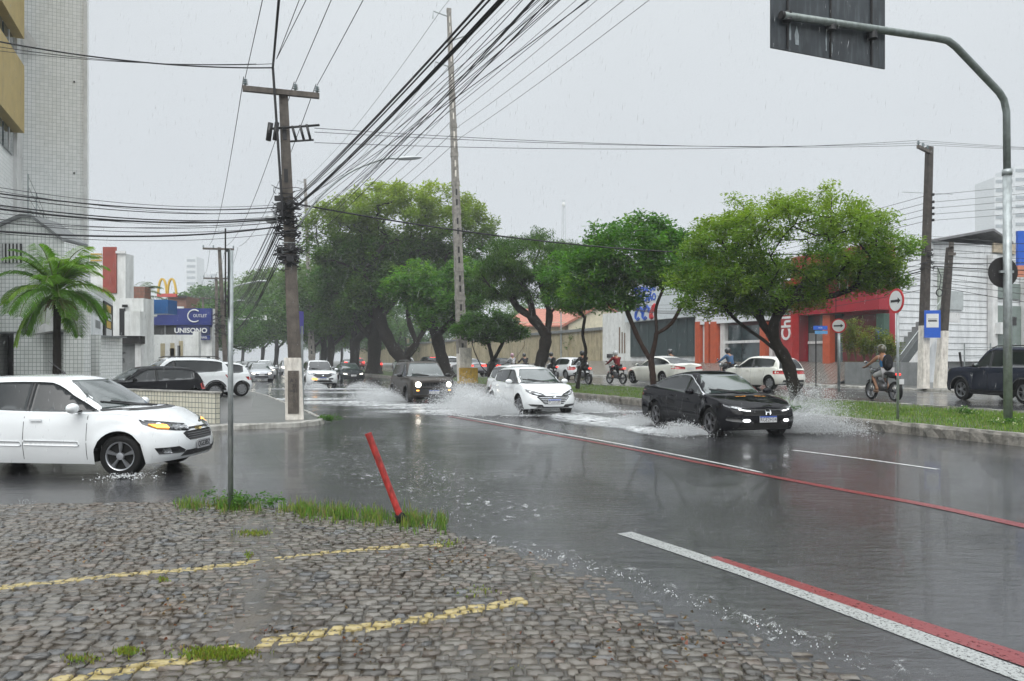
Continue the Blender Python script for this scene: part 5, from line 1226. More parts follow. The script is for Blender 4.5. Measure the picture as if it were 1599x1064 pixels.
# B low tiled annex behind the palm
t = bld('tiled_annex', 'low white tiled two storey building with gable behind the palm', (-15.0, 24.6, .1), 0.0, 'building')
px2x = lambda px, Z: (px-CX)/F*Z+15.0
zz = lambda y, Z: CH-(y-HY)/F*Z-.1
x0, x1 = px2x(-260, 24.6), px2x(100, 24.6)
mb = MB(); f = 24.6; prof = [(x0, zz(340, f)), (px2x(-60, f), zz(375, f)), (px2x(3, f), zz(352, f)), (px2x(34, f), zz(339, f)), (px2x(52, f), zz(340, f)), (x1, zz(376, f))]
mb.prism([(x0, 0, 2.45)]+[(a, 0, b) for a, b in prof]+[(x1, 0, 2.45)], (0, 1.3, 0)); mb.build('upper_wall', M_TILE, t, uvs=True)
for a, b in zip(prof[1:], prof[2:]):
    p, q = Vector((a[0], 0, a[1]+.03)), Vector((b[0], 0, b[1]+.03)); MB().prism([p+Vector((0, -.12, -.06)), q+Vector((0, -.12, -.06)), q+Vector((0, -.12, .05)), p+Vector((0, -.12, .05))], (0, 1.5, 0)).build('roof_trim', M_GREYW, t)
bx('wall', (px2x(55, f)-.22, 2.5, 1.2), (.95-.0, 5, 2.4), M_TILE, t); bx('wall', (x0/2+px2x(-30, f)/2, 2.5, 1.2), (abs(px2x(-30, f)-x0), 4.9, 2.4), M_TILE, t)
bx('garage_opening', (px2x(8, f)-.4, 1.2, 1.2), (2.6, .1, 2.4), M_DKOPEN, t); bx('ceiling', (px2x(40, f)-1.2, 2.5, 2.42), (4, 4.8, .05), M_GREYW, t)
bx('recess_wall', (px2x(92, f), 1.0, 1.2), (1.6, .1, 2.4), M_TILE, t); bx('end_wall', (px2x(115, f), .2, 2.2), (.66, .4, 4.4), M_TILE, t)
mb = MB().prism([(px2x(60, f), -.05, 2.35), (px2x(112, f), -.05, 2.55), (px2x(116, f), -.05, 3.6), (px2x(98, f), -.05, 4.25), (px2x(72, f), -.05, 3.4)], (0, -.35, 0)); mb.build('canopy_fascia', M_WTRIM, t)
w_ = bx('window', (px2x(20, f), -.03, zz(396, f)), (.60, .06, .62), M_DKOPEN, t)
for k in range(5): bx('bar', (-.24+k*.12, -.04, 0), (.05, .03, .62), M_WTRIM, w_)
# flank running back beside the pavement
mb = MB(); a = Vector((px2x(131, 25.4), .8, 0)); b = Vector((px2x(176, 34), 9.4, 0)); mb.prism([a, b, b+Vector((0, 0, 4.3)), a+Vector((0, 0, 4.3))], (-1.0, .3, 0)); mb.build('flank_wall', M_TILE, t, uvs=True)
la, lb = Vector((px2x(131, 25.4)-15, 25.4, 0)), Vector((px2x(176, 34)-15, 34, 0))
def online(px):
    r = (px-CX)/F; d = lb-la; q = (r*la.y-la.x)/(d.x-r*d.y); p = la+d*q; return p
ou = Vector((lb-la).normalized()); ou = Vector((ou.y, -ou.x, 0))
for k, (pa, pb, y0, y1, m_) in enumerate([(137, 153, 462, 538, M_WHITE2), (156, 170, 474, 532, M_BLKS)]):
    a, b = online(pa)+ou*.04, online(pb)+ou*.04; Zm = (a.y+b.y)/2; z0, z1 = CH-(y1-HY)/F*Zm, CH-(y0-HY)/F*Zm; base = Vector((-15.0, 24.6, .1))
    A0 = a-base; B0 = b-base; A0.z, B0.z = z0-.1, z0-.1; o = MB().prism([A0, B0, B0+Vector((0, 0, z1-z0)), A0+Vector((0, 0, z1-z0))], ou*.12).build('sign_panel', m_, t)
    for j in range(4):
        f0, f1 = .18+.05*(j % 2), .80-.08*(j % 2); zz0 = A0.z+(z1-z0)*(.12+.21*j); P_ = A0.lerp(B0, f0), A0.lerp(B0, f1)
        P2 = [Vector((P_[0].x, P_[0].y, zz0)), Vector((P_[1].x, P_[1].y, zz0)), Vector((P_[1].x, P_[1].y, zz0+.28)), Vector((P_[0].x, P_[0].y, zz0+.28))]
        if k == 1 or j == 1: MB().prism([q+ou*.122 for q in P2], ou*.006).build('lettering', (M_GOLD if j % 2 else M_SWHITE) if k else M_GREYW, o)
bx('meter_box', (px2x(128, 25), .35, 1.3), (.22, .12, .3), M_WTRIM, t); MB().tube([(px2x(119, 25), .4, 0), (px2x(119, 25), .4, 4.4)], .02, 6).build('downpipe', M_GALV, t)
# electric fence on the roof
t = bld('roof_fence', 'electric fence posts with fine wires on the tiled roof edge', (-15.0, 24.9, 5.6), 0, 'fence')
FP = [px2x(47, 25), px2x(60, 26), px2x(71, 27), px2x(80, 28), px2x(90, 29)]; HT = [2.15, 1.75, 1.35, 1.05, .85]
for i, (x, h) in enumerate(zip(FP, HT)):
    MB().tube([(x, i*1.0, -.4), (x, i*1.0, h)], .022, 6).build('post', M_GALV, t)
for k in range(6):
    MB().tube([(x, i*1.0, h*(k+1)/6.2) for i, (x, h) in enumerate(zip(FP, HT))], .006, 4).build('wire', M_CABLE, t)
# C tiled low garden wall
t = bld('garden_wall', 'low dirty tiled wall in front of the parked black hatchback', (0, 0, .1), 0, 'wall')
A_, B_, C_ = Vector((-7.15, 18.25, 0)), Vector((-10.9, 20.5, 0)), Vector((-16, 23.4, 0))
for p, q in ((A_, B_), (B_, C_)):
    d = (q-p).normalized(); n_ = Vector((-d.y, d.x, 0))*-.16; mb = MB(); mb.prism([p, q, q+n_, p+n_], (0, 0, .74)); mb.build('wall', M_TILEW, t, uvs=True)
    e_ = d*.03; mb = MB(); mb.prism([p-e_-n_*.2, q-n_*.2, q+n_*1.2, p-e_+n_*1.2], (0, 0, .035)); o = mb.build('coping', M_kerb2, t); o.location = (0, 0, .743)
# D red and white block behind palm
def wallbox(name, label, x0, x1, yt, Z, dep, m, yb=None, cat='building', base=.1, group=None):
    X0, X1 = (x0-CX)/F*Z, (x1-CX)/F*Z; zt = CH-(yt-HY)/F*Z; zb = base if yb is None else CH-(yb-HY)/F*Z
    t = bld(name, label, ((X0+X1)/2, Z, zb), 0, cat, group); bx('wall', (0, dep/2, (zt-zb)/2), (X1-X0, dep, zt-zb), m, t); t['Z'] = Z; return t
def panel(t, name, x0, x1, y0, y1, m, off=.06, th=.08, dep=0.0):
    Z = t['Z']-off; L0 = t.location; X0, X1 = (x0-CX)/F*Z, (x1-CX)/F*Z; za, zb = CH-(y0-HY)/F*Z, CH-(y1-HY)/F*Z
    return bx(name, ((X0+X1)/2-L0[0], Z-L0[1], (za+zb)/2-L0[2]), (X1-X0, th, za-zb), m, t)
t = wallbox('corner_block', 'white block with bright red corner panel seen above the palm fronds', 138, 196, 396, 46, 1, M_WHITEW)
panel(t, 'red_panel', 161, 182, 386, 458, mat('brick red cladding', (0.27, 0.05, 0.035), .5, var=.2, vs=1.5)); panel(t, 'cap', 181, 196, 392, 396, M_WTRIM, .1)
for i in range(6):
    for j in range(3): panel(t, 'vent_hole', 142+i*3, 143.6+i*3, 396+j*5, 398+j*5, M_GOLD, .06)
t = wallbox('gatehouse', 'white gatehouse with dark lintel over a grey gate scrawled with graffiti', 168, 224, 466, 41, 1.2, M_WHITEW)
panel(t, 'lintel', 171, 223, 525, 537, M_BLKS, .3, .5); g_ = panel(t, 'gate', 176, 213, 537, 584, M_GREYW, .12); panel(t, 'gate_post', 213, 222, 537, 584, M_WTRIM, .2, .3); panel(t, 'slot_window', 187, 195, 482, 524, M_BLK, .05); panel(t, 'upper_block', 199, 223, 487, 525, M_WHITEW, .5, .6); panel(t, 'vent_hole', 191, 199, 476, 480, M_BLK, .09)
rr = random.Random(12); mb = MB()
for k in range(9):
    x, z = rr.uniform(-.45, -.0), rr.uniform(-.2, .55); pts = []
    for i in range(7): pts.append((x+rr.uniform(-.16, .16), -.052, z+rr.uniform(-.16, .16)))
    mb.tube(lsmooth(pts, 3), .014, 4)
mb.build('graffiti', M_INK, g_); t2 = text('graffiti', 'ROI', .42, M_INK, t, (.35, -.06, zz(505, 41)), (pi/2, .0, 0), .004, sx=.6)
for x in (-1.35, -.62): MB().tube([(x+.7, -.6, 2.0), (x+.7, -.6, 3.0)], .02, 5).build('stain_line', M_GREYW, t)
t = wallbox('board_sign', 'green and blue boxed sign board above the gatehouse', 206, 262, 468, 43, 1.2, M_BLUEP, 490, 'sign'); panel(t, 'green_panel', 205.5, 218, 467, 491, M_GRNP, .04, .06)
t = wallbox('brick_house', 'small bare brick upper storey behind the green and blue sign board', 205, 226, 448, 60, 1, M_BRICK)
t = wallbox('restaurant', 'brown brick restaurant block under the yellow double arch', 262, 291, 463, 95, 4, M_BRICK); panel(t, 'white_band', 262, 287, 479, 483, M_SWHITE, .2, .2); panel(t, 'roof_line', 260, 292, 462, 465, M_BLK, .3, .3)
# yellow double arch on its red base
t = bld('arch_sign', 'yellow double arch emblem on a red base above the restaurant', W(261, 463, 80), 0, 'sign')
bx('base', (0, 0, .10), (2.0, .4, .35), mat('coral red base', (.50, .08, .07), .4), t)
for s_ in (-1, 1):
    pts = [(s_*(.98-.05*0), 0, .25)]; P = [(.05, .25), (.10, .95), (.24, 1.55), (.42, 1.80), (.60, 1.80), (.76, 1.50), (.88, .95), (.97, .25)]
    pts = lsmooth([(s_*a, 0, b) for a, b in P], 5); mb = MB(); V = []
    for i, p in enumerate(pts):
        d = (pts[min(i+1, len(pts)-1)]-pts[max(i-1, 0)]).normalized(); n_ = Vector((-d.z, 0, d.x)); hw_ = .085
        V += [p+n_*hw_+Vector((0, -.12, 0)), p-n_*hw_+Vector((0, -.12, 0)), p-n_*hw_+Vector((0, .12, 0)), p+n_*hw_+Vector((0, .12, 0))]
    mb.add(V, [(i*4+k, i*4+(k+1) % 4, i*4+4+(k+1) % 4, i*4+4+k) for i in range(len(pts)-1) for k in range(4)]); mb.build('arch', M_GOLD, t)
t = wallbox('blue_shop', 'dark blue shop front with round white emblem and dark windows', 229, 331, 482, 56, .6, M_WHITEW)
panel(t, 'blue_fascia', 229, 331, 482, 508, M_NAVY, .2, .3); panel(t, 'shop_window', 231, 276, 508, 524, M_DKOPEN, .05); panel(t, 'blue_panel', 276, 331, 507, 511, M_NAVY, .1); panel(t, 'window_post', 257, 259, 508, 524, M_GREYW, .12)
sg_ = panel(t, 'sign_board', 276, 328, 510, 523, mat('navy sign board', (.008, .015, .08), .35), .3, .12); text('sign_text', 'UNISONO', .50, M_SWHITE, t, ((301-280)/F*56+0.02, -.40, zz(517, 56)), (pi/2, 0, 0), .01, sx=1.05, bold=.012)
sg2 = panel(t, 'small_board', 312, 328, 524, 531, M_NAVY, .3, .1); text('sign_text', 'TINAIS', .26, M_SWHITE, t, ((320-280)/F*56, -.42, zz(527.5, 56)), (pi/2, 0, 0), .01, sx=.8)
ec = Vector(((307-280)/F*56, -.40, zz(494, 56))); mb = MB(); mb.tube([ec+Vector((.48*cos(a), 0, .44*sin(a))) for a in [pi*.28+i*.18 for i in range(26)]], .045, 6); mb.build('ring_emblem', M_SWHITE, t); text('sign_text', 'OUTLET', .32, M_SWHITE, t, ec+Vector((.42, -.02, 0)), (pi/2, 0, 0), .01, sx=.85)
lp = MB().tube([(-1.75, -.9, zz(488, 56)), (-1.5, -1.0, zz(486, 56)), (-1.35, -1.0, zz(491, 56))], .04, 6).blob((-1.33, -1.0, zz(494, 56)), (.17, .17, .13)); lp.build('flood_lamp', M_SWHITE, t, smooth=True)
t = wallbox('yard_wall', 'pale stained yard wall below the blue shop front', 223, 303, 523, 50, .3, M_WHITEW, cat='wall'); 
t['Z'] = 50
for k in range(7): x = 228+rr.uniform(0, 70); panel(t, 'peeled_patch', x, x+rr.uniform(2, 9), 560+rr.uniform(-28, 4), 564+rr.uniform(0, 3), M_GREYW if k % 2 else M_BEIGE, .02, .03)
panel(t, 'pier', 303, 312, 518, 582, M_WHITEW, .1, .4)
# hazy towers
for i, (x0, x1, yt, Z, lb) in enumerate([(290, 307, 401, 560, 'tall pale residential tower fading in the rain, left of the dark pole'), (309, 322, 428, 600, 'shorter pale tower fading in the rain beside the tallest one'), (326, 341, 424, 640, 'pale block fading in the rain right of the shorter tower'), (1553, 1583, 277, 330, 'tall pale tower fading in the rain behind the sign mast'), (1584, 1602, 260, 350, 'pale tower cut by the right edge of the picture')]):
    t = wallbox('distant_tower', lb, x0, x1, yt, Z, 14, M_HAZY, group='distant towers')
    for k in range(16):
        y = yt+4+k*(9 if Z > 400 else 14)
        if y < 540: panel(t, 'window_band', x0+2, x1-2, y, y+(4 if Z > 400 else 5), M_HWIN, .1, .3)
t = bld('lattice_mast', 'thin lattice antenna mast fading in the rain above the middle trees', W(880, 400, 300), 0, 'antenna'); t.location.z = 0
mb = MB(); h = CH+(HY-312)/F*300
for sx, sy in ((-1, -1), (1, -1), (0, 1)): mb.tube([(sx*1.6, sy*1.2, 0), (sx*.5, sy*.4, h)], .12, 4)
for k in range(26):
    z = h*k/26; w_ = 1.6-1.1*k/26; mb.tube([(-w_, -w_*.7, z), (w_, -w_*.7, z+h/26)], .07, 4)
mb.build('lattice', M_GALV, t); MB().blob((0, -.6, h*.97), (.7, .3, .9)).build('antenna_drum', M_WTRIM, t)

# right side shops: local x along -u (towards camera = right in picture), built along V = 33.2
def ushop(name, label, Ua, Ub, H, m, base=1.5, dep=7, cat='building', V=33.2):
    """facade from Ub (far, left) to Ua (near, right); local +x = towards the camera along the avenue, local -y = towards the avenue"""
    o = uv(Ub, V, base); t = bld(name, label, o, atan2(-UY, -UX), cat); L_ = Ub-Ua; bx('wall', (L_/2, dep/2, H/2), (L_, dep, H), m, t); t['L'] = L_; return t
def U_at(px, V=33.2):
    r = (px-CX)/F; Z = V/(r*VX+VY); X = r*Z; return X*UX+Z*UY
def z_at(px, y, V=33.2):
    r = (px-CX)/F; Z = V/(r*VX+VY); return CH-(y-HY)/F*Z
def pan(t, name, pa, pb, y0, y1, m, off=.05, th=.1, V=33.2):
    """panel on the facade given by picture coordinates of its corners"""
    o = t.location; U0 = U_at(t['pL'], V); xa, xb = U0-U_at(pa, V), U0-U_at(pb, V); za, zb = z_at((pa+pb)/2, y0, V), z_at((pa+pb)/2, y1, V)
    return bx(name, ((xa+xb)/2, -off, (za+zb)/2-o[2]), (xb-xa, th, za-zb), m, t)
def shop(name, label, pa, pb, yt, m, base=1.5, dep=7, V=33.2, cat='building'):
    ptop = (pa+pb)/2; t = ushop(name, label, U_at(pb, V), U_at(pa, V), z_at(ptop, yt, V)-base, m, base, dep, cat, V); t['pL'] = pa; return t
# local y of ushop: rotation maps +x -> -u ; +y -> ... away from avenue must be +v
t = shop('beige_wall', 'long stained beige boundary wall beyond the median trees', 560, 941, 529, M_BEIGE, 1.0, .3, cat='wall'); pan(t, 'wall_cap', 560, 941, 527, 530, M_GREYW, .0, .4)
for k in range(9): pan(t, 'pier', 600+k*36, 603+k*36, 529, 567, M_BEIGE, .05, .15)
t = bld('tiled_house', 'house with salmon terracotta roof behind the beige wall', (6.2, 92, 1.0), 0, 'building')
bx('wall', (-1.2, 3, 2.6), (10.5, 7, 5.2), M_CREAMW, t); mb = MB(); mb.prism([(-7.2, -1.2, 4.6), (4.6, -1.2, 4.6), (3.0, 3.2, 6.9), (-4.6, 3.2, 6.9)], (0, 0, .15)); mb.build('roof', M_ROOFT, t)
bx('window', (2.4, -.55, 3.6), (1.3, .1, 1.1), M_WGLASS, t)
t = bld('gabled_house', 'cream gabled house end with terracotta verge next to the beige wall', (8.2, 78, 1.3), 0, 'building')
MB().prism([(-2.4, 0, 0), (3.2, 0, 0), (3.2, 0, 4.6), (1.2, 0, 6.0), (-2.4, 0, 4.0)], (0, 6, 0)).build('wall', M_CREAMW, t); MB().prism([(-2.9, -.3, 3.75), (1.2, -.3, 6.0), (3.6, -.3, 4.4), (3.6, -.3, 4.6), (1.2, -.3, 6.25), (-2.9, -.3, 4.0)], (0, 6.5, 0)).build('roof', M_ROOFT, t); bx('wire_post', (-3.2, -.6, 2.6), (.12, .12, 5.2), M_GALV, t)
t = shop('rendered_wall', 'white rendered wall with rust stains left of the mattress shop', 941, 985, 488, M_WHITEW, 1.3, 7); pan(t, 'opening', 949, 957, 553, 559, M_BLK); 
for x in (975, 979, 983): pan(t, 'rust_stain', x-8, x-6.5, 505+rr.uniform(0, 20), 552, mat('rust stain', (.16, .10, .06), .7), .02, .03)
t = shop('mattress_shop', 'mattress shop with white fascia over a wide dark teal shutter', 985, 1095, 436, M_WHITE2, 1.5, 9)
f_ = pan(t, 'fascia', 983, 1096, 434, 499, mat('white sign fascia', (.60, .64, .66), .35, var=.05), .25, .4); s_ = pan(t, 'shutter', 986, 1085, 500, 557, M_TEAL, .06)
Lf = t['L']
for k in range(7): bx('shutter_rib', (-t['L']*.44+k*1.35, -.07, 0), (.05, .05, 2.7), mat('teal rib', (.06, .085, .088), .4), s_)
zf = z_at(1035, 470)-1.5
for k, (tx, sz, dz) in enumerate((('CENTRAL DO', .62, 1.05), ('COLCHÃO', .80, .32))): text('sign_text', tx, sz, M_SBLUE, t, (Lf*.30, -.48, zf+dz), (pi/2, 0, 0), .02, sx=.85, bold=.02)
for k, (x, m_) in enumerate(((.20, M_SBLUE), (.31, M_SBLUE), (.43, M_SRED))):
    mb = MB()
    for q in range(2 if k < 2 else 1): mb.tube([Vector((Lf*x+.42*cos(a)*(1 if k < 2 else .45)+.25*sin(a)+q*.16, -.50, zf-.80+.50*sin(a)-q*.1)) for a in [i*.42 for i in range(14)]], .06 if k < 2 else .16, 5)
    mb.build('logo_swirl', m_, t)
t = shop('orange_shop', 'shop front with orange pillars and dark red windows', 1096, 1238, 470, M_DRED, 1.3, 8)
pan(t, 'fascia', 1096, 1238, 462, 503, M_WHITE2, .3, .5)
for a, b in ((1096, 1103), (1111, 1117), (1120, 1129), (1198, 1207)): pan(t, 'pillar', a, b, 503, 568, M_ORW, .35, .5)
for a, b in ((1104, 1110), (1131, 1138), (1208, 1213)): pan(t, 'white_pillar', a, b, 503, 568, M_WTRIM, .2, .3)
pan(t, 'shop_window', 1140, 1160, 508, 565, M_WGLASS, .08); pan(t, 'shop_window', 1162, 1196, 508, 565, M_WGLASS, .08); pan(t, 'handrail', 1130, 1198, 532, 536, M_WTRIM, .25, .06)
t = shop('red_shop', 'big red shop with plain red fascia right behind the leaning median tree', 1239, 1389, 393, M_REDW, 1.2, 10)
pan(t, 'fascia', 1250, 1389, 392, 489, M_REDW, .4, .7); pan(t, 'fascia_seam', 1321, 1322, 393, 489, M_DRED, .76, .03)
pan(t, 'dark_window', 1264, 1318, 492, 570, M_WGLASS, .05); pan(t, 'dark_red_wall', 1318, 1376, 492, 575, M_DRED, .05); pan(t, 'green_pillar', 1377, 1389, 490, 580, mat('dark green tile', (.05, .10, .075), .35, var=.2), .2, .4)
pan(t, 'orange_pillar', 1295, 1306, 492, 575, M_ORW, .3, .4); pan(t, 'grey_door', 1266, 1292, 520, 572, M_GREYW, .1); pan(t, 'white_rail', 1266, 1294, 533, 537, M_WTRIM, .2, .05); pan(t, 'blue_notice', 1376, 1382, 515, 530, M_SBLUE, .42, .02)
v_ = pan(t, 'vertical_sign', 1243, 1261, 440, 566, mat('bright red sign', (.38, .025, .025), .35), .9, .5); text('sign_text', 'Chilli', 1.05, M_SWHITE, v_, (0.0, -.27, -.05), (pi/2, -pi/2, 0), .02, bold=.02)
# planter wall with yellow green shrubs
t = shop('planter_wall', 'grey rendered planter wall on the far pavement', 1319, 1406, 566, M_GREYW, .40, 1.2, V=29.2, cat='wall'); pan(t, 'wall_seam', 1361, 1361.6, 567, 604, M_BLK, .055, .01, V=29.2)
# white building beside the red shop: wall across, local x along v
c_ = uv(U_at(1389), 33.6, .4)
t = bld('white_building', 'large grey white building with outside staircase right of the red shop', c_, RA, 'building')
bx('wall', (9, 6, 3.85), (18, 12, 7.7), M_WHITE2, t)
mb = MB(); mb.prism([(2.6, -.5, 7.75), (6.8, -.5, 8.55), (8.4, -.5, 7.9), (8.4, -.5, 7.78), (6.8, -.5, 8.42), (2.6, -.5, 7.62)], (0, 8, 0)); mb.build('sheet_roof', M_TIN, t)
for k in range(22): bx('cladding_joint', (6.4 if k else 6.4, -.012, .8+k*.34), (12.5, .02, .018), M_GREYW, t)
def wl(px, Z): return None
# helper: local (x,z) from picture on the wall plane
def onw(px, y, off=0.0):
    r = (px-CX)/F; # (cx+VX*s - UX*off.. ) solve for s
    ox, oy = c_.x-UX*off, c_.y-UY*off; s_ = (r*oy-ox)/(VX-r*VY); Z = oy+VY*s_; return s_, CH-(y-HY)/F*Z-c_.z
def wp(name, pa, pb, y0, y1, m, off=.05, th=.1, par=None):
    xa, _ = onw(pa, y0, off); xb, _ = onw(pb, y0, off); _, za = onw((pa+pb)/2, y0, off); _, zb = onw((pa+pb)/2, y1, off)
    return bx(name, ((xa+xb)/2, -off, (za+zb)/2), (abs(xb-xa), th, abs(za-zb)), m, par or t)
d_ = wp('louvred_door', 1465, 1482, 420, 488, mat('pale green louvre', (.33, .37, .32), .5), .06)
for k in range(11): bx('louvre', (0, -.06, -1.0+k*.2), (.5, .03, .03), M_GREYW, d_)
wp('window', 1482, 1503, 455, 484, mat('pale window', (.40, .43, .43), .3), .05)
w1 = wp('window', 1556, 1592, 443, 467, mat('green grey glass', (.17, .21, .19), .15), .06); w2 = wp('window', 1556, 1597, 478, 548, mat('green grey glass', (.17, .21, .19), .15), .06)
wp('pilaster', 1546, 1554, 398, 590, M_WTRIM, .2, .3); wp('pilaster', 1597, 1606, 398, 590, M_WTRIM, .2, .3)
ac = wp('air_conditioner', 1557, 1572, 504, 522, M_SWHITE, .45, .4); MB().lathe([(.22, 0), (.2, -.02), (0, -.02)], 16, 'y', c=(0.0, -.21, 0)).build('fan_grille', M_GREYW, ac)
wp('small_window', 1576, 1586, 495, 508, M_DKOPEN, .1)
wp('tan_panel', 1551, 1586, 381, 396, mat('tan stone', (.45, .38, .28), .6, var=.3, vs=6), .1); 
# outside stair
x0, z0 = onw(1408, 578, 2.4); x1, z1 = onw(1478, 488, 2.4); n = 11; mb = MB(); st_ = MB()
prof = [(x0, 0), (x0, z0-.2)]; 
MB().prism([(x0-.7, -1.0, 0), (x0-.1, -1.0, z0-.35), (x1, -1.0, z1-.65), (x1+1.2, -1.0, z1-.65), (x1+1.2, -1.0, 0)], (0, .15, 0)).build('stair_wall', M_WHITE2, t)
MB().prism([(x0-.75, -2.45, z0-.65), (x0-.75, -2.45, z0-.25), (x0-.1, -2.45, z0-.25), (x1, -2.45, z1-.0), (x1+.9, -2.45, z1-.0), (x1+.9, -2.45, z1-.5), (x1, -2.45, z1-.5), (x0+.1, -2.45, z0-.8), (x0-.45, -2.45, z0-.8)], (0, .12, 0)).build('stringer', M_WTRIM, t)
for k in range(n): a = k/n; st_.box((x0+(x1-x0)*(a+.5/n), -1.6, z0-.45+(z1-z0)*(a+1/n)), ((x1-x0)/n*1.05, 1.5, .06)); st_.box((x0+(x1-x0)*a, -1.6, z0-.45+(z1-z0)*(a+.5/n)), (.04, 1.5, (z1-z0)/n))
st_.build('steps', M_GREYW, t)
MB().prism([(x0-.75, -2.4, z0-.2), (x0-.1, -2.4, z0-.2), (x1, -2.4, z1+.05), (x1, -2.4, z1+.62), (x0-.1, -2.4, z0+.35), (x0-.75, -2.4, z0+.35)], (0, .04, 0)).build('railing_panel', mat('dark grey mesh panel', (.09, .10, .10), .5, var=.2), t)
MB().tube([(x0-.75, -2.42, z0+.75), (x0-.1, -2.42, z0+.75), (x1, -2.42, z1+1.0)], .02, 6).build('handrail', M_GALV, t)
MB().tube([(x0-1.0, -2.6, z0-.2), (x0-1.0, -2.5, z0+.5), (x0-.85, -2.5, z0+1.35)], .07, 7).build('drain_pipe', M_BLK, t, smooth=True)
# antenna on the roof
MB().tube([(4.8, 2, 8.4), (4.8, 2, 11.0)], .03, 5).tube([(2.8, 2, 10.75), (6.8, 2, 10.95)], .02, 4).build('roof_antenna', M_GALV, t)
t2 = bld('wire_fence', 'light metal railing in front of the white building near the black off road car', uv(U_at(1506, 30), 30, .47), RA, 'fence')
for k in range(5): MB().tube([(k*1.6, 0, 0), (k*1.6, 0, 1.9)], .03, 6).build('post', M_GALV, t2)
for z in (.35, .8, 1.25, 1.7): MB().tube([(0, 0, z), (6.4, 0, z+.1)], .015, 5).build('rail', M_GALV, t2)
MB().tube([(-.25, -.2, 0), (-.55, -.2, 1.5)], .05, 6).build('dark_stub', M_BLK, t2); bx('wooden_rail', (.8, -.1, .35), (1.6, .06, .1), M_BEIGE, t2)
t3 = bld('billboard', 'blue over orange sign board cut by the right picture edge', W(1588, 415, 33), 0, 'sign'); bx('blue_panel', (.9, 0, .75), (1.8, .15, 1.5), M_SBLUE, t3); bx('orange_panel', (.9, 0, -.25), (1.8, .15, .5), mat('salmon panel', (.52, .20, .12), .4), t3); bx('frame', (.9, .12, -1.5), (.12, .12, 4), M_GALV, t3)
# ---------------------------------------------------------------- trees and plants
M_BARK = mat('wet dark bark', (0.020, 0.016, 0.013), 0.75, spec=.15, var=0.4, vs=6, bump=1.0, bs=18)
M_BARKB = mat('wet red brown bark', (0.042, 0.024, 0.018), 0.75, spec=.15, var=0.4, vs=6, bump=1.0, bs=18)
M_LEAF = attr_mat('wet leaves', rough=0.42, spec=0.18, transl=0.4)
def rndunit(r, n):
    v = r.normal(size=(n, 3)); return v/np.linalg.norm(v, axis=1, keepdims=True)
def leaves(name, C, rad, n, size, cols, r, parent, aspect=0.42, droop=0.0, topcol=None, zr=None, flat=0.75):
    """n leaves spread in clumps round the centres C; each leaf a folded two-quad blade"""
    C = np.asarray(C); k = r.randint(0, len(C), n); d = rndunit(r, n)*(r.uniform(0, 1, (n, 1))**0.45)*rad; d[:, 2] *= flat
    P = C[k]+d; ax = rndunit(r, n); ax[:, 2] = ax[:, 2]*0.5-droop; ax /= np.linalg.norm(ax, axis=1, keepdims=True)
    up = rndunit(r, n)*0.7; up[:, 2] += 0.8; sd = np.cross(ax, up); sd /= np.linalg.norm(sd, axis=1, keepdims=True)+1e-6
    nn = np.cross(sd, ax); s = size*r.uniform(0.6, 1.35, (n, 1)); w = s*aspect
    A = P; B = P+ax*s*0.5+sd*w*0.5+nn*s*0.06; Cc = P+ax*s-nn*s*.05; D = P+ax*s*0.5-sd*w*0.5+nn*s*0.06
    V = np.stack([A, B, Cc, D], 1).reshape(-1, 3); b = np.arange(n)*4; F_ = np.stack([b, b+1, b+2, b+3], 1)
    cols = np.array(cols); ck = r.randint(0, len(cols), len(C)); cc = cols[np.where(r.rand(n) < 0.7, ck[k], r.randint(0, len(cols), n))]*r.uniform(0.7, 1.3, (n, 1))
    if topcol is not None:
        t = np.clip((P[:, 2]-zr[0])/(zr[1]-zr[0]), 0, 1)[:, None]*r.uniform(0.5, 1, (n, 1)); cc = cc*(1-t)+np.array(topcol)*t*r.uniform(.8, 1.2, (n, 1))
    return npmesh(name, V, F_, M_LEAF, parent, attr=cc)
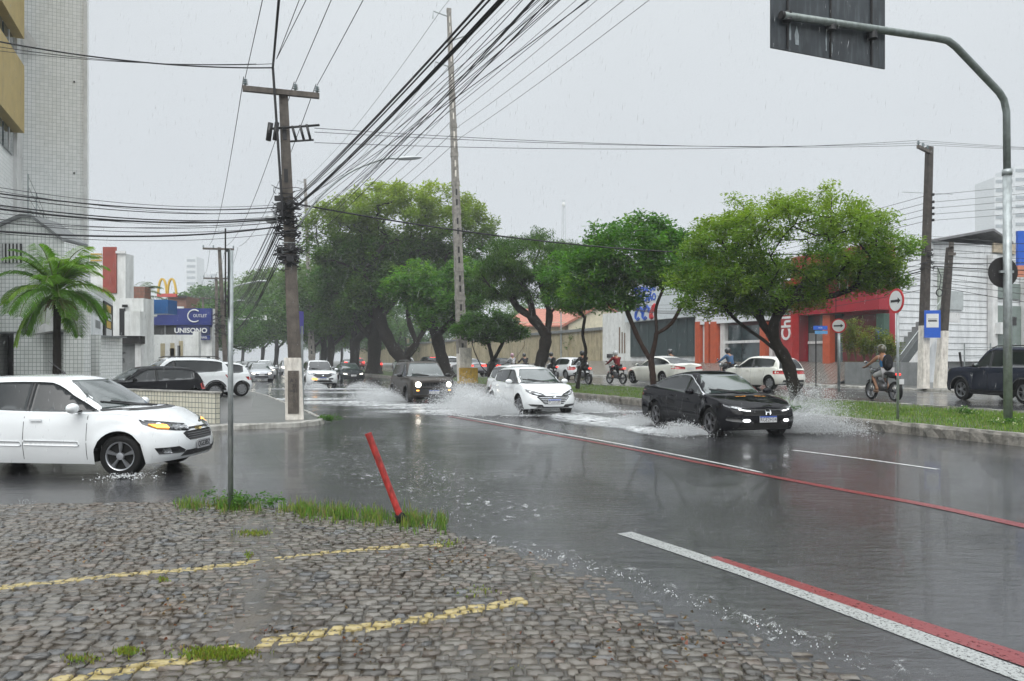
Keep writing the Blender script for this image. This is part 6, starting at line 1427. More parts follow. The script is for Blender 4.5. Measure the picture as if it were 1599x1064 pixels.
def tree(label, base, trunk, crown, ntips, nleaf, lsize, cols, seed, r0=0.18, bark=None, group='trees growing along the median', top=None, clump=0.45, droop=0.0, name='tree', aspect=.42, gaps=0.15, bend=0.18, shell=.55):
    """trunk: list of polylines [(pts), ...] in local metres; crown: list of ellipsoids (cx,cy,cz,rx,ry,rz)"""
    r = np.random.RandomState(seed); t = empty(name, base); tag(t, label, 'tree', group)
    nodes = []; par = []
    for pl in trunk:
        pts = [np.array(p, float) for p in lsmooth(pl, 4)]; st = 0
        if nodes:
            dd = [np.linalg.norm(np.array(n_)-pts[0]) for n_ in nodes]; last = int(np.argmin(dd)); st = 1
        else: nodes.append(pts[0]); par.append(-1); last = 0; st = 1
        for p in pts[st:]: nodes.append(p); par.append(last); last = len(nodes)-1
    ntr = len(nodes)
    tips = []; vol = np.array([c[3]*c[4]*c[5] for c in crown])**.8; vol /= vol.sum()
    while len(tips) < ntips:
        c = crown[r.choice(len(crown), p=vol)]; d = rndunit(r, 1)[0]*(shell+(1-shell)*r.rand()**.5)
        if d[2] < -0.45: d[2] *= 0.6
        if r.rand() < gaps and d[2] < 0.2: continue
        q = np.array(c[:3])+d*np.array(c[3:]); q += r.normal(0, .05, 3)*c[3]; tips.append(q)
    start = np.array(nodes[0]); tips.sort(key=lambda q: np.linalg.norm(q-np.array(nodes[ntr-1])))
    hn = max(n_[2] for n_ in nodes)
    for q in tips:
        N_ = np.array(nodes); d = np.linalg.norm(N_-q, axis=1)+np.maximum(0, N_[:, 2]-q[2]+.1)*1.2+np.where(N_[:, 2] < hn*0.45, 3, 0)
        j = int(np.argmin(d)); p = N_[j]; L_ = np.linalg.norm(q-p); m = max(1, int(L_/0.45)); last = j; off = rndunit(r, 1)[0]*L_*bend; off[2] -= abs(L_)*.04
        for i in range(1, m+1):
            f = i/m; x = p+(q-p)*f+off*math.sin(pi*f)+r.normal(0, .02, 3)*L_; nodes.append(x); par.append(last); last = len(nodes)-1
    n = len(nodes); rad = np.zeros(n); ch = [[] for _ in range(n)]
    for i, p in enumerate(par):
        if p >= 0: ch[p].append(i)
    e = 2.35
    for i in range(n-1, -1, -1):
        rad[i] = max((sum(rad[c]**e for c in ch[i]))**(1/e) if ch[i] else 0.011, 0.011)
    k = r0/rad[0]
    rad = np.where(rad > .011, 0.011+(rad-.011)*(r0-.011)/(rad[0]-.011), rad)
    for i in range(ntr):   # flare at the foot
        z = nodes[i][2]
        if z < .5: rad[i] *= 1+.5*(1-z/.5)**2
    mb = MB(); used = set()
    for i in range(n):
        if i in used or (par[i] >= 0 and ch[par[i]] and ch[par[i]][int(np.argmax([rad[c] for c in ch[par[i]]]))] == i): continue
        chain = [par[i]] if par[i] >= 0 else []; j = i
        while True:
            chain.append(j); used.add(j)
            if not ch[j]: break
            j = ch[j][int(np.argmax([rad[c] for c in ch[j]]))]
        if len(chain) > 1:
            rr_ = [rad[c] for c in chain]
            if par[i] >= 0: rr_[0] = rad[i]
            ns = 9 if max(rr_) > .08 else 5; mb.tube([nodes[c] for c in chain], [x_*(1+(.10*math.sin(c*2.1) if x_ > .08 else 0)) for x_, c in zip(rr_, chain)], ns, cap=False)
    mb.build('trunk', bark or M_BARK, t, smooth=True)
    zz_ = (min(c[2]-c[5] for c in crown), max(c[2]+c[5] for c in crown))
    leaves('crown', tips, clump, nleaf, lsize, cols, r, t, aspect, droop, top, ((zz_[0]+zz_[1])/2, zz_[1]))
    return t
G1 = [(.10, .19, .022), (.13, .22, .025), (.07, .14, .018), (.16, .24, .03)]
G2 = [(.06, .16, .022), (.08, .20, .025), (.045, .12, .018), (.12, .23, .035)]
G3 = [(.040, .095, .018), (.055, .12, .02), (.030, .075, .014), (.075, .14, .026)]
G4 = [(.04, .105, .018), (.06, .135, .022), (.03, .08, .015)]
# leaning tree with wide crown at the right (scale 49 px/m)
tree('leaning median tree with wide open yellow green crown before the red shop', (9.15, 24.2, .28),
     [[(0, 0, 0), (-.18, 0, .6), (-.38, .0, 1.3), (-.75, 0, 1.9), (-1.15, 0, 2.5)], [(-.45, 0, 1.4), (-1.1, .1, 2.0), (-1.9, .2, 2.6), (-2.6, .2, 3.4)], [(-.75, 0, 1.9), (-.85, -.2, 2.6), (-.3, -.4, 3.3), (1.0, -.3, 3.4), (2.2, -.2, 3.9)], [(-1.15, 0, 2.5), (-1.2, .3, 3.3), (-.9, .5, 4.3)], [(-1.15, 0, 2.5), (-1.9, -.2, 3.4), (-2.4, -.4, 4.2)], [(-.3, -.4, 3.3), (.6, .4, 4.3)]],
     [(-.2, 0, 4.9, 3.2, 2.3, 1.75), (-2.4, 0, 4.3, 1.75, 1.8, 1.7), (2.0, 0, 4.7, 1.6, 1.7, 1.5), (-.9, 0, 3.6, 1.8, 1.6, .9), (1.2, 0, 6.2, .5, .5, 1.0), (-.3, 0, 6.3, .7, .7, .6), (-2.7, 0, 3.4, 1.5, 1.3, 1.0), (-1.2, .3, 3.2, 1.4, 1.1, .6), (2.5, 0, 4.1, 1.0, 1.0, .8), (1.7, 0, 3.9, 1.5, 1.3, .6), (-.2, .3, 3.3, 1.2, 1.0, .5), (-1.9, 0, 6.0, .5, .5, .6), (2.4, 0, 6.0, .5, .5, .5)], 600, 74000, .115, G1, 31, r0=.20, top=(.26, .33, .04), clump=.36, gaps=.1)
tree('two stemmed median tree with dense fresh green crown behind the black sedan', (5.7, 30.6, .3),
     [[(0, 0, 0), (-.02, 0, .7), (-.10, 0, 1.3)], [(-.10, 0, 1.3), (-.6, 0, 2.2), (-1.0, .1, 3.2), (-1.3, .1, 4.0)], [(-.10, 0, 1.3), (.12, 0, 2.4), (.10, 0, 3.4), (.4, 0, 4.2)], [(.12, 0, 2.4), (.7, -.1, 2.8), (1.2, -.1, 3.7)]],
     [(-.6, 0, 5.4, 2.5, 2.0, 1.55), (.9, 0, 5.0, 1.5, 1.5, 1.3), (-2.4, 0, 4.6, 1.3, 1.3, 1.3), (-1.6, .2, 3.9, 1.3, 1.2, .7)], 330, 36000, .17, G2, 32, r0=.13, bark=M_BARKB, clump=.45, aspect=.5)
tree('crooked slender stemmed median tree beside the dark motorcyclist', (3.05, 35.4, .3),
     [[(0, 0, 0), (.15, 0, .9), (.40, 0, 1.7), (.25, 0, 2.5), (.35, 0, 3.3)]], [(-.2, 0, 4.3, 1.5, 1.4, 1.1), (-.6, 0, 5.4, 1.2, 1.2, 1.0), (.7, 0, 3.9, .9, .9, .6)], 130, 14000, .16, G2, 33, r0=.075, clump=.4, gaps=.3)
tree('dark forked median tree with thin drooping grey green crown', (1.25, 41.5, .3),
     [[(0, 0, 0), (.2, 0, .8), (.5, 0, 1.9), (.62, 0, 2.7)], [(.62, 0, 2.7), (-.1, 0, 3.6), (-1.0, .1, 4.3), (-1.5, 0, 5.4)], [(.62, 0, 2.7), (.8, .1, 3.8), (.5, .1, 5.0), (-.2, .2, 6.3)], [(.8, .1, 3.8), (1.4, 0, 4.6), (2.0, 0, 5.6)], [(-.1, 0, 3.6), (-.3, -.3, 4.6), (-.9, -.3, 5.8)]],
     [(-.2, 0, 6.8, 2.6, 2.3, 1.5), (-1.9, 0, 5.6, 1.6, 1.5, 1.4), (1.9, 0, 6.2, 1.6, 1.5, 1.5), (0, 0, 5.2, 1.6, 1.4, .8)], 400, 42000, .19, G3, 34, r0=.33, clump=.45, droop=.7, aspect=.2, gaps=.2)
tree('low umbrella shaped dark green tree beside the yellow pole base', (-1.25, 44.5, .3),
     [[(0, 0, 0), (-.05, 0, .5)], [(-.05, 0, .5), (-.5, 0, .9), (-.9, 0, 1.7), (-1.1, 0, 2.3)], [(-.05, 0, .5), (.1, .1, 1.2), (-.1, .1, 2.2)], [(-.05, 0, .5), (.6, 0, 1.0), (1.4, 0, 1.4), (2.0, 0, 2.2)], [(.1, .1, 1.2), (.7, -.3, 2.3)]],
     [(0, 0, 3.0, 2.35, 1.9, .75), (-.2, 0, 3.5, 1.6, 1.4, .55)], 210, 22000, .18, G4, 35, r0=.16, clump=.36, shell=.3, gaps=.05)
# big group
BT = 'big old trees massed along the median'
tree('stout leaning tree trunk nearest the tall concrete pole, mid green crown', (-4.3, 52, .3),
     [[(0, 0, 0), (-.5, 0, 1.4), (-.9, 0, 3.0), (-1.6, 0, 4.4)], [(-.9, 0, 3.0), (.2, 0, 4.0), (.9, 0, 5.2)], [(-1.6, 0, 4.4), (-1.2, .4, 6.0)]],
     [(-.2, 0, 5.6, 2.9, 2.4, 1.7), (-2.2, 0, 6.3, 2.2, 2, 1.6), (1.3, 0, 6.6, 1.8, 1.6, 1.6), (-.4, -.6, 4.2, 2.2, 1.6, .8)], 300, 30000, .26, G2, 36, r0=.42, clump=.6, group=BT)
tree('huge dark tree with forked trunk and yellow green top towering over the median', (-9.5, 66, .3),
     [[(0, 0, 0), (.1, 0, 1.2)], [(.1, 0, 1.2), (-1.0, 0, 2.6), (-1.9, 0, 4.6), (-2.4, .3, 7.2)], [(.1, 0, 1.2), (1.2, 0, 2.8), (2.2, 0, 4.6), (3.2, 0, 7.0)], [(1.2, 0, 2.8), (.4, .4, 5.2), (.6, .5, 8.5)], [(3.2, 0, 7.0), (4.6, 0, 9.0)], [(-2.4, .3, 7.2), (-4.0, 0, 9.2)]],
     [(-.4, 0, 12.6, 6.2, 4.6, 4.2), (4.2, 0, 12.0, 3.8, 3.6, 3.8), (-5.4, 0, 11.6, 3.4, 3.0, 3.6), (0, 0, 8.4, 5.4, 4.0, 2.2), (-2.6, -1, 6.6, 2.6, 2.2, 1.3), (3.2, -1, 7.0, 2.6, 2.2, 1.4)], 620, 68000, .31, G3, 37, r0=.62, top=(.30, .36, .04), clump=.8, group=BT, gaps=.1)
tree('thick upright trunk with dense crown left of the forked tree', (-13.5, 74, .3),
     [[(0, 0, 0), (.1, 0, 3.0), (.4, 0, 5.5)], [(.1, 0, 3.0), (-1.6, 0, 5.0), (-2.6, 0, 7.4)], [(.4, 0, 5.5), (2.0, 0, 7.2)]],
     [(0, 0, 10.0, 5.0, 4.2, 3.6), (-3.2, 0, 8.6, 3.0, 2.8, 2.6), (-1.6, 0, 6.2, 2.6, 2.3, 1.3)], 340, 34000, .36, G4, 38, r0=.65, clump=.85, group=BT, gaps=.05)
tree('twin trunk tree with thin drooping twigs between two stout trunks', (-17.5, 84, .3),
     [[(0, 0, 0), (.1, 0, 3.4), (-.3, 0, 6.0)], [(.1, 0, 3.4), (2.0, 0, 5.2), (2.8, 0, 7)]],
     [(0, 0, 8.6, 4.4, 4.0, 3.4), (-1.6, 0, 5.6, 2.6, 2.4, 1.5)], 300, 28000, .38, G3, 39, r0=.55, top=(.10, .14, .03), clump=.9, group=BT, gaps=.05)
far = [(-23.4, 97, 15.5, 6.0, 40, 'spreading dark tree with low fork right of the leaning utility pole'), (-27, 108, 13.5, 5.0, 44, 'rounded green tree just right of the leaning utility pole'), (-31, 117, 16.5, 7.5, 41, 'broad green tree behind the leaning utility pole'), (-40.5, 138, 18.5, 9.0, 42, 'hazy green tree left of the leaning utility pole'), (-48, 154, 19.0, 9.5, 45, 'hazy tree above the small signal boxes'), (-60, 182, 21, 11, 46, 'paler hazy tree towards the end of the avenue'), (-80, 225, 25, 15, 47, 'palest hazy tree at the end of the avenue')]
for x, y, h, rx, sd, lb in far:
    s = h/12
    tree(lb, (x, y, .3), [[(0, 0, 0), (.3, 0, 2.2*s), (0, 0, 4.0*s)], [(.3, 0, 2.2*s), (2.2*s, 0, 4.4*s), (3.2*s, 0, 6.2*s)], [(0, 0, 4.0*s), (-2.2*s, 0, 6.0*s)]],
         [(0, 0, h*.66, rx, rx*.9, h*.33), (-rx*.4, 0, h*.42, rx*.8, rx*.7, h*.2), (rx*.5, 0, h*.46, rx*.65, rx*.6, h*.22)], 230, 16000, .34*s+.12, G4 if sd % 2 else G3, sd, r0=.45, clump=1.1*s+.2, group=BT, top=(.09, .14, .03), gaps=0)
# trees beyond the buildings
BB = 'trees rising behind the far side buildings'
for x, y, h, rx, sd, lb in [(-3.5, 125, 12.5, 6.5, 60, 'pale green tree behind the umbrella shaped tree'), (5.0, 118, 11.5, 5.5, 61, 'pale green tree behind the salmon roof'), (-18, 150, 14, 8, 62, 'hazy tree behind the beige wall left of the pale green tree'), (20, 84, 8.5, 3.6, 63, 'small tree peeping over the mattress shop'), (13.5, 96, 13.5, 3.5, 64, 'thin crowned tree rising above the drooping tree'), (7.2, 76.5, 4.6, 1.8, 65, 'small bright green bush tree over the beige wall')]:
    s = h/12; tree(lb, (x, y, .5), [[(0, 0, 0), (.2, 0, 2.5*s), (0, 0, 5*s)]], [(0, 0, h*.62, rx, rx, h*.33), (rx*.4, 0, h*.5, rx*.6, rx*.6, h*.25)], 110, 5500, .40*s+.08, [(.07, .13, .035), (.09, .16, .04), (.05, .10, .03)], sd, r0=.3*s+.03, clump=1.0*s+.1, group=BB, gaps=.1)
for x, y, h, rx, sd, lb in [(-36, 96, 9.5, 5.0, 70, 'hazy tree behind the dark blue shop front'), (-47, 125, 12, 7, 71, 'hazy tree behind the brown brick restaurant'), (-62, 165, 13, 9, 72, 'pale tree at the end of the left pavement')]:
    s = h/12; tree(lb, (x, y, .1), [[(0, 0, 0), (.2, 0, 2.5*s), (0, 0, 5*s)]], [(0, 0, h*.55, rx, rx, h*.38)], 110, 5000, .45*s+.08, G4, sd, r0=.3*s, clump=1.0*s+.2, group='trees on the left side of the avenue', gaps=.05)
for i, (x, y) in enumerate([(-19, 135), (-30, 165), (-45, 200), (-62, 245), (-60, 150), (-78, 200)]):
    h = 13+i; s = h/12; tree(['hazy tree beyond the queue of cars, nearest of the far row', 'hazy tree second in the far row beyond the queue of cars', 'hazy tree third in the far row beyond the queue', 'palest tree closing the far row beyond the queue', 'pale tree beside the distant crossarm pole', 'palest tree closing the left pavement'][i], (x, y, .3), [[(0, 0, 0), (.2, 0, 2.5*s), (0, 0, 5*s)]], [(0, 0, h*.52, 9, 8, h*.42)], 120, 6000, .6*s, G4, 80+i, r0=.35, clump=1.3*s, group='far row of trees', gaps=0)

def palm(name, label, base, h, nf, fl, seed, cols, lw=.045, lean=(0, 0), tr=.085, droop=1.0, wind=(0, 0), nl=38, ll=.55):
    r = np.random.RandomState(seed); t = empty(name, base); tag(t, label, 'palm tree')
    top = Vector((lean[0], lean[1], h)); pts = [Vector((lean[0]*f*f, lean[1]*f*f, h*f)) for f in [i/14 for i in range(15)]]
    mb = MB(); mb.tube(pts, [tr*(1.25-.35*i/14)*(1.05 if i % 2 else .97) for i in range(15)], 12); mb.build('trunk', M_BARK, t, smooth=True)
    V, F_, C_ = [], [], []; st = MB()
    for k in range(nf):
        a = 2*pi*k*0.618+r.uniform(-.2, .2); el = radians(r.uniform(5, 80)) if k > nf*.25 else radians(r.uniform(-30, 15)); L_ = fl*r.uniform(.8, 1.1)
        p = np.array(top); d = np.array([cos(a)*cos(el), sin(a)*cos(el), sin(el)]); N = 14; rach = [p.copy()]
        for i in range(N):
            d = d+np.array([wind[0]*.06, wind[1]*.06, -.135*droop*(.4+i/N)]); d /= np.linalg.norm(d); p = p+d*L_/N; rach.append(p.copy())
        st.tube([Vector(q) for q in rach], [.02*(1-.8*i/N)+.003 for i in range(N+1)], 4, cap=False)
        col = np.array(cols[r.randint(len(cols))])
        for j in range(nl):
            f = .12+.88*j/nl; i = min(N-1, int(f*N)); q = rach[i]+(rach[i+1]-rach[i])*(f*N-i); dd = rach[i+1]-rach[i]; dd /= np.linalg.norm(dd)
            sd = np.cross(dd, [0, 0, 1]); sd /= np.linalg.norm(sd)+1e-6; ln = ll*math.sin(pi*(.15+.8*f))**.7*r.uniform(.8, 1.1)
            for s_ in (-1, 1):
                u = sd*s_*.75+dd*.55+np.array([0, 0, .12]); u /= np.linalg.norm(u); m1 = q+u*ln*.5; u2 = u+np.array([0, 0, -.75*droop]); u2 /= np.linalg.norm(u2); m2 = m1+u2*ln*.5
                wv = np.cross(u, [0, 0, 1.0]); wv /= np.linalg.norm(wv)+1e-6; wv = (wv*.6+dd*.5)*lw*.5; b = len(V)
                V += [q-wv*.5, q+wv*.5, m1+wv, m1-wv, m2+wv*.15, m2-wv*.15]; F_ += [(b, b+1, b+2, b+3), (b+3, b+2, b+4, b+5)]; c = col*r.uniform(.7, 1.3); C_ += [c, c]
    st.build('frond_stems', mat('palm stem green', (.10, .13, .03), .5), t); npmesh('fronds', V, F_, M_LEAF, t, attr=np.array(C_)); return t, top
p = W(86, 600, 18.5)
t, tp_ = palm('palm_tree', 'bushy green palm with drooping fronds in front of the tiled annex', (-12.35, 20.6, .1), 3.38, 36, 1.7, 5, [(.08, .18, .025), (.12, .24, .03), (.18, .29, .05), (.09, .20, .025)], lw=.036, tr=.095, droop=1.05, nl=48, ll=.60, wind=(.25, 0))
r_ = np.random.RandomState(8); mb = MB()
for k in range(60):
    a = r_.uniform(0, 6.28); q = [Vector(tp_)+Vector((0, 0, -.25))]
    for i in range(4): q.append(q[-1]+Vector((cos(a)*.12, sin(a)*.10, .03-.05*i+r_.uniform(-.03, .03))))
    mb.tube(q, .012, 4)
mb.build('fruit_stalks', mat('dry brown stalks', (.16, .10, .055), .7, var=.3), t)
p = W(213, 520, 62); palm('coconut_palm', 'windblown grey green coconut palm behind the white gatehouse', (p.x, 62, .1), 6.3, 17, 3.0, 9, [(.06, .10, .045), (.08, .12, .055)], lw=.09, tr=.16, droop=.95, nl=26, ll=.9, wind=(1.2, 0))
# yellow green planter shrubs
r_ = np.random.RandomState(17)
for k in range(7):
    px = 1326+k*11.5+r_.uniform(-2, 2); U_ = U_at(px, 29.8); b = uv(U_, 29.8, 1.55); t = empty('planter_shrub', b); tag(t, ['tall', 'feathery', 'short', 'spiky', 'thin', 'bushy', 'low'][k]+' yellow green shrub on the grey planter, '+['leftmost', 'second from left', 'third from left', 'middle one', 'third from right', 'second from right', 'rightmost'][k], 'shrub', 'shrubs on the grey planter')
    h = r_.uniform(1.2, 2.3)*(1.1 if k < 5 else .8); mb = MB(); C_ = []
    for j in range(9):
        a = r_.uniform(0, 6.28); q = Vector((cos(a)*.32, sin(a)*.2, h*r_.uniform(.5, 1))); mb.tube([(0, 0, 0), q*.5+Vector((0, 0, .1)), q], .012, 4); C_ += [np.array(q)*f for f in (.5, .7, .85, 1)]
    mb.tube([(-.3, 0, .02), (.3, 0, .02)], .02, 4).build('stems', mat('shrub stem', (.10, .09, .03), .7), t); leaves('foliage', C_, .20, 900, .15, [(.14, .17, .03), (.20, .21, .04), (.09, .13, .025)], r_, t, .22)
# low weeds round the poles and mast
for k, (px, py, lb, z) in enumerate([(1574, 664, 'leafy weeds with white flowers at the foot of the sign mast', .26), (1508, 648, 'flowering weed clump left of the sign mast', .3), (512, 658, 'small grass clump at the kerb corner by the leaning pole', .05), (1240, 642, 'weed clump under the leaning median tree', .28), (380, 792, 'tall thin weed beside the galvanised post', .03)]):
    b = G(px, py, z); t = empty('weed_clump', b); tag(t, lb, 'weeds')
    C_ = [np.array([r_.normal(0, .18), r_.normal(0, .1), abs(r_.normal(.08, .04))]) for _ in range(16)]; mb = MB()
    for c in C_: mb.tube([(0, 0, 0), c], .004, 4)
    mb.build('stems', mat('weed stem', (.06, .10, .02), .7), t); leaves('foliage', C_, .09, 700, .05, [(.05, .13, .02), (.08, .17, .03)], r_, t, .4)
    if k < 2: leaves('flowers', C_, .14, 60, .04, [(.6, .6, .55)], r_, t, .9)
# ---------------------------------------------------------------- riders and motorcycles
M_SKIN = mat('tan skin', (0.32, 0.16, 0.09), 0.45, var=0.08)
def skin(name, J, E, m, parent, sub=1):
    """J: list of (x,y,z,r); E: edges"""
    me = bpy.data.meshes.new('tmp'); me.from_pydata([j[:3] for j in J], E, []); o = bpy.data.objects.new('tmp', me); COL.objects.link(o)
    md = o.modifiers.new('s', 'SKIN'); sv = me.skin_vertices[0].data
    for i, j in enumerate(J): sv[i].radius = (j[3], j[4] if len(j) > 4 else j[3])
    sv[0].use_root = True
    if sub: sm = o.modifiers.new('u', 'SUBSURF'); sm.levels = sub; sm.render_levels = sub
    bpy.context.view_layer.update()
    nm = bpy.data.meshes.new_from_object(o.evaluated_get(bpy.context.evaluated_depsgraph_get())); bpy.data.objects.remove(o)
    nm.name = name; nm.materials.clear(); nm.materials.append(m)
    nm.polygons.foreach_set('use_smooth', [True]*len(nm.polygons)); return link(name, nm, parent)
def rider(label, shirt, trousers, helmet, bag=None, bare=False, shorts=False, group='motorcyclists beyond the median'):
    t = empty('person'); tag(t, label, 'person', group)
    J = [(-.16, 0, .90, .13, .15), (-.10, 0, 1.06, .12, .14), (-.02, 0, 1.24, .13, .17), (.04, 0, 1.38, .10, .13), (.08, 0, 1.47, .055), (.12, 0, 1.56, .085, .08), (.135, 0, 1.66, .085, .08)]
    E = [(0, 1), (1, 2), (2, 3), (3, 4), (4, 5), (5, 6)]
    def add(p, par): J.append(p); E.append((par, len(J)-1)); return len(J)-1
    add((.225, 0, 1.60, .018), 5)   # nose
    for s in (1, -1):
        a = add((.04, s*.19, 1.37, .065), 3); b = add((.25, s*.30, 1.17, .046), a); c = add((.46, s*.31, 1.07, .033), b); h = add((.535, s*.315, 1.055, .036, .022), c)
        for k in range(4):
            y = s*(.345-.022*k); L_ = (.03, .036, .034, .028)[k]
            f1 = add((.565, y, 1.062, .0095), h); f2 = add((.60, y, 1.045, .009), f1); f3 = add((.598, y, 1.045-L_, .0085), f2)
        f = add((.545, s*.268, 1.05, .011), h); add((.575, s*.262, 1.035, .009), f)
        e = add((-.12, s*.10, .88, .095), 0); k_ = add((.27, s*.20, .76, .062), e); an = add((.03, s*.19, .38, .040), k_); add((.0, s*.19, .32, .038), an); add((.19, s*.20, .285, .032, .04), an)
    skin('body', J, E, M_SKIN, t, 1)
    JS = [(-.16, 0, .92, .145, .17), (-.10, 0, 1.07, .135, .16), (-.02, 0, 1.24, .145, .185), (.04, 0, 1.38, .112, .15), (.07, 0, 1.44, .07)]; ES = [(0, 1), (1, 2), (2, 3), (3, 4)]
    if not bare:
        for s in (1, -1):
            n = len(JS); JS += [(.04, s*.20, 1.37, .082), (.25, s*.305, 1.17, .060), (.44, s*.31, 1.08, .045)]; ES += [(3, n), (n, n+1), (n+1, n+2)]
    skin('shirt', JS, ES, shirt, t, 1)
    JT = [(-.17, 0, .90, .15, .17)]; ET = []
    for s in (1, -1):
        n = len(JT); JT += [(-.12, s*.10, .885, .112), (.24, s*.195, .77, .08)]; ET += [(0, n), (n, n+1)]
        if not shorts: JT += [(.05, s*.19, .42, .055)]; ET += [(n+1, n+2)]
    skin('shorts' if shorts else 'trousers', JT, ET, trousers, t, 1)
    for s in (1, -1):
        MB().blob((.10, s*.195, .29), (.145, .052, .05), 12).build('shoe', M_BLK if not shorts else mat('brown sandal', (.16, .09, .05), .5), t, smooth=True)
    h = MB().blob((.11, 0, 1.635), (.155, .135, .15), 18, k=12).build('helmet', helmet, t, smooth=True)
    MB().prism([(.22, -.10, 1.59), (.268, -.05, 1.60), (.268, .05, 1.60), (.22, .10, 1.59), (.22, .09, 1.69), (.26, .05, 1.70), (.26, -.05, 1.70), (.22, -.09, 1.69)], (.006, 0, 0)).build('visor', M_GLASS, h)
    if bag:
        b = MB().blob((-.22, 0, 1.20), (.12, .17, .26), 14).build('backpack', bag, t, smooth=True)
        MB().blob((-.31, 0, 1.13), (.06, .12, .13), 12).build('pocket', bag, b, smooth=True)
    return t
def moto(label, col, group='motorcycles beyond the median', tail=True, front=False):
    t = empty('motorcycle'); tag(t, label, 'motorcycle', group)
    for nm, x, R_ in (('wheel', .66, .31), ('wheel', -.62, .31)):
        w_ = .05 if x > 0 else .065
        o = MB().lathe([(R_*.78, -w_*.7), (R_*.92, -w_), (R_, -w_*.4), (R_, w_*.4), (R_*.92, w_), (R_*.78, w_*.7)], 26, 'y').build(nm, M_TYRE, t, smooth=True); o.location = (x, 0, R_)
        rm = MB().lathe([(R_*.80, -w_*.6), (R_*.72, -w_*.5), (R_*.72, w_*.5), (R_*.80, w_*.6)], 26, 'y')
        for k in range(6): a = k*pi/3; rm.box((R_*.4*cos(a), 0, R_*.4*sin(a)), (R_*.72, .02, .025), M=Matrix.Rotation(-a, 3, 'Y'))
        rm.lathe([(.0, -.05), (.05, -.05), (.05, .05), (0, .05)], 12, 'y'); rm.build('rim', M_DALLOY, o)
    MB().tube([(.44, .08, .98), (.66, .09, .31)], .022, 8).tube([(.44, -.08, .98), (.66, -.09, .31)], .022, 8).box((.46, 0, .92), (.06, .22, .05)).build('fork', M_GALV, t)
    MB().tube(lsmooth([(.52, .36, 1.02), (.50, .2, 1.06), (.44, .05, 1.0), (.44, -.05, 1.0), (.50, -.2, 1.06), (.52, -.36, 1.02)], 3), .013, 6).build('handlebar', M_BLK, t)
    MB().tube([(.40, 0, .90), (.0, 0, .82), (-.55, 0, .80)], .03, 8).tube([(.40, 0, .88), (.22, 0, .40), (-.15, 0, .36), (-.20, 0, .80)], .025, 8).tube([(-.15, .07, .38), (-.62, .09, .31)], .025, 6).tube([(-.15, -.07, .38), (-.62, -.09, .31)], .025, 6).build('frame', M_BLK, t)
    MB().blob((.08, 0, .45), (.20, .13, .17), 12).box((.20, 0, .56), (.16, .14, .2)).build('engine', M_DALLOY, t)
    MB().blob((.18, 0, .88), (.26, .14, .13), 16).build('fuel_tank', col, t, smooth=True)
    MB().blob((-.28, 0, .86), (.38, .13, .06), 16).build('seat', M_BLK, t, smooth=True)
    MB().blob((-.50, 0, .80), (.26, .09, .09), 12).build('tail_fairing', col, t, smooth=True)
    MB().tube([(.2, -.12, .34), (-.2, -.15, .30), (-.72, -.17, .42)], [.02, .03, .045], 8).build('exhaust', M_GALV, t)
    MB().prism([(.52, -.05, .62), (.70, -.05, .66), (.88, -.05, .58), (.70, -.05, .63)], (0, .10, 0)).build('mudguard', col, t)
    MB().prism([(-.60, -.05, .74), (-.80, -.05, .60), (-.90, -.05, .42), (-.86, -.05, .60), (-.66, -.05, .76)], (0, .10, 0)).build('mudguard', M_BLK, t)
    MB().blob((.58, 0, .92), (.09, .10, .10), 12).build('headlight', M_LIT if front else M_LENS, t, smooth=True)
    MB().blob((-.76, 0, .84), (.05, .09, .045), 10).build('tail_light', M_TAILON if tail else M_TAIL, t, smooth=True)
    MB().box((-.90, 0, .62), (.01, .20, .16)).build('license_plate', M_PLATE, t)
    for s in (1, -1):
        m = MB().blob((.46, s*.33, 1.21), (.02, .065, .045), 10).build('mirror', M_BLK, t, smooth=True); MB().blob((.448, s*.33, 1.21), (.012, .058, .038), 10).build('mirror_glass', M_CHROME, m, smooth=True); MB().tube([(.50, s*.27, 1.04), (.46, s*.31, 1.18)], .007, 5).build('mirror_stem', M_BLK, m)
    return t
def cloth(n, c): return mat('cloth '+n, c, .8, var=.25, vs=6, spec=.2, bump=.3, bs=14)
HB_ = mat('helmet black', (.015, .015, .017), .2, coat=.6, var=.1); HG = mat('helmet olive gold', (.10, .09, .055), .25, coat=.6, var=.5, vs=9); HW = mat('helmet silver', (.45, .46, .47), .25, coat=.6); HP = mat('helmet pink', (.50, .30, .36), .3, coat=.5)
def ride(x, y, z, hx, hy, mlab, rlab, mcol, **k):
    m = moto(mlab, mcol, front=k.pop('front', False), tail=k.pop('tail', True)); p = rider(rlab, **k)
    for o in (m, p): place(o, x, y, hx, hy, z)
    return m, p
ride(11.75, 24.0, .36, -.10, .995, 'black motorcycle with lit red tail lamp beside the round arrow sign post', 'rider in blue sleeveless vest and white patterned shorts with black backpack', P_DARK, shirt=cloth('sky blue', (.05, .22, .48)), trousers=cloth('white patterned', (.45, .45, .45)), helmet=HG, bag=cloth('black', (.012, .012, .014)), bare=True, shorts=True)
ride(5.55, 40.3, .36, -.42, .907, 'red motorcycle on the far lanes beyond the two stemmed tree', 'rider in dark red long sleeved jacket and silver helmet', P_RED, shirt=cloth('dark red', (.16, .012, .018)), trousers=cloth('black', (.012, .012, .014)), helmet=HW)
ride(3.75, 40.0, .36, -.38, .925, 'dark motorcycle with red tail lamp by the crooked slender tree', 'rider all in black with black helmet by the crooked slender tree', P_DARK, shirt=cloth('black', (.012, .012, .014)), trousers=cloth('black', (.012, .012, .014)), helmet=HB_)
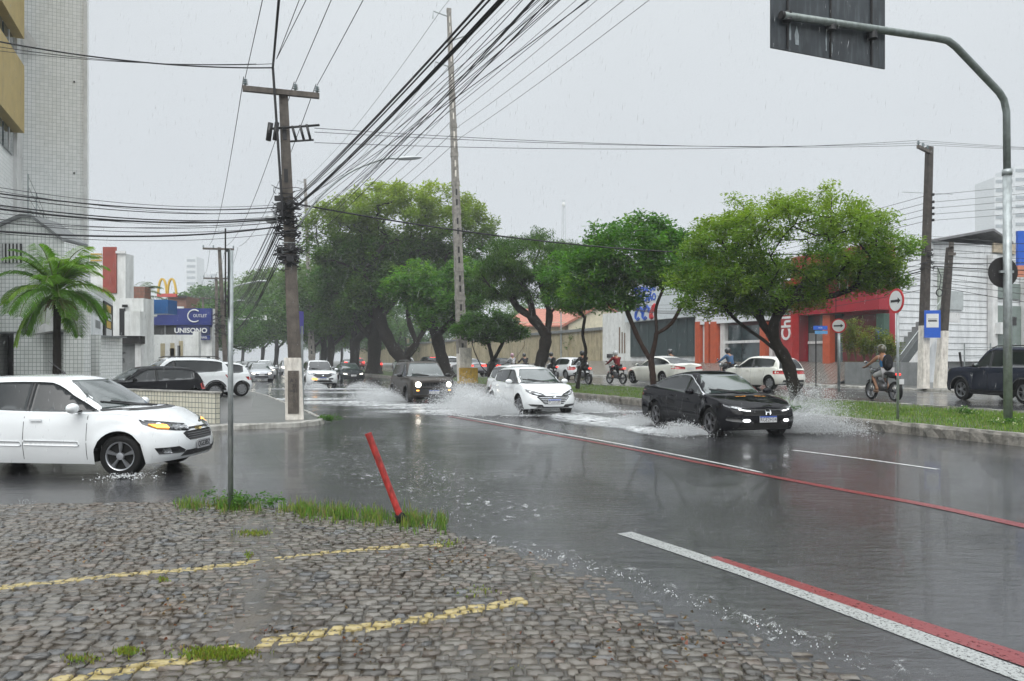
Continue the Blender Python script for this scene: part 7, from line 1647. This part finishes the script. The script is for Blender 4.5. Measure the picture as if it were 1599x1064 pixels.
ride(2.55, 48.5, .36, -.38, .925, 'motorcycle with red tail lamp just right of the dark forked trunk', 'rider in grey shirt with dark backpack right of the dark forked trunk', P_DARK, shirt=cloth('grey', (.22, .22, .22)), trousers=cloth('black', (.012, .012, .014)), helmet=HB_, bag=cloth('black', (.012, .012, .014)))
ride(.05, 55.5, .36, -.38, .925, 'motorcycle mostly hidden behind the roof of the white hatchback', 'rider with pink helmet and white shirt above the white hatchback roof', P_DARK, shirt=cloth('white', (.5, .5, .52)), trousers=cloth('black', (.012, .012, .014)), helmet=HP)
ride(.95, 56.5, .36, -.38, .925, 'second motorcycle hidden behind the white hatchback roof, nearer the forked trunk', 'rider with dark helmet just right of the pink helmeted one', P_BLACK, shirt=cloth('charcoal', (.03, .03, .035)), trousers=cloth('black', (.012, .012, .014)), helmet=HB_)
ride(10.6, 37.0, .46, -.5, .87, 'dark motorcycle stopped between the cream hatchback and the orange pillars', 'rider in blue shirt and dark helmet before the orange pillars', P_DARK, shirt=cloth('slate blue', (.06, .12, .22)), trousers=cloth('black', (.012, .012, .014)), helmet=HB_, tail=False)
ride(8.6, 41.0, .46, -.5, .87, 'motorcycle mostly hidden behind the cream saloon roof', 'rider whose dark helmet shows over the cream saloon roof', P_DARK, shirt=cloth('charcoal', (.03, .03, .035)), trousers=cloth('black', (.012, .012, .014)), helmet=HB_)
ride(-22.0, 55.0, .12, .37, -.93, 'motorcycle with lit headlamp near the poles on the left', 'rider coming from far off near the poles on the left', P_DARK, shirt=cloth('charcoal', (.03, .03, .035)), trousers=cloth('black', (.012, .012, .014)), helmet=HB_, front=True)
# ---------------------------------------------------------------- water, spray, rain, haze
def water_mat(name, col=(.8, .82, .83), rough=.3, dens=.5, sc=(1, 1, 1), scale=10, lo=.45, hi=.6, edge=True, amax=.9):
    m = bpy.data.materials.new(name); m.use_nodes = True; n = m.node_tree.nodes; l = m.node_tree.links.new; b = n['Principled BSDF']
    b.inputs['Base Color'].default_value = (*col, 1); b.inputs['Roughness'].default_value = rough
    t = n.new('ShaderNodeTexCoord'); mp = n.new('ShaderNodeMapping'); mp.inputs['Scale'].default_value = sc; l(t.outputs['Object'], mp.inputs['Vector'])
    x = n.new('ShaderNodeTexNoise'); x.inputs['Scale'].default_value = scale; x.inputs['Detail'].default_value = 9; x.inputs['Roughness'].default_value = .72; l(mp.outputs[0], x.inputs['Vector'])
    r = n.new('ShaderNodeMapRange'); r.inputs['From Min'].default_value = lo; r.inputs['From Max'].default_value = hi; r.inputs['To Max'].default_value = amax; l(x.outputs['Fac'], r.inputs['Value']); o = r.outputs[0]
    if edge:
        a = n.new('ShaderNodeAttribute'); a.attribute_name = 'fade'; mm = n.new('ShaderNodeMath'); mm.operation = 'MULTIPLY'; l(o, mm.inputs[0]); l(a.outputs['Fac'], mm.inputs[1]); o = mm.outputs[0]
    l(o, b.inputs['Alpha'])
    bp = n.new('ShaderNodeBump'); bp.inputs['Strength'].default_value = .6; bp.inputs['Distance'].default_value = .03; l(x.outputs['Fac'], bp.inputs['Height']); l(bp.outputs[0], b.inputs['Normal'])
    return m
def fadegrid(name, nu, nv, fn, fade, m, label, cat='water', kind='stuff', parent=None):
    V = []; A = []
    for i in range(nu+1):
        for j in range(nv+1): V.append(fn(i/nu, j/nv)); A.append(fade(i/nu, j/nv))
    F_ = [(i*(nv+1)+j, i*(nv+1)+j+1, (i+1)*(nv+1)+j+1, (i+1)*(nv+1)+j) for i in range(nu) for j in range(nv)]
    o = npmesh(name, V, F_, m, parent, smooth=True); at = o.data.attributes.new('fade', 'FLOAT', 'POINT'); at.data.foreach_set('value', np.array(A, np.float32))
    if label: tag(o, label, cat, kind=kind)
    return o
M_FOAM = water_mat('foaming water', col=(.78, .80, .81), scale=4, lo=.36, hi=.58, sc=(1, 1, 1), amax=.9)
M_SHEET = water_mat('thrown water sheet', col=(.80, .82, .83), scale=9, lo=.44, hi=.66, sc=(1, 1, .45), amax=.55)
M_DROP = mat('water drops', (.80, .82, .83), .15, var=0, trans=.25)
OCT = np.array([(1, 0, 0), (-1, 0, 0), (0, 1, 0), (0, -1, 0), (0, 0, 1), (0, 0, -1)], float)
OF = np.array([(0, 2, 4), (2, 1, 4), (1, 3, 4), (3, 0, 4), (2, 0, 5), (1, 2, 5), (3, 1, 5), (0, 3, 5)])
TET = np.array([(1, 1, 1), (-1, -1, 1), (-1, 1, -1), (1, -1, -1)], float)*.8; TF = np.array([(0, 1, 2), (0, 3, 1), (0, 2, 3), (1, 3, 2)])
def drops(name, P, s, label, cat='water', m=M_DROP, st=None, tet=True):
    B_, BF = (TET, TF) if tet else (OCT, OF); n = len(P); k = len(B_); sc = np.stack([s, s, s], 1) if st is None else st
    V = (P[:, None, :]+B_[None]*sc[:, None, :]).reshape(-1, 3); F_ = (BF[None]+(np.arange(n)*k)[:, None, None]).reshape(-1, 3)
    o = npmesh(name, V, F_, m); tag(o, label, cat, kind='stuff'); return o
rw = np.random.RandomState(77)
def spray(label, fans, foam):
    """fans: (x, y, dirx, diry, reach, height, spread, n): water thrown from a wheel towards dir"""
    Ps, Ss = [], []
    for (x, y, dx, dy, rc, h, sp, n) in fans:
        n = int(n*2.4)
        L_ = math.hypot(dx, dy); dx, dy = dx/L_, dy/L_; t = rw.beta(1.3, 2.2, n)*rc; a = rw.normal(0, sp, n); lump = 1+.5*np.sin(a*9+x)+.3*np.sin(a*23)
        px = x+t*(dx*np.cos(a)-dy*np.sin(a)); py = y+t*(dy*np.cos(a)+dx*np.sin(a)); u = t/rc; arc = h*lump*4*u*(1-u)*rw.beta(1.2, 2.0, n)+.015+np.abs(rw.normal(0, .02, n))
        Ps.append(np.stack([px, py, np.maximum(arc, .01)], 1)); Ss.append(rw.exponential(.0026, n)+.0020)
    for q, (x, y, dx, dy, rc, h, sp, n) in enumerate(fans):
        if h < .3: continue
        L_ = math.hypot(dx, dy); dx, dy = dx/L_, dy/L_; ph = rw.uniform(0, 6)
        def fs_(u, v, x=x, y=y, dx=dx, dy=dy, rc=rc, h=h, sp=sp, ph=ph):
            a = (v-.5)*3.0*sp; t = u*rc*.85*(1+.15*math.sin(a*7+ph)); z = h*.75*4*u*(1-u*.92)*(1+.35*math.sin(a*9+ph)+.2*math.sin(a*23))*(1-.5*abs(v-.5)); return (x+t*(dx*cos(a)-dy*sin(a)), y+t*(dy*cos(a)+dx*sin(a)), .01+max(0, z)+.02*math.sin(u*40+a*13))
        fadegrid('water_sheet', 26, 34, fs_, lambda u, v: min(1, u*6)*max(0, 1-u)**1.1*max(0, 1-(abs(v-.5)*2)**2), M_SHEET, label+', thrown sheet of water')
    drops('water_spray', np.concatenate(Ps), np.clip(np.concatenate(Ss), 0, .018), label)
    for (x, y, rx, ry, ang) in foam:
        c, s_ = cos(ang), sin(ang)
        def fn(a, b):
            u, v = (a-.5)*2*rx, (b-.5)*2*ry; z = .014+.05*math.exp(-((a-.5)**2+(b-.5)**2)*9)*(.5+.5*math.sin(u*5+v*3))*(abs(math.sin(u*2.3+v*1.7)))
            return (x+u*c-v*s_, y+u*s_+v*c, z)
        fadegrid('water_foam', 40, 24, fn, lambda a, b: max(0, 1-4*((a-.5)**2+(b-.5)**2))**.7, M_FOAM, label+', white foam on the road')
def wheelpts(cx, cy, hx, hy, xf, xr, hw):
    L_ = math.hypot(hx, hy); hx, hy = hx/L_, hy/L_; rx, ry = hy, -hx
    return {(k, s): (cx+hx*a+rx*hw*b, cy+hy*a+ry*hw*b) for k, a in (('f', xf), ('r', xr)) for s, b in (('R', 1), ('L', -1))}, (hx, hy), (rx, ry)
# black sedan
wp_, h_, r_v = wheelpts(4.78, 18.15, .25, -.97, 1.45, -1.25, .92)
fans = []
for (k, s), (x, y) in wp_.items():
    sg = 1 if s == 'R' else -1; fans += [(x, y, r_v[0]*sg-h_[0]*.35, r_v[1]*sg-h_[1]*.35, 1.6 if sg < 0 else 1.35, .42 if sg < 0 else .22, .55, 9000 if sg < 0 else 7000)]
fans += [(wp_[('f', 'L')][0], wp_[('f', 'L')][1], -r_v[0]+h_[0]*.1, -r_v[1]+h_[1]*.1, 2.1, .62, .5, 14000)]
spray('spray thrown up by the wheels of the black sedan', fans, [(2.2, 20.3, 2.4, 1.0, 1.9), (3.1, 17.8, 2.0, .55, 1.8), (6.4, 18.3, 1.6, .7, .3), (1.6, 22.5, 2.2, .8, 1.95)])
# white hatchback
wp_, h_, r_v = wheelpts(.60, 24.4, .334, -.943, 1.165, -1.385, .87)
fans = []
for (k, s), (x, y) in wp_.items():
    sg = 1 if s == 'R' else -1; fans += [(x, y, r_v[0]*sg-h_[0]*.4, r_v[1]*sg-h_[1]*.4, 1.9, .50 if sg > 0 else .30, .6, 11000)]
fans += [(wp_[('f', 'R')][0], wp_[('f', 'R')][1], r_v[0], r_v[1], 2.7, .60, .55, 15000), (wp_[('r', 'R')][0], wp_[('r', 'R')][1]+.6, r_v[0]-.3, r_v[1]+.3, 2.6, .80, .6, 15000)]
spray('spray thrown up by the wheels of the white hatchback with chrome grille', fans, [(-1.9, 24.2, 2.6, 1.2, .1), (-.9, 22.6, 2.0, .7, -.2), (2.6, 23.8, 1.8, .8, .2), (-2.8, 26.0, 2.6, .9, .1)])
# grey brown off road car
wp_, h_, r_v = wheelpts(-3.72, 31.0, .35, -.937, 1.28, -1.29, .92)
fans = []
for (k, s), (x, y) in wp_.items():
    sg = 1 if s == 'R' else -1; fans += [(x, y, r_v[0]*sg-h_[0]*.3, r_v[1]*sg-h_[1]*.3, 2.2, .5, .6, 9000)]
spray('spray thrown up by the wheels of the boxy grey brown car', fans, [(-6.4, 29.0, 3.2, 1.4, .1), (-3.9, 27.4, 3.0, 1.0, 0), (-8.8, 31.5, 3.4, 1.2, .1)])
spray('spray behind the white crossover right of the leaning pole', [(-10.6, 43.6, -1, -.2, 2.0, .35, .6, 5000), (-9.6, 44.2, 1, -.1, 2.2, .35, .6, 5000)], [(-9.8, 42.5, 4.5, 1.3, 0), (-6, 38, 5, 1.5, 0)])
spray('spray splashing the foot of the leaning median tree', [(7.4, 20.6, .7, .35, 2.3, .9, .6, 12000)], [(7.0, 20.6, 1.1, .5, .5)])
spray('fine spray around the wheels of the dark motorcyclist by the slender tree', [(3.9, 39.2, -1, -.3, 1.2, .35, .8, 2500), (5.7, 39.6, 1, -.5, 1.2, .25, .8, 1500)], [])
spray('small splash round the front wheel of the white car in the side street', [(-5.45, 10.66, 1, -.6, .6, .035, 1.2, 260)], [])
# broken water running along the edge of the cobbles
M_FLOW = water_mat('rushing shallow water', col=(.55, .56, .55), rough=.15, scale=9, lo=.56, hi=.66, sc=(1, 1, 1), amax=.8)
def flow(name, pts, wdt, label, z=.012, m=None, offy=0.0):
    Pp = lsmooth([G(a, b, z) for a, b in pts], 6); N = len(Pp)-1
    def fn(a, b):
        i = min(N-1, int(a*N)); q = Pp[i].lerp(Pp[i+1], a*N-i); d = (Pp[i+1]-Pp[i]).normalized(); nn = Vector((-d.y, d.x, 0)); v = (b-.5)*wdt
        q = q+nn*(v+.06*math.sin(a*31)); q.z = z+.014*math.sin(a*57+b*9)*math.exp(-(v/wdt*3)**2)+.012*math.sin(a*133+b*21); return q
    return fadegrid(name, 90, 14, fn, lambda a, b: max(0, 1-abs(b-.5)*2)**.6*min(1, a*12, (1-a)*12), m or M_FLOW, label)
flow('running_water', [(640, 815), (760, 845), (850, 860), (930, 880), (985, 905)], .5, 'broken running water curling round the corner of the cobbles')
flow('running_water', [(985, 905), (1070, 935), (1160, 962), (1250, 995), (1370, 1035), (1520, 1090)], .42, 'broken running water along the cobble edge at bottom right')
flow('running_water', [(560, 690), (640, 730), (720, 745), (800, 752)], 1.6, 'choppy water flowing over the avenue behind the red post')
flow('running_water', [(480, 700), (560, 735), (650, 760), (760, 790), (830, 815)], 1.5, 'rippled water spreading from the side street towards the red post')
flow('running_water', [(10, 789), (60, 790), (110, 789)], .12, 'small froth of water at the far left cobble edge')
Pb, Sb = [], []
for (x0, y0, x1, y1, n) in [(840, 862, 985, 905, 260), (985, 905, 1250, 1000, 300), (1150, 965, 1330, 1035, 150), (30, 788, 58, 790, 300), (640, 735, 760, 770, 40), (690, 800, 760, 830, 30)]:
    t = rw.rand(n); cl = np.sin(t*40+x0)+rw.normal(0, .8, n) > .5; t = t[cl]
    for q in t: p = G(x0+(x1-x0)*q+rw.normal(0, 3), y0+(y1-y0)*q+rw.normal(0, 5), .01); Pb.append((p.x, p.y, .01+abs(rw.normal(0, .008)))); Sb.append(rw.uniform(.0015, .006))
drops('water_froth', np.array(Pb), np.array(Sb), 'white froth and bubbles on the water running along the cobbles', tet=False)
# rain
n = 10000; Zr = rw.uniform(1.6, 6.5, n)**2; Zr = Zr[Zr < 42]; n = len(Zr); Xr = rw.uniform(-.78, .78, n)*Zr; Hr = CH+rw.uniform(-.42, .50, n)*Zr; ok = Hr > .08; Xr, Zr, Hr = Xr[ok], Zr[ok], Hr[ok]; n = len(Xr)
ln = rw.uniform(.012, .045, n)*np.clip(Zr/9, .5, 2.2); rd = np.clip(.0005+Zr*.00010, 0, .0030); B_ = OCT; st = np.stack([rd, rd, ln], 1)
V = B_[None]*st[:, None, :]; V[:, :, 0] += V[:, :, 2]*.12; V = (V+np.stack([Xr, Zr, Hr], 1)[:, None, :]).reshape(-1, 3); F_ = (OF[None]+(np.arange(n)*6)[:, None, None]).reshape(-1, 3)
M_RAIN = mat('falling raindrops', (.85, .87, .88), .1, var=0, trans=.3); M_RAIN.node_tree.nodes['Principled BSDF'].inputs['Alpha'].default_value = .28
o = npmesh('rain', V, F_, M_RAIN); tag(o, 'fine raindrops falling over the whole crossing', 'rain', kind='stuff')
# haze
hz = MB().box((0, 425, 46), (1640, 1190, 95)).build('haze', []); tag(hz, kind='stuff'); hz['label'] = 'pale rain haze thickening over the far end of the avenue'; hz['category'] = 'haze'
m = bpy.data.materials.new('rain haze'); m.use_nodes = True; nn = m.node_tree.nodes; nn.clear(); oo = nn.new('ShaderNodeOutputMaterial'); pv = nn.new('ShaderNodeVolumePrincipled')
pv.inputs['Color'].default_value = (.93, .95, .97, 1); pv.inputs['Density'].default_value = .0009; pv.inputs['Anisotropy'].default_value = .1
m.node_tree.links.new(pv.outputs[0], oo.inputs['Volume']); hz.data.materials.append(m)
